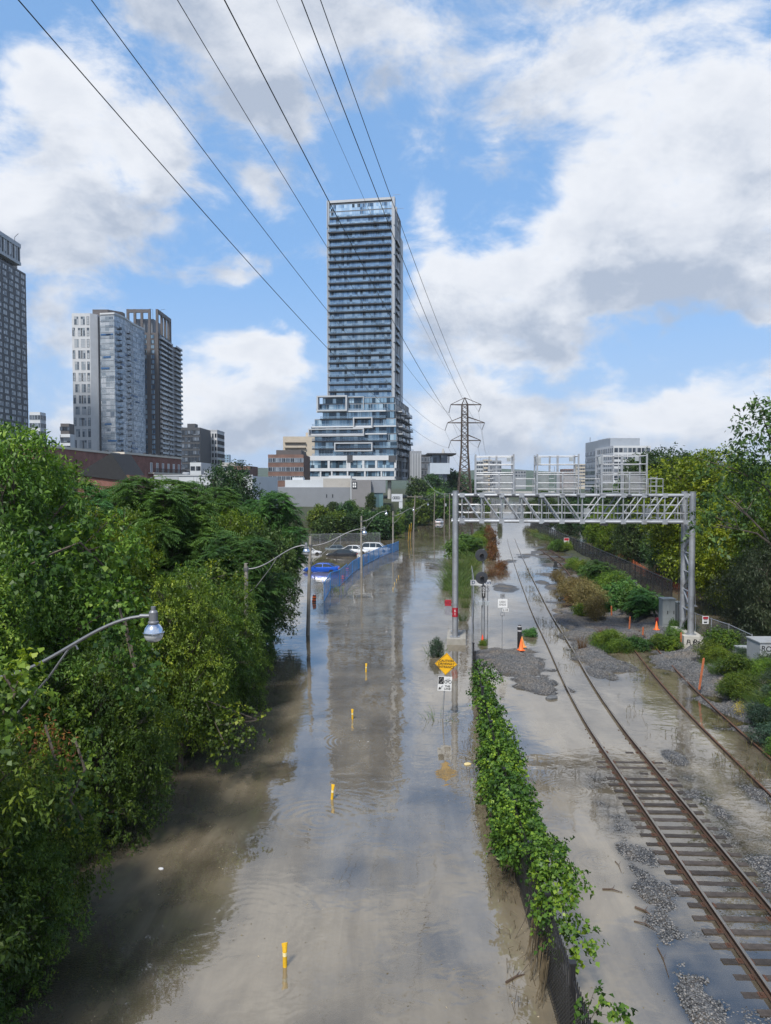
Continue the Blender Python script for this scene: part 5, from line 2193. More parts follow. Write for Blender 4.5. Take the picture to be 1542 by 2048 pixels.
def crown_fronds(name, lumps, nt, m, fl=.75, ll=.17, lw=.055, pairs=9, per=7, inner=.55):
    """pinnate crown (tree of heaven, sumac): arching fronds in rosettes at the branch ends"""
    p, o = lumps_points(lumps, nt, inner)
    n = len(p)
    ang = RNG.uniform(0, 2 * PI, (n, per))
    ax = unit(o + np.array([0, 0, .9]) + RNG.normal(0, .25, (n, 3)))
    e1 = unit(np.cross(ax, RNG.normal(0, 1, (n, 3))))
    e2 = np.cross(ax, e1)
    fd = e1[:, None, :] * np.cos(ang)[..., None] + e2[:, None, :] * np.sin(ang)[..., None] + ax[:, None, :] * RNG.uniform(.1, .7, (n, per))[..., None]
    fd = unit(fd)
    ln = fl * RNG.uniform(.7, 1.2, (n, per))
    side = unit(np.cross(fd, np.array([0, 0, 1.0])))
    t = (np.arange(pairs) + 1.2) / (pairs + .6)
    shp = (n, per, pairs)
    c = p[:, None, None, :] + fd[:, :, None, :] * (ln[..., None, None] * t[None, None, :, None])
    c = c + np.array([0, 0, -1.0]) * (ln[..., None] * .34 * t[None, None, :] ** 2)[..., None]
    dirf = unit(fd[:, :, None, :] + np.array([0, 0, -.9]) * t[None, None, :, None])
    sh = np.clip(RNG.normal(.45, .2, n), 0, 1)[:, None, None] + RNG.normal(0, .1, shp)
    P, Dr, T, Ls = [], [], [], []
    prof = (np.sin(PI * (0.18 + .75 * t)) ** .6)[None, None, :]
    for s in (-1, 1):
        P.append(c.reshape(-1, 3))
        Dr.append((side[:, :, None, :] * s + dirf * .55 + np.array([0, 0, -.30]) + RNG.normal(0, .08, shp + (3,))).reshape(-1, 3))
        T.append(sh.reshape(-1))
        Ls.append((np.broadcast_to(prof, shp) * RNG.uniform(.85, 1.15, shp)).reshape(-1))
    P, Dr, T, Ls = np.concatenate(P), np.concatenate(Dr), np.concatenate(T), np.concatenate(Ls)
    up = np.repeat(np.array([[0, 0, 1.0]]), len(P), 0) + RNG.normal(0, .15, (len(P), 3))
    return leaf_mesh(name, P, Dr, ll * Ls, lw * np.sqrt(Ls), m, T, up, .12)


def limbs_mb(rng, h, lumps, r0, lean=(0, 0)):
    b = MB()
    top = Vector((lean[0], lean[1], h * .78))
    pts, rs = [], []
    for i in range(7):
        f = i / 6
        pts.append(Vector((0, 0, -0.6)).lerp(top, f) + Vector((rng.uniform(-.1, .1), rng.uniform(-.1, .1), 0)) * h * .03)
        rs.append(r0 * (1 - .8 * f) + .012)
    b.tube(pts, rs, 8)
    for l in lumps[1:]:
        e = Vector(l[:3]) + Vector((rng.uniform(-.2, .2), rng.uniform(-.2, .2), rng.uniform(-.1, .3)))
        k = rng.randint(1, 4)
        a = pts[k]
        m1 = a.lerp(e, .5) + Vector((0, 0, .12 * (e - a).length))
        r = rs[k] * .5
        b.tube([a, m1, e], [r, r * .6, r * .2 + .006], 6)
        for q in range(5):
            e2 = e + Vector((rng.uniform(-1, 1), rng.uniform(-1, 1), rng.uniform(-.3, .9))) * l[3] * rng.uniform(.7, 1.15)
            b.tube([m1.lerp(e, .3 + .14 * q), e2], [r * .3 + .005, .006], 5)
    return b


PROTO = {}


def proto(kind, seed):
    """meshes of one tree (crown, trunk), built once per kind and seed; nominal height 10 m"""
    key = (kind, seed)
    if key in PROTO:
        return PROTO[key]
    rng = random.Random(hash(kind) % 1000 * 0 + seed * 101 + len(kind))
    if kind == 'ailanthus':       # tall, pinnate, domed
        lp = make_lumps(rng, 10, 3.8, 2.6, 26, .6)
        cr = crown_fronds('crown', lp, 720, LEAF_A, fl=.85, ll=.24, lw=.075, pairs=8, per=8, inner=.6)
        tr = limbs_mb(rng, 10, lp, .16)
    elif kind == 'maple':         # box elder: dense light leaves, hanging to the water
        lp = make_lumps(rng, 10, 3.4, 0.8, 32, .85)
        cr = crown_sprays('crown', lp, 3300, 18, .155, .058, LEAF_B, .6, .25, .5)
        tr = limbs_mb(rng, 10, lp, .15)
    elif kind == 'pale':          # the same with pale young leaves
        lp = make_lumps(rng, 10, 3.4, 0.8, 30, .85)
        cr = crown_sprays('crown', lp, 2900, 18, .165, .055, LEAF_Y, .7, .25, .45)
        tr = limbs_mb(rng, 10, lp, .14)
    elif kind == 'thicket':       # shrubby mass down to the ground
        lp = make_lumps(rng, 10, 4.3, -0.6, 34, .95, .8)
        cr = crown_sprays('crown', lp, 3200, 16, .18, .075, LEAF_B, .6, .27, .5)
        tr = limbs_mb(rng, 9, lp, .11)
    elif kind == 'locust':        # bright yellow-green
        lp = make_lumps(rng, 10, 4.4, 1.2, 30, .7)
        cr = crown_sprays('crown', lp, 3700, 13, .20, .11, LEAF_Y, .4, .34, .55)
        tr = limbs_mb(rng, 10, lp, .18)
    elif kind == 'dark':
        lp = make_lumps(rng, 10, 3.9, .6, 27, .9)
        cr = crown_sprays('crown', lp, 2800, 13, .22, .125, LEAF_D, .35, .34, .55)
        tr = limbs_mb(rng, 10, lp, .17)
    elif kind == 'willow':
        lp = make_lumps(rng, 10, 3.8, .2, 16, 1.1)
        cr = crown_sprays('crown', lp, 2100, 16, .22, .05, LEAF_W, .9, .36, .5)
        tr = limbs_mb(rng, 10, lp, .17)
    elif kind == 'open':          # loose tall tree with sky between the branches
        lp = make_lumps(rng, 10, 3.6, 3.0, 13, .45, 1.0)[1:]
        cr = crown_sprays('crown', lp, 650, 12, .19, .10, LEAF_D, .35, .26, .35)
        tr = limbs_mb(rng, 10, lp, .17)
    elif kind == 'far':           # only ever seen small
        lp = make_lumps(rng, 10, 4.4, .4, 13, .9)
        cr = crown_sprays('crown', lp, 900, 9, .5, .32, LEAF_D, .3, .5, .6)
        tr = limbs_mb(rng, 9, lp, .2)
    elif kind == 'farlight':
        lp = make_lumps(rng, 10, 4.4, .4, 13, .9)
        cr = crown_sprays('crown', lp, 900, 9, .5, .32, LEAF_B, .3, .5, .6)
        tr = limbs_mb(rng, 9, lp, .2)
    PROTO[key] = (cr, tr.mesh('trunk', BARK, True))
    return PROTO[key]


TREE_RNG = random.Random(11)


def tree(kind, seed, x, y, h, w=None, z=None, label='', group=None, name='tree', cat='tree', rz=None):
    cr, tr = proto(kind, seed)
    if z is None:
        z = float(ground_h(np.array([x], float), np.array([y], float))[0])
    s = h / 10.0
    sw = (w or 1.0) * s
    rz = TREE_RNG.uniform(0, 2 * PI) if rz is None else rz
    t = thing(name, label, cat, (x, y, z), rz, group)
    c = link('crown', cr, t)
    k = link('trunk', tr, t)
    t.scale = (sw, sw, s)
    return t


# --- left bank: everything between the bridge and the car park, nearest first
g1 = 'trees and shrubs on the left bank'
LEFT = [  # kind, seed, x, y, top z, width, label
    ('pale', 1, -7.7, 9.6, 6.7, .9, 'pale leafy shrub filling the bottom left corner below the nearest street lamp', 'shrub'),
    ('thicket', 1, -8.3, 11.6, 4.4, 1.0, 'low shrub reaching the water at the bottom left corner', 'shrub'),
    ('thicket', 2, -8.5, 15.4, 4.6, .95, 'low shaded shrub at the water edge in front of the lamp pole', 'shrub'),
    ('maple', 2, -9.0, 13.2, 8.3, .95, 'low leafy tree at the left edge under the nearest lamp arm', 'tree'),
    ('thicket', 1, -9.0, 17.5, 5.2, .9, 'dark shaded shrub at the water edge directly below the nearest lamp head', 'shrub'),
    ('thicket', 2, -8.9, 22.5, 6.4, .9, 'vine draped shrub leaning over the water beyond the nearest lamp', 'shrub'),
    ('maple', 1, -8.0, 28.5, 8.0, .82, 'bushy box elder overhanging the brown water mid way along the left bank', 'tree'),
    ('thicket', 2, -7.7, 35.8, 6.4, .72, 'shrub leaning over the water in front of the second lamp pole foot', 'shrub'),
    ('thicket', 1, -8.6, 33.0, 7.4, .8, 'dense shrub in front of the second street lamp pole', 'shrub'),
    ('ailanthus', 1, -8.3, 41.2, 8.4, .85, 'feathery tree of heaven around the second street lamp pole', 'tree'),
    ('thicket', 2, -8.5, 45.0, 7.4, .8, 'round dark shrub behind the second street lamp pole', 'shrub'),
    ('dark', 1, -8.3, 50.5, 8.6, .78, 'dark green tree overhanging the water beside the third street lamp pole', 'tree'),
    ('maple', 2, -12.2, 21.0, 9.9, 1.0, 'tall leafy tree with yellowish new leaves behind the nearest lamp', 'tree'),
    ('maple', 1, -13.6, 27.0, 13.7, .95, 'tallest tree at the left edge standing in front of the dark tower', 'tree'),
    ('pale', 1, -13.0, 33.0, 10.6, .95, 'light green tree right of the tallest left edge tree', 'tree'),
    ('ailanthus', 2, -17.0, 38.0, 11.9, 1.0, 'feathery tree in front of the dark gabled roof', 'tree'),
    ('ailanthus', 1, -14.0, 46.0, 11.7, 1.05, 'large domed tree of heaven in the middle of the left bank', 'tree'),
    ('ailanthus', 2, -13.4, 55.0, 11.4, 1.0, 'feathery tree in front of the white ribbed warehouse', 'tree'),
    ('locust', 3, -10.6, 51.0, 9.4, .7, 'bright green tree rising behind the second lamp arm', 'tree'),
    ('ailanthus', 1, -9.6, 61.0, 10.6, .85, 'spreading tree with open branches left of the parked cars', 'tree'),
    ('ailanthus', 2, -22.0, 62.0, 11.2, 1.0, 'feathery tree beside the red brick terrace', 'tree'),
    ('dark', 2, -29.0, 54.0, 10.6, 1.0, 'dark maroon leaved tree below the brick balconies', 'tree'),
    ('maple', 1, -17.5, 31.0, 14.2, 1.1, 'tree cut by the left edge of the picture below the dark tower', 'tree'),
    ('dark', 1, -34.0, 72.0, 11.4, 1.0, 'dark tree in front of the brick terrace end', 'tree'),
    ('dark', 2, -18.0, 84.0, 13.6, .8, 'tall dark tree rising in front of the grey dealership roof', 'tree'),
    ('ailanthus', 1, -16.0, 74.0, 9.4, .9, 'spreading green tree left of the chain link fence behind the cars', 'tree'),
    ('maple', 2, -20.0, 93.0, 8.6, .9, 'light green tree behind the blue flooded car', 'tree'),
]
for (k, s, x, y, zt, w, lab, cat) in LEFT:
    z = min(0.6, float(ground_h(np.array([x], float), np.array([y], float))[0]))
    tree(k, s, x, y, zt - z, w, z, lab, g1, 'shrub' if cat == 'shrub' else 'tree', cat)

# wild vines and dead growth draped over the bank
def drape(name, cat, label, spots, m, leaf, w, n, seed):
    c = np.mean(np.array(spots), 0)[:3]
    t = thing(name, label, cat, tuple(c), 0, 'wild vines on the left bank')
    lp = [(x - c[0], y - c[1], z - c[2], r, r, r * 1.2) for (x, y, z, r) in [(s_[0], s_[1], s_[2], s_[3]) for s_ in spots]]
    link('foliage', crown_sprays('foliage', lp, n, 8, leaf, w, m, .7, .2, .5), t)
    b = MB()
    pts = [Vector((l[0], l[1], l[2])) for l in lp]
    b.tube(pts, [.03] * len(pts), 5)
    part('stem', b, BARK, t, True)


def dr(px, py, Y, r):
    p = D(px, py, Y)
    return (p.x, p.y, p.z, r)


drape('wild_vine', 'vine', 'bright yellow green vine crossing the tree above the lamp arm', [dr(60, 1130, 18, .5), dr(110, 1105, 18, .55), dr(160, 1085, 18.3, .5), dr(215, 1140, 18.6, .5), dr(225, 1165, 18.8, .4)], LEAF_V, .14, .13, 150, 1)
drape('wild_vine', 'vine', 'pale green vine hanging behind the lamp head', [dr(250, 1240, 17.6, .45), dr(262, 1290, 17.5, .45), dr(270, 1340, 17.3, .4), dr(235, 1200, 17.8, .45)], LEAF_V, .13, .12, 110, 2)
drape('wild_vine', 'vine', 'vine trailing over the water edge at the overhanging shrub', [dr(440, 1450, 27, .6), dr(480, 1445, 27, .5), dr(515, 1440, 27.3, .35), dr(410, 1400, 27, .6), dr(450, 1490, 26.6, .5)], LEAF_V, .12, .11, 170, 3)
drape('wild_vine', 'vine', 'vine with scattered bright leaves low in the dark bank', [dr(150, 1480, 17, .5), dr(170, 1540, 16.6, .45), dr(140, 1600, 16.2, .4), dr(165, 1640, 16.1, .35)], LEAF_V, .13, .12, 70, 4)
drape('wild_vine', 'vine', 'light green vine in the crown above the second lamp', [dr(420, 1190, 36, .9), dr(450, 1150, 36, .8), dr(380, 1170, 36, .8)], LEAF_V, .14, .13, 220, 5)
drape('wild_vine', 'vine', 'leafy vine crossing the lower end of the lamp arm', [dr(8, 1350, 13.4, .3), dr(30, 1385, 13.4, .28), dr(5, 1430, 13.3, .3), dr(45, 1345, 13.6, .18)], LEAF_V, .12, .11, 70, 7)
drape('dead_branch', 'branch', 'brown dead foliage hanging in the shaded left bank', [dr(100, 1490, 16.4, .35), dr(115, 1530, 16.2, .3), dr(90, 1450, 16.6, .3)], RED, .09, .03, 45, 6)

# --- behind the car park and along the far side of the flooded road
g2 = 'trees behind the flooded car park'
i = 0
for (px, pt, Y, kind, w, lab) in [
        (655, 1030, 143, 'far', 1.3, 'low dark shrub in the hedge behind the chain link fence, leftmost'),
        (672, 1022, 145, 'farlight', 1.3, 'low light shrub in the hedge behind the chain link fence'),
        (705, 1028, 144, 'far', 1.4, 'low dark shrub in the hedge behind the black sedan'),
        (722, 1018, 148, 'far', 1.2, 'dark shrub in the hedge above the white sedan roof'),
        (752, 1022, 146, 'far', 1.3, 'low dark shrub in the hedge above the minivan'),
        (783, 1035, 150, 'farlight', 1.3, 'low shrub in the hedge at the end of the chain link fence'),
        (812, 1015, 172, 'far', 1.0, 'dark shrub just left of the utility pole'),
        (700, 1000, 165, 'farlight', 1.0, 'light green tree in front of the showroom wall'),
        (665, 1003, 160, 'far', 1.0, 'dark tree in front of the showroom corner'),
        (845, 985, 215, 'far', 1.2, 'dark tree on the slope right of the utility pole'),
        (872, 978, 232, 'farlight', 1.2, 'green tree on the slope behind the bare utility pole'),
        (895, 975, 250, 'far', 1.2, 'dark tree on the slope left of the gantry leg'),
        (835, 1000, 195, 'farlight', 1.2, 'green bush at the foot of the slope by the utility pole'),
        (880, 1012, 235, 'far', 1.3, 'low dark bush on the slope above the stranded car'),
        (858, 1018, 220, 'farlight', 1.3, 'low green bush on the slope beside the far water edge'),
        (690, 1005, 150, 'far', .8, 'small tree left of the grey dealership windows behind the cars'),
        (640, 1010, 146, 'farlight', .9, 'bushy tree behind the chain link fence at the left end'),
        (735, 1022, 152, 'farlight', .8, 'light green shrub behind the white sedan'),
        (768, 1010, 158, 'far', .8, 'dark shrub behind the white minivan'),
        (800, 1025, 168, 'farlight', .7, 'green shrub left of the utility pole with a crossarm'),
        (742, 985, 190, 'far', .7, 'green tree in front of the dealership below the hanging sign'),
        (835, 955, 235, 'far', 1.0, 'dark tree right of the pylon sign'),
        (868, 948, 262, 'far', 1.0, 'dark tree below the pavilion with the black roof'),
        (905, 940, 300, 'far', 1.0, 'dark tree left of the pylon'),
        (945, 960, 330, 'far', .9, 'dark tree right of the pylon'),
        (855, 1003, 225, 'farlight', .8, 'light green bush behind the row of leaning poles'),
        (895, 1008, 270, 'farlight', .8, 'green bush at the far bend of the flooded road'),
        (915, 985, 290, 'far', .8, 'dark bush behind the pylon legs'),
        (975, 1000, 260, 'farlight', .55, 'green bush on the strip between the far flooded road and track'),
        (1000, 1015, 205, 'far', .4, 'small dark bush on the strip beside the far track')]:
    P = D(px, pt, Y)
    z = float(ground_h(np.array([P.x]), np.array([Y], float))[0])
    tree(kind, 1 + i % 2, P.x, Y, P.z - z, w, z, lab, g2)
    i += 1

# --- right side wood
g3 = 'trees of the wood right of the tracks'
RIGHT = [  # kind, seed, pixel column of the trunk, pixel row of the top, depth, width
    ('locust', 1, 1420, 906, 78, 1.05, 'bright yellow green tree standing behind the right gantry legs'),
    ('locust', 2, 1525, 922, 66, 1.0, 'yellow green tree at the right edge below the overhanging branches'),
    ('locust', 1, 1478, 1003, 62, .95, 'leafy green tree beside the caged ladder'),
    ('locust', 2, 1600, 945, 57, 1.0, 'yellow green tree cut by the right edge of the picture'),
    ('willow', 1, 1565, 1045, 47.5, 1.0, 'grey green willow at the right edge above the graffiti cabinet'),
    ('willow', 2, 1505, 1105, 54, 1.1, 'low grey green willow bush beside the flooded path'),
    ('open', 1, 1602, 768, 46, .95, 'tall loose branched tree at the right edge reaching into the sky'),
    ('dark', 1, 1335, 890, 105, .95, 'tall dark tree behind the right end of the truss'),
    ('dark', 2, 1398, 903, 112, 1.0, 'dark tree rising behind the yellow green tree'),
    ('dark', 1, 1292, 905, 128, .85, 'dark tree just right of the white office block'),
    ('dark', 2, 1345, 1005, 88, .9, 'dark shaded tree over the flooded path left of the gantry legs'),
    ('dark', 1, 1392, 1020, 83, .8, 'low dark tree between the two gantry legs'),
    ('locust', 2, 1300, 958, 116, .8, 'olive tree behind the third signal cage'),
    ('dark', 1, 1268, 1008, 104, .9, 'small dark tree at the path under the truss'),
    ('dark', 2, 1232, 985, 124, .9, 'dark tree below the third signal cage'),
    ('locust', 1, 1212, 1012, 114, .8, 'olive tree leaning over the path below the second cage'),
    ('dark', 1, 1182, 985, 140, .9, 'dark tree along the path far under the truss'),
    ('dark', 2, 1135, 996, 155, .85, 'dark tree below the second signal cage'),
    ('dark', 1, 1095, 992, 172, .85, 'dark tree overhanging the far flooded track'),
    ('dark', 2, 1062, 1000, 205, .8, 'distant dark tree right of the far flooded track'),
    ('far', 1, 1205, 968, 185, 1.0, 'distant dark tree in front of the office block'),
    ('far', 2, 1140, 975, 230, 1.0, 'distant dark tree below the beige far block'),
    ('farlight', 1, 1255, 960, 170, 1.0, 'distant lighter tree at the office block base'),
    ('far', 1, 1085, 978, 300, 1.0, 'distant dark tree beside the far bridge'),
    ('dark', 2, 1440, 960, 98, 1.0, 'dark tree deep in the wood behind the ladder'),
    ('dark', 1, 1530, 1010, 74, 1.0, 'dark tree deep in the wood at the right edge'),
]
for (k, s, px, pt, Y, w, lab) in RIGHT:
    P = D(px, pt, Y)
    z = float(ground_h(np.array([P.x], float), np.array([Y], float))[0])
    tree(k, s, P.x, Y, P.z - z, w, z, lab, g3)
# ------------------------------------------------------------------ street lamps
POLE = mat('concrete_pole', (.23, .215, .19), .85, 0, .2, 3, .003, 30)
WOODP = mat('weathered_wood_pole', (.16, .145, .125), .9, 0, .25, 3)
LGLASS = bpy.data.materials.new('lamp_glass')
LGLASS.use_nodes = True
_p = LGLASS.node_tree.nodes['Principled BSDF']
_p.inputs['Base Color'].default_value = (.62, .64, .66, 1)
_p.inputs['Roughness'].default_value = .12
_p.inputs['Transmission Weight'].default_value = .35
_p.inputs['Specular IOR Level'].default_value = .7
CHROME = mat('polished_reflector', (.62, .66, .72), .16, .95, .08, 4)
LHEAD = mat('lamp_housing', (.20, .21, .23), .45, .4, .15, 5)
ARM = mat('lamp_arm_steel', (.17, .175, .185), .45, .5, .15, 2)


def lamp(label, x, y, rz, ztop, armlen, hp=7.3, arm_from=0.0, lean=(0, 0)):
    t = thing('street_lamp', label, 'street lamp', (x, y, 0), rz, 'street lamps along the flooded road')
    b = MB()
    b.tube([(0, 0, -1.0), (lean[0] * .5, lean[1] * .5, hp * .5), (lean[0], lean[1], hp)], [.15, .125, .10], 12)
    part('pole', b, POLE, t, True)
    z0 = ztop - 1.25
    A = armlen
    pts = []
    for f in np.linspace(0, 1, 22):
        s = f * f * (3 - 2 * f)
        pts.append((lean[0] + .08 + (A - .2) * f, lean[1], z0 + 1.22 * (s ** 1.15) + .03 * math.sin(PI * f)))
    b = MB()
    b.tube(pts, [.038 - .008 * i / 21 for i in range(22)], 8)
    part('arm', b, ARM, t, True)
    b = MB()
    k = pts[12]
    b.tube([(lean[0] + .08, lean[1], z0 - 1.25), (lean[0] + .5, lean[1], z0 - .95), (lean[0] + (k[0] - lean[0]) * .72, lean[1], z0 + .05), (k[0] - .15, lean[1], k[2] - .12), (k[0] - .02, lean[1], k[2] - .05), (k[0] + .02, lean[1], k[2] - .14)], .022, 6)
    part('brace', b, ARM, t, True)
    b = MB()
    for z in (z0, z0 - 1.25):
        b.tube([(lean[0], lean[1], z - .08), (lean[0], lean[1], z + .08)], .14, 10)
    part_each('pole_band', b, ARM, t, True)
    hx, hz = lean[0] + A, ztop
    b = MB()
    b.lathe([(.045, .16), (.045, .09), (.06, .085), (.075, .06), (.085, .05), (.085, -.12), (.105, -.14), (.105, -.17), (.07, -.175)], 18, (hx, lean[1], hz))
    b.tube([(hx - .26, lean[1], hz - .02), (hx - .05, lean[1], hz - .02)], .036, 8)
    h = part('lamp_head', b, LHEAD, t, True)
    b = MB()
    b.lathe([(.085, -.172), (.125, -.20), (.165, -.255), (.188, -.32), (.192, -.34), (.205, -.345), (.205, -.362), (.19, -.366)], 24, (hx, lean[1], hz))
    part('reflector', b, CHROME, h, True)
    b = MB()
    b.lathe([(.185, -.366), (.182, -.41), (.165, -.47), (.13, -.51), (.08, -.532), (.02, -.54)], 24, (hx, lean[1], hz))
    part('globe', b, LGLASS, h, True)
    return t


lamp('street lamp closest to the bridge whose long curved arm rises out of the foliage', -7.95, 14.3, R(2), 8.62, 3.4, 7.6)
lamp('street lamp whose pole stands half hidden in the trees on the left bank', -7.3, 38.6, R(1), 7.95, 3.15, 7.0)
lamp('street lamp on a leaning pole standing clear in the water beside the trees', -5.75, 54.2, R(4), 7.85, 3.95, 7.3, lean=(.25, 0))
lamp('street lamp beside the blue fence in front of the white sedan', -3.0, 92.0, R(3), 7.7, 3.1, 7.1)
lamp('street lamp at the far end of the blue fence', 1.25, 123, R(6), 7.0, 3.4, 6.5)
lamp('distant street lamp arm fixed beyond the utility pole with a crossarm', 5.9, 154, R(6), 7.0, 3.0, 6.3)


# ------------------------------------------------------------------ utility poles and their cables
def utility_pole(px, pb, pt, label, arm=0.0, lean=0.0, extra=False):
    g = G(px, pb)
    ztop = D(px, pt, g.y).z
    t = thing('utility_pole', label, 'utility pole', g, 0, 'utility poles along the flooded road')
    b = MB()
    b.tube([(0, 0, -.8), (lean, 0, ztop)], [.17, .11], 10)
    part('pole', b, WOODP, t, True)
    if arm:
        b = MB()
        b.box(lean - arm, lean + arm, -.07, .07, ztop - .42, ztop - .28)
        a = part('crossarm', b, WOODP, t)
        b = MB()
        for s in (-.9, -.5, .5, .9):
            b.lathe([(.05, 0), (.07, .06), (.04, .12), (.06, .18), (.02, .22)], 8, (lean + s * arm, 0, ztop - .28))
        part_each('insulator', b, INSUL, a, True)
    b = MB()
    if extra:
        b.lathe([(.22, 0), (.24, .1), (.24, .7), (.2, .8)], 12, (lean * .6 + .35, 0, ztop * .55))
        part('transformer', b, GREYBOX, t, True)
    return Vector((g.x + lean, g.y, ztop))


UP = [utility_pole(826, 1078, 990, 'utility pole with a long crossarm and yellow guy guards', 1.6, .4),
      utility_pole(868, 1052, 984, 'thin bare utility pole right of the one with a crossarm', 0, .15),
      utility_pole(888, 1047, 985, 'distant utility pole with a grey box', 0, .2, True),
      utility_pole(899, 1056, 986, 'distant utility pole just left of the gantry leg', 0, 0)]
b = MB()
for (a, c) in zip(UP, UP[1:]):
    for o in (-.5, 0.2, .7):
        pts = []
        for f in np.linspace(0, 1, 14):
            p = (a + Vector((o, 0, -.3))).lerp(c + Vector((o, 0, -.2)), f)
            p.z -= 1.2 * 4 * f * (1 - f) * (0.8 + .3 * o)
            pts.append(p)
        q = MB()
        q.tube(pts, .018, 4, False)
        solo('cable', q, mat('cable_grey', (.22, .24, .26), .5), 'thin sagging cable between the utility poles along the road', 'cable', group='cables between the utility poles')
for (x0, y0, x1, y1, lab) in ((848, 955, 910, 985, 'grey cable sagging from the trees to the gantry top'), (855, 960, 905, 984, 'second grey cable sagging to the gantry top')):
    a, c = D(x0, y0, 190), D(x1, y1, 120)
    q = MB()
    q.tube([a.lerp(c, f) - Vector((0, 0, 1.6 * 4 * f * (1 - f))) for f in np.linspace(0, 1, 14)], .025, 4, False)
    solo('cable', q, mat('cable_grey', (.22, .24, .26), .5), lab, 'cable')
YEL = mat('yellow_plastic', (.70, .42, .02), .45, 0, .1, 6)
for (x, yt, yb) in ((820, 1025, 1078), (816, 1040, 1082)):
    g = G(x, yb)
    q = MB()
    q.tube([(0, 0, -.2), (.3, 0, 3.2)], .03, 6)
    solo('guy_guard', q, YEL, 'yellow plastic guy wire guard beside the utility pole with a crossarm', 'guy guard', g, group='yellow guy wire guards')

# ------------------------------------------------------------------ yellow lane markers standing in the water
b = MB()
b.lathe([(.055, -.4), (.055, .38)], 14)
b2 = MB()
b2.loft([[(math.cos(q) * .055, math.sin(q) * .055, .38) for q in np.linspace(0, 2 * PI, 12, False)],
         [(math.cos(q) * .062, math.sin(q) * .036, .46) for q in np.linspace(0, 2 * PI, 12, False)],
         [(math.cos(q) * .075, math.sin(q) * .012, .57) for q in np.linspace(0, 2 * PI, 12, False)]])
BAND = mat('reflective_band', (.85, .75, .42), .3, 0, .1, 4)
b3 = MB()
b3.lathe([(.057, .26), (.057, .35)], 14)
m1, m2, m3 = b.mesh('tube', YEL, True), b2.mesh('cap', YEL, True), b3.mesh('reflective_band', BAND, True)
for (px, py, sc, lab) in ((570, 1933, .97, 'tall yellow lane marker closest to the bridge standing in brown water'), (664, 1598, .92, 'yellow lane marker second from the bridge'), (705, 1438, .85, 'yellow lane marker beyond the ring of ripples'),
                          (732, 1344, .9, 'yellow lane marker in the middle of the tower reflection'), (786, 1180, .5, 'small yellow lane marker beside the gantry grass'), (789, 1170, .5, 'small distant yellow lane marker, second of the far four'),
                          (793, 1162, .45, 'small distant yellow lane marker, third of the far four'), (797, 1155, .45, 'tiny yellow lane marker, last of the far four')):
    g = G(px, py)
    t = thing('lane_marker', lab, 'lane marker', g, TREE_RNG.uniform(-.5, .5), 'yellow lane markers in the water')
    t.scale = (sc * 1.0, sc, sc)
    t.rotation_euler = (R(TREE_RNG.uniform(-3, 3)), R(TREE_RNG.uniform(-3, 4)), TREE_RNG.uniform(-.4, .4))
    link('tube', m1, t)
    link('cap', m2, t)
    link('reflective_band', m3, t)


# ------------------------------------------------------------------ blue construction fence and chain link
BLUE = mat('blue_fence_paint', (.02, .24, .62), .45, 0, .12, 3)
BLUEMESH = mesh_mat('blue_mesh', (.02, .17, .55), 9.0, .17, 0.0)
BLUEC = mat('blue_screen_cloth', (.05, .28, .62), .6, 0, .3, .8, alpha=.72)
pts = [G(*p) for p in ((648, 1203), (661, 1178), (679, 1172), (694, 1158), (705, 1146), (717, 1138), (727, 1131), (737, 1126), (747, 1121), (757, 1116), (766, 1112), (776, 1108), (787, 1105), (797, 1100))]
t = thing('construction_fence', 'blue temporary construction fence standing in the flooded car park', 'fence', pts[0])
for i, (a, c) in enumerate(zip(pts, pts[1:])):
    a, c = a - pts[0], c - pts[0]
    hh = 1.75 if i < 3 else 1.45
    b = MB()
    for z in (.06, hh):
        b.tube([a + Vector((0, 0, z)), c + Vector((0, 0, z))], .028, 6)
    for q in (a.lerp(c, .02), c.lerp(a, .02)):
        b.tube([q + Vector((0, 0, -.6)), q + Vector((0, 0, hh + .05))], .035, 6)
    for q in (.25, .5, .75):
        b.tube([a.lerp(c, q) + Vector((0, 0, .06)), a.lerp(c, q) + Vector((0, 0, hh))], .016, 5)
    f = part('panel_frame', b, BLUE, t, True)
    b = MB()
    b.quad(a + Vector((0, 0, .06)), c + Vector((0, 0, .06)), c + Vector((0, 0, hh)), a + Vector((0, 0, hh)))
    part('mesh_infill', b, BLUEMESH if i in (0, 1, 2, 3, 6) else BLUEC, f)


def link_fence(name, label, pts, h, matm, pm, every=3.0, toprail=True, r=.035, group=None, z0=None):
    """posts, top rail and woven infill along a polyline of points"""
    t = thing(name, label, 'fence', pts[0], 0, group)
    o = pts[0]
    pos = []
    for a, c in zip(pts, pts[1:]):
        n = max(1, int(round((c - a).length / every)))
        for i in range(n):
            pos.append(a.lerp(c, i / n))
    pos.append(pts[-1])
    for p in pos:
        b = MB()
        b.tube([p - o + Vector((0, 0, -.5)), p - o + Vector((0, 0, h + .06))], r, 6)
        part('post', b, pm, t, True)
    for a, c in zip(pos, pos[1:]):
        a, c = a - o, c - o
        b = MB()
        b.quad(a, c, c + Vector((0, 0, h)), a + Vector((0, 0, h)))
        part('mesh_infill', b, matm, t)
        if toprail:
            b = MB()
            b.tube([a + Vector((0, 0, h)), c + Vector((0, 0, h))], r * .7, 6)
            part('top_rail', b, pm, t, True)
    return t


link_fence('chain_link_fence', 'galvanised chain link fence behind the flooded parked cars', [G(600, 1090), G(640, 1089), G(760, 1086)], 1.9, FARLINK, GALV2, 4.5)
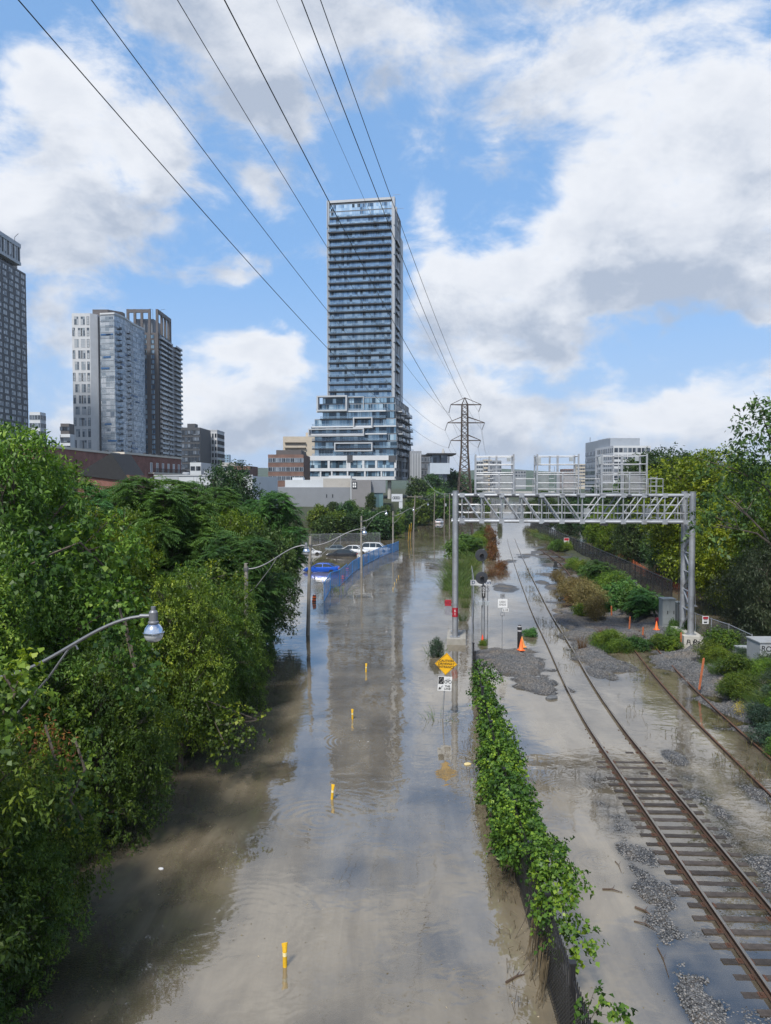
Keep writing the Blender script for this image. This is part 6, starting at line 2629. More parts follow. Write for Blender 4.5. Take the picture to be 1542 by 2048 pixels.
# galvanised fence between road and tracks, running to the gantry
zv = lambda p, z: Vector((p[0], p[1], z))
fp = [zv((float(fence_x(y)), y), -.1) for y in (45.5, 50, 56, 64, 73, 83)]
link_fence('chain_link_fence', 'galvanised chain link fence between the flooded road and the signal mast', fp, 1.95, SCREENLINK, GALV2, 3.0)
# right hand fence beyond the siding
rp = [D(1504, 1270, 43.8), D(1458, 1249, 46.8), D(1391, 1227, 51), D(1326, 1195, 58), D(1300, 1186, 60.5), D(1240, 1143, 75)]
rp = [zv(p, p.z - 1.75) for p in rp]
link_fence('chain_link_fence', 'galvanised chain link fence behind the weeds and steel cabinets', rp, 1.75, FARLINK, GALV2, 2.8)
bp = [G(1343, 1203, .3), G(1306, 1184, .3), G(1240, 1148, .3), G(1171, 1113, .3), G(1105, 1078, .3), G(1062, 1055, .3)]
BLKSCREEN = mat('black_screen', (.010, .011, .012), .7, 0, .2, 2, alpha=.74)
link_fence('steel_fence', 'black steel fence with square posts beside the flooded path', bp, 1.9, BLKSCREEN, BLACKP, 2.6, True, .065)


# ------------------------------------------------------------------ black fence under the vines
def black_fence():
    ys = [9.0, 11.4, 13.9, 16.3, 18.7, 21.2, 23.6, 26, 28.4, 30.8, 33.2, 35.6, 38, 40.3, 42.4]
    P = [Vector((float(fence_x(y)), y, -.05)) for y in ys]
    o = P[0]
    t = thing('picket_fence', 'black steel picket fence overgrown with vines between road and track', 'fence', o)
    hh = 1.85
    for p in P:
        b = MB()
        b.box(p.x - o.x - .05, p.x - o.x + .05, p.y - o.y - .05, p.y - o.y + .05, -.6, hh + .14)
        b.box(p.x - o.x - .07, p.x - o.x + .07, p.y - o.y - .07, p.y - o.y + .07, hh + .14, hh + .19)
        part('post', b, BLACKP, t)
    for a, c in zip(P, P[1:]):
        a, c = a - o, c - o
        up = Vector((0, 0, 1))
        for z in (hh - .12, .15):
            b = MB()
            b.bar(a + up * z, c + up * z, .045)
            part('rail', b, BLACKP, t)
        b = MB()
        n = int((c - a).length / .13)
        for i in range(1, n):
            q = a.lerp(c, i / n)
            b.bar(q - up * .4, q + up * (hh + .06), .02)
        tag(part('picket', b, BLACKP, t), kind='stuff')
        b = MB()
        s = Vector((-.06, 0, 0))
        b.quad(a + s - up * .3, c + s - up * .3, c + s + up * (hh - .3), a + s + up * (hh - .3))
        part('mesh_screen', b, CHAINB, t)


black_fence()


def vine(label, y0, y1, seed, n, wid=.55, zc=1.15, hz=.85, side=.2):
    rng = random.Random(seed)
    base = Vector((float(fence_x((y0 + y1) / 2)), (y0 + y1) / 2, 0))
    lp = []
    y = y0
    while y <= y1:
        w = wid * rng.uniform(.55, 1.25)
        lp.append((float(fence_x(y)) - base.x + side * wid + rng.uniform(-.35, .45) * wid, y - base.y, zc + rng.uniform(-.4, .35), w, .5 * rng.uniform(.7, 1.3), hz * rng.uniform(.5, 1.1)))
        if rng.random() < .45:     # a shoot thrown out to one side or up
            lp.append((lp[-1][0] + rng.choice((-1, 1, 1)) * wid * rng.uniform(.7, 1.25), y - base.y + rng.uniform(-.4, .4), zc + rng.uniform(-.5, .75), .22, .25, .2))
        y += .5
    t = thing('grape_vine', label, 'vine', base, 0, 'grape vines on the black fence')
    me = crown_sprays('foliage', lp, n, 10, .10, .095, LEAF_V, .45, .13, .45, 1.5, .32)
    link('foliage', me, t)
    b = MB()
    for k in range(max(3, int((y1 - y0) * 1.3))):
        yy = rng.uniform(y0, y1)
        x = float(fence_x(yy)) - base.x
        b.tube([(x - .05, yy - base.y, -.3), (x - .12, yy - base.y + .1, .5), (x + .1, yy - base.y + .3, 1.3), (x + .4, yy - base.y + rng.uniform(-.5, .8), 1.7)], [.018, .015, .01, .004], 5)
    for k in range(int((y1 - y0) * .8)):
        yy = rng.uniform(y0, y1)
        x = float(fence_x(yy)) - base.x
        b.tube([(x - .1, yy - base.y, 1.0), (x - .25, yy - base.y - .1, .4), (x - .4 - rng.uniform(0, .3), yy - base.y - .2, -.05)], [.012, .009, .005], 4)
    part('stem', b, BARK, t, True)
    return t


vine('large grape vine smothering the middle of the black fence', 19.4, 31.0, 1, 1900, .50, 1.35, .75, .25)
vine('grape vine spilling over the fence with a trailing shoot near the bridge', 15.7, 18.2, 2, 260, .46, 1.6, .45, .5)
vine('small grape vine on the black fence just below the gravel pad', 33.8, 37.6, 3, 300, .42, 1.35, .5, .4)
vine('grape vine clump at the bottom edge of the picture on the black fence', 12.0, 13.4, 4, 80, .36, 1.5, .4, .5)
vine('low dark grape vine hanging to the water on the road side', 21.0, 27.5, 5, 520, .34, .6, .5, -.7)

# dead stalks and washed up twigs along the fence foot
b = MB()
rr = random.Random(8)
for k in range(150):
    y = rr.uniform(14, 32)
    x = float(fence_x(y)) - rr.uniform(.05, .9)
    l = rr.uniform(.25, .9)
    b.tube([(x, y, -.1), (x + rr.uniform(-.15, .1), y + rr.uniform(-.1, .1), l * .4), (x + rr.uniform(-.4, .2), y + rr.uniform(-.5, .3), l * .55)], [.008, .006, .003], 4)
for k in range(40):
    y = rr.uniform(15.5, 17.2)
    x = float(fence_x(y)) - rr.uniform(.02, .25)
    b.tube([(x, y, .9), (x - .08, y - .1, .4), (x - .15 + rr.uniform(-.1, .1), y - .2, -.05)], [.01, .008, .004], 4)
tag(link('dead_weeds', b.mesh('dead_weeds', mat('dead_stalk', (.11, .085, .05), .9, 0, .3, 4))), 'brown dead stalks tangled at the foot of the black fence', 'weeds', kind='stuff')


# ------------------------------------------------------------------ road sign: caution diamond over a cycle lane plate
SIGNY = mat('sign_yellow', (.78, .42, .012), .45, 0, .08, 4)


def caution_sign():
    g = G(885, 1437)
    t = thing('road_sign', 'leaning yellow caution diamond sign above a white cycle lane plate standing in water', 'road sign', g)
    t.rotation_euler = (R(-1), R(3.6), R(2))
    b = MB()
    b.tube([(0, 0, -1), (0, 0, 3.12)], .032, 8)
    part('post', b, GALV2, t, True)
    zc, r = 2.62, .535
    b = MB()
    b._add([(r, -.05, zc), (0, -.05, zc + r), (-r, -.05, zc), (0, -.05, zc - r), (r, -.04, zc), (0, -.04, zc + r), (-r, -.04, zc), (0, -.04, zc - r)],
           [(0, 3, 2, 1), (4, 5, 6, 7), (0, 1, 5, 4), (1, 2, 6, 5), (2, 3, 7, 6), (3, 0, 4, 7)])
    s = part('diamond_plate', b, SIGNY, t)
    b = MB()
    q = r - .035
    c = [(q, -.055, zc), (0, -.055, zc + q), (-q, -.055, zc), (0, -.055, zc - q)]
    for a, d in zip(c, c[1:] + c[:1]):
        b.bar(a, d, .014, .004)
    part('border', b, INK, s)
    lettering('CAUTION\nDRIVEWAY\nENTRANCE', .155, INK, s, (0, -.056, zc), (PI / 2, 0, 0), space=.95, bold=.003)
    b = MB()
    b.box(-.33, .33, -.05, -.04, 1.34, 2.02)
    s = part('lane_plate', b, SIGNWHITE, t)
    b = MB()
    b.box(-.31, -.06, -.054, -.0505, 1.66, 2.0)
    k = part('black_field', b, INK, s)
    b = MB()
    zc2 = 1.83
    for (x0, z0), (x1, z1) in zip([(.09, 0), (0, .135), (-.09, 0), (0, -.135)], [(0, .135), (-.09, 0), (0, -.135), (.09, 0)]):
        b.bar((-.185 + x0, -.058, zc2 + z0), (-.185 + x1, -.058, zc2 + z1), .034, .004)
    part('diamond_symbol', b, SIGNWHITE, k)
    b = MB()
    for cx_ in (.04, .24):
        b.tube([(cx_ + .07 * math.cos(a), -.055, 1.78 + .07 * math.sin(a)) for a in np.linspace(0, 2 * PI, 17)], .011, 5, False)
    for (a, d) in (((.04, 1.78), (.10, 1.88)), ((.10, 1.88), (.19, 1.88)), ((.19, 1.88), (.24, 1.78)), ((.10, 1.88), (.14, 1.78)), ((.14, 1.78), (.19, 1.88)), ((.04, 1.78), (.14, 1.78)), ((.19, 1.88), (.17, 1.93)), ((.17, 1.93), (.22, 1.94)), ((.07, 1.91), (.12, 1.91))):
        b.bar((a[0], -.055, a[1]), (d[0], -.055, d[1]), .014, .004)
    part('bicycle_symbol', b, INK, s)
    b = MB()
    b.bar((-.10, -.055, 1.60), (-.22, -.055, 1.46), .045, .004)
    b._add([(-.29, -.056, 1.39), (-.15, -.056, 1.42), (-.26, -.056, 1.53)], [(0, 1, 2)])
    part('arrow_symbol', b, INK, s)
    lettering('THIS\nLANE', .125, INK, s, (.13, -.055, 1.5), (PI / 2, 0, 0), space=.95, bold=.003)


caution_sign()


# ------------------------------------------------------------------ railway signal mast and its neighbours
def signal_mast():
    Y = 52.0
    g = D(966, 1284, Y)
    t = thing('railway_signal', 'railway signal mast with two round dark target discs facing the bridge', 'railway signal', (g.x, Y, -.1))
    z = lambda py: D(966, py, Y).z + .1
    b = MB()
    b.tube([(0, 0, -.4), (0, 0, z(1205))], .13, 12)
    b.tube([(0, 0, z(1205)), (0, 0, z(1098))], .07, 10)
    b.tube([(0, 0, z(1285)), (0, 0, z(1282))], .3, 12)
    part('mast', b, GALV, t, True)
    DISC = mat('signal_black', (.03, .034, .042), .5, 0, .1, 3)
    for (px, py) in ((961, 1110), (962, 1155)):
        x = (px - 966) / F * Y
        b = MB()
        b.lathe([(.05, -.11), (.42, -.09), (.435, -.075), (.42, -.06), (.05, -.04)], 32, (x, -.12, z(py)), 'y')
        d = part('target_disc', b, DISC, t, True)
        b = MB()
        rings = []
        for (yy, r) in ((-.1, .13), (-.38, .14)):
            rings.append([(x + r * math.cos(a), -.12 + yy + (0 if math.sin(a) > -.3 else .22 * (yy < -.2)), z(py) + r * math.sin(a)) for a in np.linspace(0, 2 * PI, 18, False)])
        b.loft(rings, False)
        part('hood', b, mat('hood_brown', (.09, .07, .06), .6), d, True)
        b = MB()
        b.lathe([(.02, -.125), (.11, -.12), (.11, -.115)], 16, (x, -.12, z(py)), 'y')
        part('lens', b, mat('dark_lens', (.02, .02, .025), .1), d, True)
        b = MB()
        b.box(x - .16, x + .16, -.1, .16, z(py) - .2, z(py) + .2)
        b.bar((x, .05, z(py) - .1), (0, 0, z(py) - .3), .06)
        part_each('lamp_case', b, BLACKP, d)
    b = MB()
    b.box(-.13, .13, -.19, -.17, z(1195), z(1170))
    p = part('number_plate', b, BLACKP, t)
    lettering('0\nZ\n1', .3, SIGNWHITE, p, (0, -.195, z(1182.5)), (PI / 2, 0, 0), space=.78)
    b = MB()
    b.box(-.36, -.08, -.22, .1, z(1210), z(1202))
    b.box(.08, .4, -.22, .1, z(1210), z(1203))
    part_each('junction_box', b, GREYBOX, t)
    b = MB()
    for s in (-1, 1):
        b.tube([(s * .05, 0, z(1172)), (s * .35, -.1, z(1176)), (s * .42, -.1, z(1182)), (s * .3, 0, z(1184)), (s * .08, 0, z(1180))], .018, 5)
    part_each('loose_cable', b, DKSTEEL, t, True)


signal_mast()


def name_board():
    Y = 54.5
    g = D(959, 1280, Y)
    t = thing('station_board', 'white name board on two thin posts behind the signal discs', 'sign', (g.x, Y, -.2))
    z = lambda py: D(959, py, Y).z + .2
    for px in (943.5, 975):
        b = MB()
        b.tube([((px - 959) / F * Y, 0, -.4), ((px - 959) / F * Y, 0, z(1160))], .035, 8)
        part('post', b, GALV2, t, True)
    b = MB()
    b.box((940 - 959) / F * Y, (981 - 959) / F * Y, -.07, -.04, z(1170.5), z(1159.5))
    p = part('board', b, SIGNWHITE, t)
    lettering('on', .42, mat('sign_blue', (.02, .06, .16), .5), p, ((975.5 - 959) / F * Y, -.075, z(1165)), (PI / 2, 0, 0), bold=.006)
    lettering('D', .34, mat('sign_blue', (.02, .06, .16)), p, ((946 - 959) / F * Y, -.075, z(1165)), (PI / 2, 0, 0), bold=.006)


name_board()


def limit_sign():
    Y = 50.3
    g = D(1004, 1297, Y)
    t = thing('railway_sign', 'thin post with four small white and grey railway plates on the gravel', 'railway sign', (g.x, Y, 0))
    z = lambda py: D(1004, py, Y).z
    xx = lambda px: (px - 1004) / F * Y
    b = MB()
    b.tube([(0, 0, -.1), (0, 0, z(1187))], .028, 8)
    part('post', b, GALV2, t, True)
    GP = mat('grey_plate', (.22, .23, .25), .5)
    b = MB()
    b.box(xx(999.5), xx(1009.5), -.05, -.03, z(1196), z(1187))
    p = part('top_plate', b, GP, t)
    lettering('10', .17, INK, p, (xx(1004.5), -.054, z(1191.5)), (PI / 2, 0, 0))
    b = MB()
    b.box(xx(995), xx(1014), -.06, -.03, z(1215), z(1198))
    p = part('main_plate', b, SIGNWHITE, t)
    lettering('USRC\nENDS', .185, INK, p, (xx(1004.5), -.064, z(1206.5)), (PI / 2, 0, 0))
    b = MB()
    b.box(xx(1004), xx(1016.5), -.06, -.03, z(1223), z(1216.8))
    p = part('distance_plate', b, SIGNWHITE, t)
    lettering('2.10', .2, INK, p, (xx(1010.2), -.064, z(1220)), (PI / 2, 0, 0), bold=.003)
    b = MB()
    b.box(xx(1000), xx(1009), -.05, -.03, z(1231.5), z(1224.5))
    p = part('lower_plate', b, GP, t)
    lettering('001', .13, SIGNWHITE, p, (xx(1004.5), -.054, z(1228)), (PI / 2, 0, 0))


limit_sign()

g = G(1039, 1291, .3)
t = thing('bollard', 'black round bollard with a pale band standing beside the orange cones', 'bollard', g)
b = MB()
b.lathe([(.15, -.4), (.15, 1.22), (.14, 1.3), (.10, 1.37), (.03, 1.40)], 18)
part('post', b, BLACKP, t, True)
b = MB()
b.lathe([(.153, .96), (.153, 1.06)], 18)
b.lathe([(.153, 1.27), (.137, 1.33)], 18)
part_each('band', b, mat('band_grey', (.4, .4, .42), .4), t, True)


def cone(label, g, h, m_, rx=0.0, ry=0.0, stripe=None):
    t = thing('traffic_cone', label, 'traffic cone', g, 0, 'traffic cones')
    b = MB()
    b.lathe([(h * .24, .03), (h * .22, .05), (h * .045, h), (h * .02, h + .005)], 18)
    part('cone', b, m_, t, True)
    b = MB()
    b.box(-h * .27, h * .27, -h * .27, h * .27, -.02, .03)
    part('base', b, m_ if not stripe else BLACKP, t)
    t.rotation_euler = (rx, ry, .3)
    return t


cone('bright orange traffic cone in front of the black bollard', G(1042, 1300, .33), .74, ORANGE, 0, R(2))
cone('faded tan orange traffic cone tilted behind the bright orange one', G(1046, 1294, .3), .70, mat('faded_cone', (.7, .28, .07), .6, 0, .15, 4), 0, R(-7))
cone('red orange traffic cone at the foot of the signal mast', G(965, 1287, .0), .62, mat('red_cone', (.75, .07, .03), .5, 0, .1, 4))
cone('orange traffic cone beside the steel cabinets', G(1313, 1259, .75), .6, ORANGE)

# ------------------------------------------------------------------ cabinets, stakes, small signs on the right
def cabinet(label, px0, px1, pt, pb, Y, depth, m_, doors=2, roof=True, skew=.0, graffiti=None):
    a, c = D(px0, pb, Y), D(px1, pt, Y)
    w, h = c.x - a.x, c.z - a.z
    t = thing('equipment_cabinet', label, 'cabinet', (a.x, Y, a.z), skew)
    b = MB()
    b.box(0, w, 0, depth, -.5, h)
    part('body', b, m_, t)
    if roof:
        b = MB()
        b.box(-.05, w + .05, -.06, depth + .05, h, h + .06)
        part('lid', b, m_, t)
    for k in range(doors):
        b = MB()
        x0, x1 = w * k / doors + .04, w * (k + 1) / doors - .04
        b.box(x0, x1, -.025, 0, .12, h - .1)
        d = part('door', b, m_, t)
        b = MB()
        b.box(x1 - .1, x1 - .06, -.055, -.025, h * .45, h * .58)
        part('handle', b, DKSTEEL, d)
    if graffiti:
        for (tx, sz, x, z) in graffiti:
            q = lettering(tx, sz, INK, t, (w * x, -.03, h * z), (PI / 2, R(TREE_RNG.uniform(-6, 6)), 0), 'graffiti', bold=.004)
    return t


CAB = mat('zinc_cabinet', (.34, .375, .39), .45, .4, .1, 1.5, dirt=(.22, .22, .2), dscale=1.2)
cabinet('tall zinc grey steel cabinet beside the rear gantry leg', 1325, 1351, 1199, 1252, 54.7, .8, CAB, 2)
cabinet('narrow zinc grey cabinet between the tall cabinet and gantry leg', 1353, 1364, 1206, 1243, 56.5, .7, CAB, 1)
cabinet('white painted steel cabinet covered in black graffiti at the right edge', 1519, 1575, 1286, 1345, 41.0, 1.5, mat('white_cabinet', (.30, .32, .34), .5, 0, .1, 2, dirt=(.25, .24, .22), dscale=1.5), 1, True, 0.0,
        [('ROCK', .42, .42, .78), ('ABE', .3, .38, .55), ('MOR', .42, .45, .27), ('x~', .3, .2, .5)])
cabinet('low grey utility box in the weeds beside the graffiti cabinet', 1479, 1505, 1297, 1325, 43.5, .6, GREYBOX, 1)
for (px, pb, z, h, rx, ry, lab) in ((1400, 1368, .55, 1.35, 0, 9, 'tall leaning orange stake beside the rusty siding'), (1259, 1250, .55, .6, 0, 3, 'orange stake on the grey gravel behind the weeds'),
                                    (1223, 1226, .4, .55, 0, -2, 'weathered orange stake among the green bushes'), (1286, 1262, .55, .25, 4, 0, 'short orange stake half buried in the weeds'), (1362, 1275, .9, .3, 0, 0, 'tiny orange stub at the corner of the gantry footing')):
    g = G(px, pb, z)
    q = MB()
    q.loft([[(-.055, -.02, -.3), (.055, -.02, -.3), (.055, .02, -.3), (-.055, .02, -.3)], [(-.055, -.02, h), (.055, -.02, h), (.055, .02, h), (-.055, .02, h)], [(-.02, -.02, h + .04), (.03, -.02, h + .05), (.03, .02, h + .05), (-.02, .02, h + .04)]])
    o = solo('marker_stake', q, STAKE, lab, 'stake', g, group='orange survey stakes')
    o.rotation_euler = (R(rx), R(ry), .3)
def fence_sign(label, px, py, Y, w, h, words):
    g = D(px, py, Y)
    t = thing('warning_sign', label, 'sign', g)
    b = MB()
    b.box(-w / 2, w / 2, -.012, 0, -h / 2, h / 2)
    p = part('plate', b, SIGNWHITE, t)
    b = MB()
    b.box(-w / 2 + .04, w / 2 - .04, -.017, -.012, h * .12, h / 2 - .04)
    part('red_header', b, REDP, p)
    b = MB()
    for k in range(2):
        b.box(-w / 2 + .08, w / 2 - .08, -.016, -.012, -h * .02 - k * .14, .05 - h * .02 - k * .14)
    b.box(-w / 2 + .1, w / 2 - .12, -.016, -.012, -h / 2 + .06, -h / 2 + .16)
    part('print', b, INK, p)


fence_sign('white and red warning sign on the chain link fence right of the gantry', 1411, 1240, 48.9, .42, .52, '')
fence_sign('pale warning sign on the far end of the black fence', 1133, 1083, 121, .85, 1.2, '')
g = D(1318, 1238, 56)
t = thing('hand_cart', 'small red and black wheeled cart beside the tall zinc cabinet', 'cart', g)
b = MB()
b.box(-.22, .22, -.2, .2, -.25, .08)
part('body', b, REDP, t)
b = MB()
b.tube([(-.15, .1, 0), (-.38, .1, .45), (-.42, .1, .5)], .025, 6)
part('handle', b, BLACKP, t, True)
for s in (-1, 1):
    b = MB()
    b.lathe([(.05, -.04), (.14, -.04), (.14, .04), (.05, .04)], 14, (s * .16, -.22, -.28), 'y')
    part('wheel', b, BLACKP, t, True)

# orange snow fence along the wood's edge
ORN = mat('orange_snow_mesh', (.50, .10, .025), .7, 0, .3, 3, alpha=.55)
sp = [G(1223, 1105), G(1255, 1122), G(1295, 1147), G(1330, 1164), G(1364, 1183), G(1385, 1195)]
link_fence('snow_fence', 'sagging orange plastic snow fence at the foot of the wood', sp, .62, ORN, STAKE, 2.6, False, .03)

# switch stand up the yard
g = G(1111, 1134, .15)
t = thing('switch_stand', 'small dark track switch stand beside the broken rusty track', 'switch stand', g)
b = MB()
b.box(-.25, .25, -.2, .2, -.1, .25)
b.box(-.18, .18, -.12, .12, .25, .75)
part('housing', b, DKSTEEL, t)
b = MB()
b.tube([(.2, 0, .2), (.9, -.3, .1)], .05, 6)
part('lever', b, RAILSIDE, t, True)

# litter, driftwood and a stone in the water
DRIFT = mat('driftwood', (.075, .05, .035), .9, 0, .25, 5)
for i, (x0, y0, x1, y1, r, lab) in enumerate(((1205, 1778, 1245, 1785, .022, 'dark driftwood stick floating below the ripple rings'), (1270, 1814, 1312, 1838, .03, 'brown broken branch floating between fence and track'), (1268, 1842, 1312, 1860, .016, 'thin curved twig floating below the broken branch'),
                                              (1315, 1895, 1338, 1955, .014, 'long thin twig floating beside the gravel'), (1012, 1965, 1050, 1948, .03, 'pale forked branch lying in the mud at the fence foot'), (1230, 1722, 1243, 1745, .012, 'short upright twig in the clear shallow water'))):
    a, c = G(x0, y0, .015), G(x1, y1, .015)
    m_ = a.lerp(c, .45) + Vector((.04, .06, .01))
    q = MB()
    q.tube([Vector((0, 0, 0)), m_ - a, c - a], [r, r * .8, r * .3], 6)
    q.tube([m_ - a, m_ - a + Vector((.12, .16, .03))], [r * .5, r * .15], 5)
    solo('driftwood', q, DRIFT, lab, 'driftwood', a)
for (px, py, lab, m_, s) in ((1103, 1397, 'single grey concrete lump in the shallow water below the gravel pad', mat('wet_concrete', (.10, .105, .11), .7, 0, .2, 6), .22), (935, 1529, 'small yellowish piece of litter floating beside the fence', mat('litter_yellow', (.6, .5, .25), .6), .10), (322, 1738, 'small white bottle floating at the foot of the left bank', WHITEP, .05)):
    g = G(px, py, 0)
    q = MB()
    q.lathe([(s * .5, -.1), (s, -.04), (s * 1.05, s * .35), (s * .75, s * .6), (s * .2, s * .62)], 9)
    q.v = [(x * 1.5 + .1 * s * math.sin(7 * y + 3 * z / s), y + .12 * s * math.cos(5 * x / s), z) for x, y, z in q.v]
    solo('stone' if s > .2 else 'litter', q, m_, lab, 'stone' if s > .2 else 'litter', g, TREE_RNG.uniform(0, 3))


# ------------------------------------------------------------------ flooded cars
def car(label, px, py, L, W, Hh, rz, paint, sub=.25, van=False, lightside=1):
    """px,py: the waterline point under the car's middle; sub: how deep it stands in the water"""
    g = G(px, py)
    t = thing('parked_car', label, 'car', (g.x, g.y, -sub), rz, 'flooded parked cars')
    hw = W / 2
    # stations along x: belt height, roof height (0 where there is no cabin), bonnet roundness
    if van:
        st = [(-.5, .55, .86), (-.48, .40, .98), (-.40, .3, 1.02), (0, .28, 1.0), (.25, .28, .97), (.34, .3, .92), (.46, .38, .78), (.5, .5, .66)]
        roof = [(-.49, .98), (-.44, Hh - .10), (-.35, Hh), (.02, Hh), (.15, Hh - .08), (.33, .93)]
    else:
        st = [(-.5, .55, .80), (-.48, .38, .92), (-.38, .3, .95), (0, .26, .90), (.2, .26, .88), (.3, .28, .84), (.44, .34, .72), (.5, .48, .60)]
        roof = [(-.40, .94), (-.24, Hh - .06), (-.12, Hh), (.04, Hh - .01), (.12, Hh - .06), (.28, .86)]
    rings = []
    for x, zl, zb in st:
        tp = 1 - .5 * max(0, abs(x) - .40) / .1 * .45
        w = hw * tp
        rings.append([(x * L, -w * .92, zl), (x * L, -w, zl + .12), (x * L, -w, zb - .16), (x * L, -w * .93, zb), (x * L, w * .93, zb), (x * L, w, zb - .16), (x * L, w, zl + .12), (x * L, w * .92, zl)])
    b = MB()
    b.loft(rings)
    part('body', b, paint, t, True)
    b = MB()
    rg = []
    for x, z in roof:
        k = (z - .9) / max(Hh - .9, .1)
        w0, w1 = hw * .92, hw * (.92 - .22 * max(0, k))
        rg.append([(x * L, -w0, .86), (x * L, -w1, z), (x * L, w1, z), (x * L, w0, .86)])
    b.loft(rg)
    cb = part('cabin', b, mat('car_glass', (.02, .03, .04), .06, 0, 0), t)
    b = MB()
    a = [q for q in roof[1:-1]]
    rr2 = []
    for x, z in a:
        k = (z - .9) / max(Hh - .9, .1)
        w1 = hw * (.92 - .22 * max(0, k)) + .015
        rr2.append([(x * L, -w1, z - .05), (x * L, -w1 + .05, z + .02), (x * L, w1 - .05, z + .02), (x * L, w1, z - .05)])
    b.loft(rr2)
    part('roof', b, paint, t, True)
    b = MB()
    for s in (-1, 1):
        for (i, xx) in ((0, None), (2, None), (len(roof) - 1, None)):
            pass
        pil = [(roof[0], roof[1]), (roof[-1], roof[-2])]
        for (a0, a1) in pil:
            k = (a1[1] - .9) / max(Hh - .9, .1)
            b.bar((a0[0] * L, s * hw * .925, a0[1] - .05), (a1[0] * L, s * (hw * (.92 - .22 * k) + .01), a1[1]), .07)
        for f in (.02, -.2) if van else (-.06,):
            b.bar((f * L, s * hw * .925, .88), (f * L, s * hw * .74, Hh - .05), .06)
    part_each('pillar', b, paint, t)
    for x in (-.31, .31):
        for s in (-1, 1):
            b = MB()
            b.lathe([(.18, -.1), (.31, -.1), (.32, 0), (.31, .1), (.18, .1)], 18, (x * L, s * (hw - .08), .31), 'y')
            w_ = part('wheel', b, BLACKP, t, True)
    for s in (-1, 1):
        b = MB()
        b.box(-.507 * L, -.485 * L, s * hw * .58 - .17, s * hw * .58 + .17, .66 if not van else .78, .80 if not van else 1.0)
        part('tail_light', b, mat('tail_red', (.45, .01, .015), .25), t)
        b = MB()
        b.box(.455 * L, .49 * L, s * hw * .6 - .2, s * hw * .6 + .2, .58, .68)
        part('headlight', b, mat('headlight_clear', (.7, .72, .75), .15), t)
        b = MB()
        b.box(.14 * L, .18 * L, s * (hw + .02) - .06, s * (hw + .02) + .06, .88, 1.0)
        part('mirror', b, paint, t)
    return t


WHITEC = mat('white_car_paint', (.66, .68, .71), .25, 0, .03, 2)
DARKC = mat('dark_car_paint', (.03, .033, .04), .2, .2)
BLUECAR = mat('blue_car_paint', (.012, .09, .52), .2, .2)
GREYC = mat('grey_car_paint', (.16, .20, .22), .25, .3)
car('white minivan flooded to its doors beside the blue fence', 752, 1101, 4.7, 1.85, 1.72, R(-8), WHITEC, .42, True)
car('white sedan between the black car and the minivan', 710, 1105, 4.6, 1.8, 1.43, R(-10), WHITEC, .28)
car('black sedan in brown water in front of the white sedan', 684, 1112, 4.7, 1.8, 1.42, R(176), DARKC, .35)
car('bright blue coupe half hidden behind the street lamp pole', 643, 1143, 4.5, 1.85, 1.30, R(175), BLUECAR, .25)
car('grey car deep in water against the chain link fence', 676, 1097, 4.5, 1.8, 1.4, R(8), GREYC, .8)
car('white car seen through the trees at the left of the car park', 614, 1108, 4.5, 1.8, 1.4, R(20), WHITEC, .3)
car('white car stranded at the far end of the flooded road', 880, 1046, 4.6, 1.8, 1.45, R(70), WHITEC, .3)
car('silver car stranded beside the pylon foot', 925, 1040, 4.6, 1.8, 1.45, R(80), mat('silver_car_paint', (.42, .44, .46), .25, .4), .2)

# construction drums
for (px, pb, lab) in ((695, 1144, 'orange and black construction drum behind the blue fence'), (686, 1160, 'orange and black construction drum leaning at the open blue panel'), (741, 1098, 'small construction drum in front of the white minivan'), (628, 1204, 'construction drum beside the leaning lamp pole')):
    g = G(px, pb)
    t = thing('traffic_drum', lab, 'traffic drum', g, 0, 'construction drums')
    t.rotation_euler = (0, R(TREE_RNG.uniform(-6, 6)), 0)
    t.scale = (.68, .68, .68)
    b = MB()
    b.lathe([(.27, -.4), (.27, .3), (.25, .3), (.25, .75), (.22, .75), (.22, .95), (.1, 1.0)], 16)
    part('drum', b, ORANGE, t, True)
    b = MB()
    b.lathe([(.277, .05), (.277, .25)], 16)
    b.lathe([(.258, .42), (.258, .58)], 16)
    b.lathe([(.228, .80), (.228, .98)], 16)
    part_each('band', b, BLACKP, t, True)

# far road bridge across the valley
a, c = D(955, 986, 430), D(1110, 986, 430)
t = thing('road_bridge', 'low grey concrete road bridge across the far end of the flooded tracks', 'bridge', (a.x, 430, 0))
b = MB()
b.box(0, c.x - a.x, 0, 9, a.z - 1.4, a.z + .9)
part('deck', b, CONC0, t)
b = MB()
for k in range(4):
    x = 6 + k * (c.x - a.x - 12) / 3
    b.box(x, x + 1.2, 1, 8, -1, a.z - 1.4)
part_each('pier', b, CONC0, t)
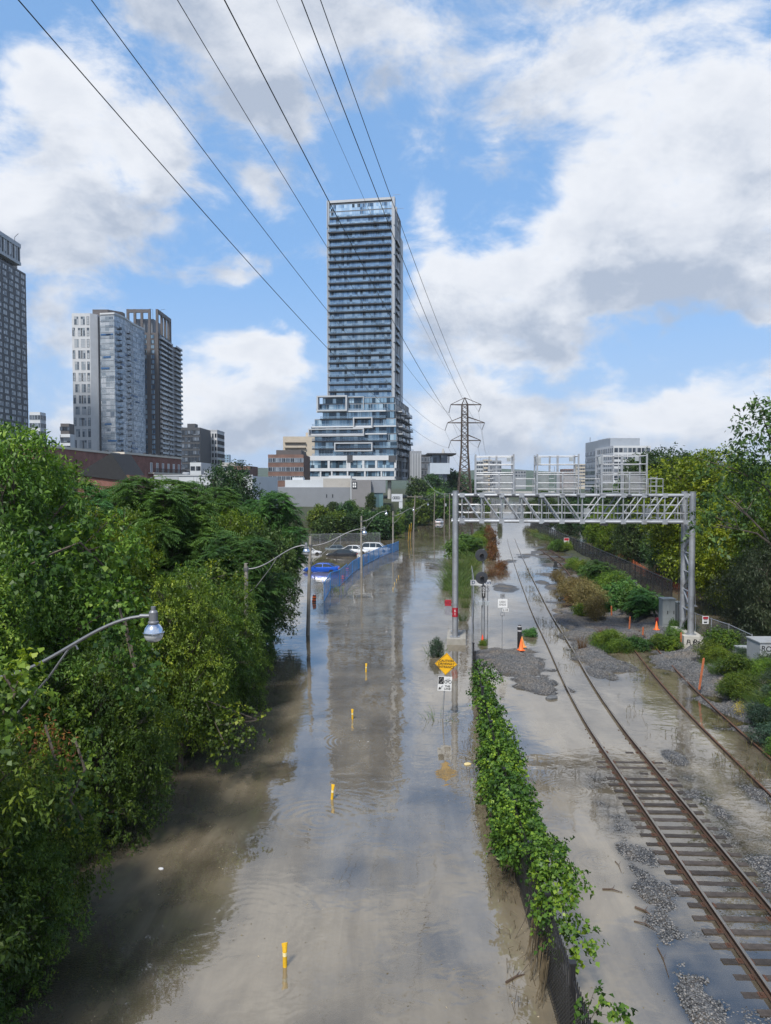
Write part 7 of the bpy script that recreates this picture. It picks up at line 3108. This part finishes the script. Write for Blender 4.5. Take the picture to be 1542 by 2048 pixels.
# ------------------------------------------------------------------ weeds, bushes, reeds
def blades(n, spread, h, w, m, droop=.35, seed=0, sx=1.0):
    """a clump of grass blades, each of three leaflets in a row"""
    ang = RNG.uniform(0, 2 * PI, n)
    r = spread * np.sqrt(RNG.random(n))
    p = np.stack([np.cos(ang) * r * sx, np.sin(ang) * r, np.zeros(n)], 1)
    d = unit(np.stack([np.cos(ang) * .25, np.sin(ang) * .25, np.ones(n)], 1) + RNG.normal(0, .18, (n, 3)))
    hh = h * RNG.uniform(.5, 1.1, n)
    P, Dd, L, W, T = [], [], [], [], []
    tint = np.clip(RNG.normal(.5, .2, n), 0, 1)
    for k in range(3):
        P.append(p)
        Dd.append(d)
        L.append(hh * .42)
        W.append(np.full(n, w) * (1.15 - .25 * k))
        T.append(tint + k * .06)
        p = p + d * (hh * .34)[:, None]
        d = unit(d + np.stack([np.cos(ang), np.sin(ang), -np.ones(n) * .6], 1) * droop * (k + .6))
    P, Dd = np.concatenate(P), np.concatenate(Dd)
    up = RNG.normal(0, 1, (len(P), 3))
    return leaf_mesh('foliage', P, Dd, np.concatenate(L), np.concatenate(W), m, np.concatenate(T), up, .05)


def bush_mesh(kind, seed, m, leaf=.12, w=.07, n=700, per=10, flat=1.0):
    rng = random.Random(seed)
    lp = make_lumps(rng, 2.0, 1.1, .0, 9, .9 * flat, .8)
    return crown_sprays('foliage', lp, n, per, leaf, w, m, .35, .14, .45)


def frond_bush(seed, m):
    rng = random.Random(seed)
    lp = make_lumps(rng, 2.0, 1.1, .2, 8, .8, .8)
    return crown_fronds('foliage', lp, 120, m, fl=.5, ll=.14, lw=.045, pairs=8, per=7)


PM = {'bush': bush_mesh('b', 1, LEAF_A), 'bush2': bush_mesh('b', 2, LEAF_B, .085, .032, 1100, 11), 'frond': frond_bush(3, LEAF_A), 'dry': bush_mesh('d', 4, DRY, .09, .03, 1100, 9), 'red': bush_mesh('r', 5, RED, .12, .05, 600, 9),
      'vinebush': bush_mesh('v', 6, LEAF_V, .09, .06, 800, 10), 'grass': blades(420, .8, 1.2, .022, GRASS), 'reed': blades(320, .9, 2.2, .03, GRASS, .25), 'drygrass': blades(420, .8, 1.3, .02, DRY, .25), 'sparse': blades(36, .5, .7, .02, GRASS, .2),
      'redgrass': blades(240, .8, 1.8, .03, RED, .2), 'greyweed': bush_mesh('w', 7, LEAF_W, .10, .04, 700, 10)}
sb = MB()
for k in range(7):
    a = k * .9
    sb.tube([(0, 0, -.3), (.3 * math.cos(a), .3 * math.sin(a), .7), (.65 * math.cos(a), .65 * math.sin(a), 1.5)], [.022, .014, .005], 5)
PSTEM = sb.mesh('stem', BARK, True)


def plant(kind, px, pb, size, label, group=None, z=.1, wide=1.0, name=None, cat=None):
    g = G(px, pb, z)
    zz = float(ground_h(np.array([g.x]), np.array([g.y]))[0])
    grassy = kind in ('grass', 'reed', 'drygrass', 'sparse', 'redgrass')
    t = thing(name or ('grass_tuft' if grassy else 'bush'), label, cat or ('grass' if grassy else 'bush'), (g.x, g.y, min(max(zz, -.3), 1.2) - .05), TREE_RNG.uniform(0, 6.28), group)
    t.scale = (size * wide, size * wide, size)
    link('foliage', PM[kind], t)
    if not grassy:
        link('stem', PSTEM, t)
    return t


g4 = 'bushes on the strip between road and track'
for (k, px, pb, s, w, lab) in (
        ('bush', 915, 1116, 1.5, 1.2, 'round dark green bush behind the left gantry leg'), ('frond', 938, 1114, 1.6, 1.2, 'leafy green bush left of the upper signal disc'), ('bush2', 955, 1100, 1.5, 1.1, 'light green bush above the upper signal disc'),
        ('bush', 927, 1100, 1.5, 1.2, 'dark bush at the far end of the roadside strip'), ('vinebush', 962, 1085, 1.3, 1.1, 'yellowish bush on the far strip below the pylon'), ('bush2', 968, 1072, 1.2, 1.0, 'small olive bush under the pylon'),
        ('red', 985, 1120, 1.4, .7, 'russet brown bush beside the upper signal disc'), ('red', 983, 1098, 1.7, .7, 'tall russet bush behind the signal mast'), ('red', 979, 1080, 1.5, .7, 'reddish weed bush further along the track side'), ('red', 1003, 1140, .7, 1.2, 'low brown withered bush in the water beside the track')):
    plant(k, px, pb, s, lab, g4, 0, w)
g5 = 'reeds standing in water along the roadside fence'
for (px, pb, s, w) in ((905, 1180, 1.15, 1.0), (918, 1172, 1.15, 1.2), (932, 1165, 1.1, 1.1), (910, 1150, 1.1, 1.2), (926, 1145, 1.2, 1.3), (900, 1168, .8, .8), (922, 1195, 1.0, 1.0), (935, 1140, 1.1, 1.2), (944, 1125, 1.0, 1.2), (930, 1215, .7, .5), (925, 1242, .6, .5)):
    plant('reed', px, pb, s, 'clump of tall yellow green reeds in the water left of the chain link fence', g5, 0, w)
g6 = 'brown dry grass beside the far rails'
for (px, pb, s) in ((990, 1150, .8), (1000, 1135, .7), (978, 1152, .7), (1012, 1150, .5)):
    plant('redgrass', px, pb, s, 'russet dry grass standing in the shallow water behind the mast', g6, 0)
plant('sparse', 872, 1312, 2.0, 'loose green weed standing in the water above the caution sign', None, 0, .7)
plant('greyweed', 873, 1312, .75, 'feathery grey green weed above the yellow caution sign', None, 0, .8)
plant('sparse', 878, 1440, 1.1, 'sparse grass in water around the foot of the caution sign', None, 0, 1.2)
plant('sparse', 762, 1208, .9, 'faint grass stalks in open water beside the road', None, 0, 1.0) if False else None
plant('bush2', 966, 1290, .32, 'small green plant at the foot of the signal mast', None, 0, 1.2)
plant('bush', 1062, 1272, .45, 'small grey green weed in the water right of the bollard', None, 0, 1.3)
plant('sparse', 655, 1182, 1.6, 'green grass under the blue fence panel', None, 0, 1.4)
plant('sparse', 684, 1185, 1.6, 'thin grass in the gap of the blue fence', None, 0, 1.4)

g7 = 'dry tan bushes beside the main track'
for (px, pb, s, w, lab) in ((1140, 1196, 1.15, 1.0, 'tan dry bush at the far end of the dry weeds'), (1160, 1212, 1.35, 1.1, 'large tan dry bush beside the main track'), (1178, 1228, 1.4, 1.0, 'tan dry bush with the fullest crown near the gravel'), (1190, 1240, 1.05, .9, 'tan dry bush closest to the gravel heap'), (1128, 1180, .9, 1.0, 'small tan withered bush beside the far rails'),
                            (1115, 1165, .8, 1.0, 'brown withered bush by the broken track')):
    plant('dry', px, pb, s, lab, g7, .2, w)
plant('red', 1150, 1200, .9, 'reddish dead bush among the tan ones', None, .2)
plant('vinebush', 1160, 1232, .55, 'low yellow green weed under the tan bushes', None, .2, 1.2)
plant('redgrass', 1165, 1296, .55, 'single rust coloured weed on the grey gravel', None, .3, .6)
plant('redgrass', 1210, 1270, .5, 'low rusty weeds at the end of the siding', None, .3, 1.0)
g8 = 'green bushes along the chain link fence'
for (k, px, pb, s, w, lab) in (('bush', 1178, 1160, 1.0, 1.2, 'green bush at the far end beside the black fence'), ('frond', 1200, 1172, 1.3, 1.2, 'feathery green bush below the black fence'), ('bush2', 1222, 1195, 1.35, 1.2, 'light green bush in the middle of the fence bushes'), ('bush', 1245, 1212, 1.35, 1.2, 'dark green bush behind the orange stake'), ('bush', 1270, 1225, 1.3, 1.2, 'dark rounded bush left of the tall cabinet'), ('frond', 1292, 1236, 1.1, 1.2, 'dark leafy bush touching the cabinet'), ('bush', 1212, 1215, .8, 1.2, 'low bush above the gravel')):
    plant(k, px, pb, s, lab, g8, .4, w)
g9 = 'low weeds around the siding end'
for (k, px, pb, s, w) in (('bush2', 1200, 1283, .5, 1.5), ('grass', 1215, 1288, .75, 1.4), ('bush2', 1235, 1290, .55, 1.5), ('grass', 1250, 1287, .7, 1.4), ('bush', 1275, 1287, .6, 1.3), ('vinebush', 1318, 1283, .5, 1.5), ('vinebush', 1340, 1287, .5, 1.5), ('bush2', 1225, 1275, .6, 1.4)):
    plant(k, px, pb, s, 'low green weed clump growing over the end of the siding', g9, .45, w)
g10 = 'tall weeds below the graffiti cabinet'
rr = random.Random(21)
wk = ['bush2', 'grass', 'greyweed', 'grass', 'bush2', 'grass', 'greyweed', 'grass', 'vinebush', 'reed']
i = 0
for row in range(9):
    for c_ in range(10):
        f = row / 8
        px = 1385 + c_ * 24 + f * 70 + rr.uniform(-9, 9) - (0 if row > 1 else 25)
        pb = 1312 + row * 22 + c_ * 3 + rr.uniform(-6, 6)
        if px > 1640 or px < 1402 + max(0, pb - 1312) * .98 or rr.random() < .12:
            continue
        kd = wk[i % len(wk)]
        plant(kd, px, pb, rr.uniform(.45, .75) * (.6 if kd == 'reed' else 1), 'green weed clump in the tall weeds below the graffiti cabinet', g10, .7, 1.3)
        i += 1
YFL = leaf_mat('goldenrod', [(0, (.12, .16, .02)), (.5, (.5, .42, .03)), (1, (.7, .55, .03))], .2)
PM['golden'] = bush_mesh('g', 9, YFL, .06, .05, 160, 8)
plant('golden', 1488, 1378, .55, 'yellow flowering weed below the low utility box', None, .8, .7)
plant('golden', 1478, 1400, .4, 'smaller yellow flowering weed in front of the tall weeds', None, .8, .8)
for (k, px, pb, s, w, lab) in (('vinebush', 1448, 1300, .8, 1.4, 'vine covered bush on the chain link fence'), ('bush2', 1425, 1312, .7, 1.3, 'green bush right of the gantry footing'), ('bush', 1372, 1262, .6, 1.0, 'dark weed between cabinet and gantry leg'), ('bush2', 1350, 1270, .5, 1.3, 'green weed behind the gantry footing'), ('bush', 1346, 1252, .5, .7, 'dark weed climbing the tall cabinet')):
    plant(k, px, pb, s, lab, 'bushes around the gantry footing', .8, w)
for (px, pb, s) in ((1085, 1072, 1.2), (1098, 1078, 1.1), (1108, 1076, 1.2), (1078, 1064, 1.1), (1118, 1082, 1.1)):
    plant('grass', px, pb, s, 'green grass patch on the bank of the far track', 'far grass beside the black fence', .2, 1.9)
for (px, pb, s) in ((1110, 1098, .9), (1122, 1100, 1.0), (1134, 1101, .8), (1145, 1135, .8), (1160, 1140, .8)):
    plant('bush2', px, pb, s, 'low green bush on the wet yard beside the black fence', 'low bushes on the wet yard', .2, 1.3)


# stalks that stand out of the shallow water along the rails (stuff)
def stalks():
    n = 5200
    which = RNG.random(n)
    y = 20 + RNG.random(n) ** 1.3 * 75
    yy = np.linspace(0, 200, 800)
    tx, sx = np.interp(y, yy, track_x(yy)), np.interp(y, yy, siding_x(yy))
    x = np.where(which < .42, tx + RNG.normal(.2, .5, n), np.where(which < .74, sx + RNG.normal(-.1, .9, n), tx + RNG.uniform(1.5, 6, n)))
    cl = vnoise(x, y, 1.6, 11) + .5 * vnoise(x, y, 5.5, 12)
    ok = (cl > .86) & ~((which < .42) & (y < 44)) & (x < sx + 3)
    x, y = x[ok], y[ok]
    m = len(x)
    p = np.stack([x, y, np.full(m, -.03)], 1)
    d = unit(np.stack([RNG.normal(0, .25, m), RNG.normal(0, .25, m), np.ones(m)], 1))
    L = RNG.uniform(.15, .5, m)
    P = np.concatenate([p, p + d * (L * .5)[:, None], p + d * (L * .75)[:, None]])
    Dd = np.concatenate([d, unit(d + RNG.normal(0, .5, (m, 3))), unit(d + RNG.normal(0, .6, (m, 3)))])
    LL = np.concatenate([L, L * .6, L * .45])
    me = leaf_mesh('wet_grass', P, Dd, LL, .02, leaf_mat('wet_stalk', [(0, (.05, .04, .02)), (.6, (.12, .085, .035)), (1, (.10, .11, .03))], .2), RNG.random(3 * m), RNG.normal(0, 1, (3 * m, 3)), .02)
    tag(link('wet_grass', me), 'thin brown grass stalks standing in the shallow water along the rails', 'grass', kind='stuff')


stalks()


# leaves, foam and scraps drifting on the flood (stuff)
def flotsam():
    n = 2600
    y = 11 + RNG.random(n) ** 1.5 * 60
    x = np.where(RNG.random(n) < .5, -6.6 + np.abs(RNG.normal(0, 1.6, n)), RNG.uniform(-6, 9, n))
    fx = np.interp(y, np.linspace(6, 83, 400), fence_x(np.linspace(6, 83, 400)))
    near = RNG.random(n) < .3
    x = np.where(near, fx + RNG.normal(-.5, .5, n), x)
    ok = vnoise(x, y, 2.2, 31) + .5 * vnoise(x, y, .8, 32) > .78
    x, y = x[ok], y[ok]
    m = len(x)
    p = np.stack([x, y, np.full(m, .006)], 1)
    a = RNG.uniform(0, 6.28, m)
    d = np.stack([np.cos(a), np.sin(a), np.zeros(m)], 1)
    me = leaf_mesh('floating_debris', p, d, RNG.uniform(.02, .075, m), RNG.uniform(.012, .04, m), leaf_mat('flotsam', [(0, (.03, .03, .015)), (.5, (.10, .085, .045)), (.8, (.16, .15, .07)), (1, (.4, .38, .32))], .1), RNG.random(m), np.tile(np.array([[0, 0, 1.0]]), (m, 1)), .02)
    tag(link('floating_debris', me), 'small leaves and scraps drifting on the brown flood water', 'debris', kind='stuff')


flotsam()
# ------------------------------------------------------------------ the air over the valley
def haze():
    b = MB()
    b.box(-4300, 4300, -300, 6200, -3, 134)
    m = bpy.data.materials.new('haze')
    m.use_nodes = True
    nt = m.node_tree
    nt.nodes.clear()
    t = NT(nt)
    v = t.new('ShaderNodeVolumePrincipled')
    v.inputs['Color'].default_value = (.78, .86, .96, 1)
    v.inputs['Density'].default_value = 0.00009
    o = t.new('ShaderNodeOutputMaterial')
    nt.links.new(v.outputs[0], o.inputs['Volume'])
    tag(link('haze', b.mesh('haze', m)), kind='stuff')


haze()
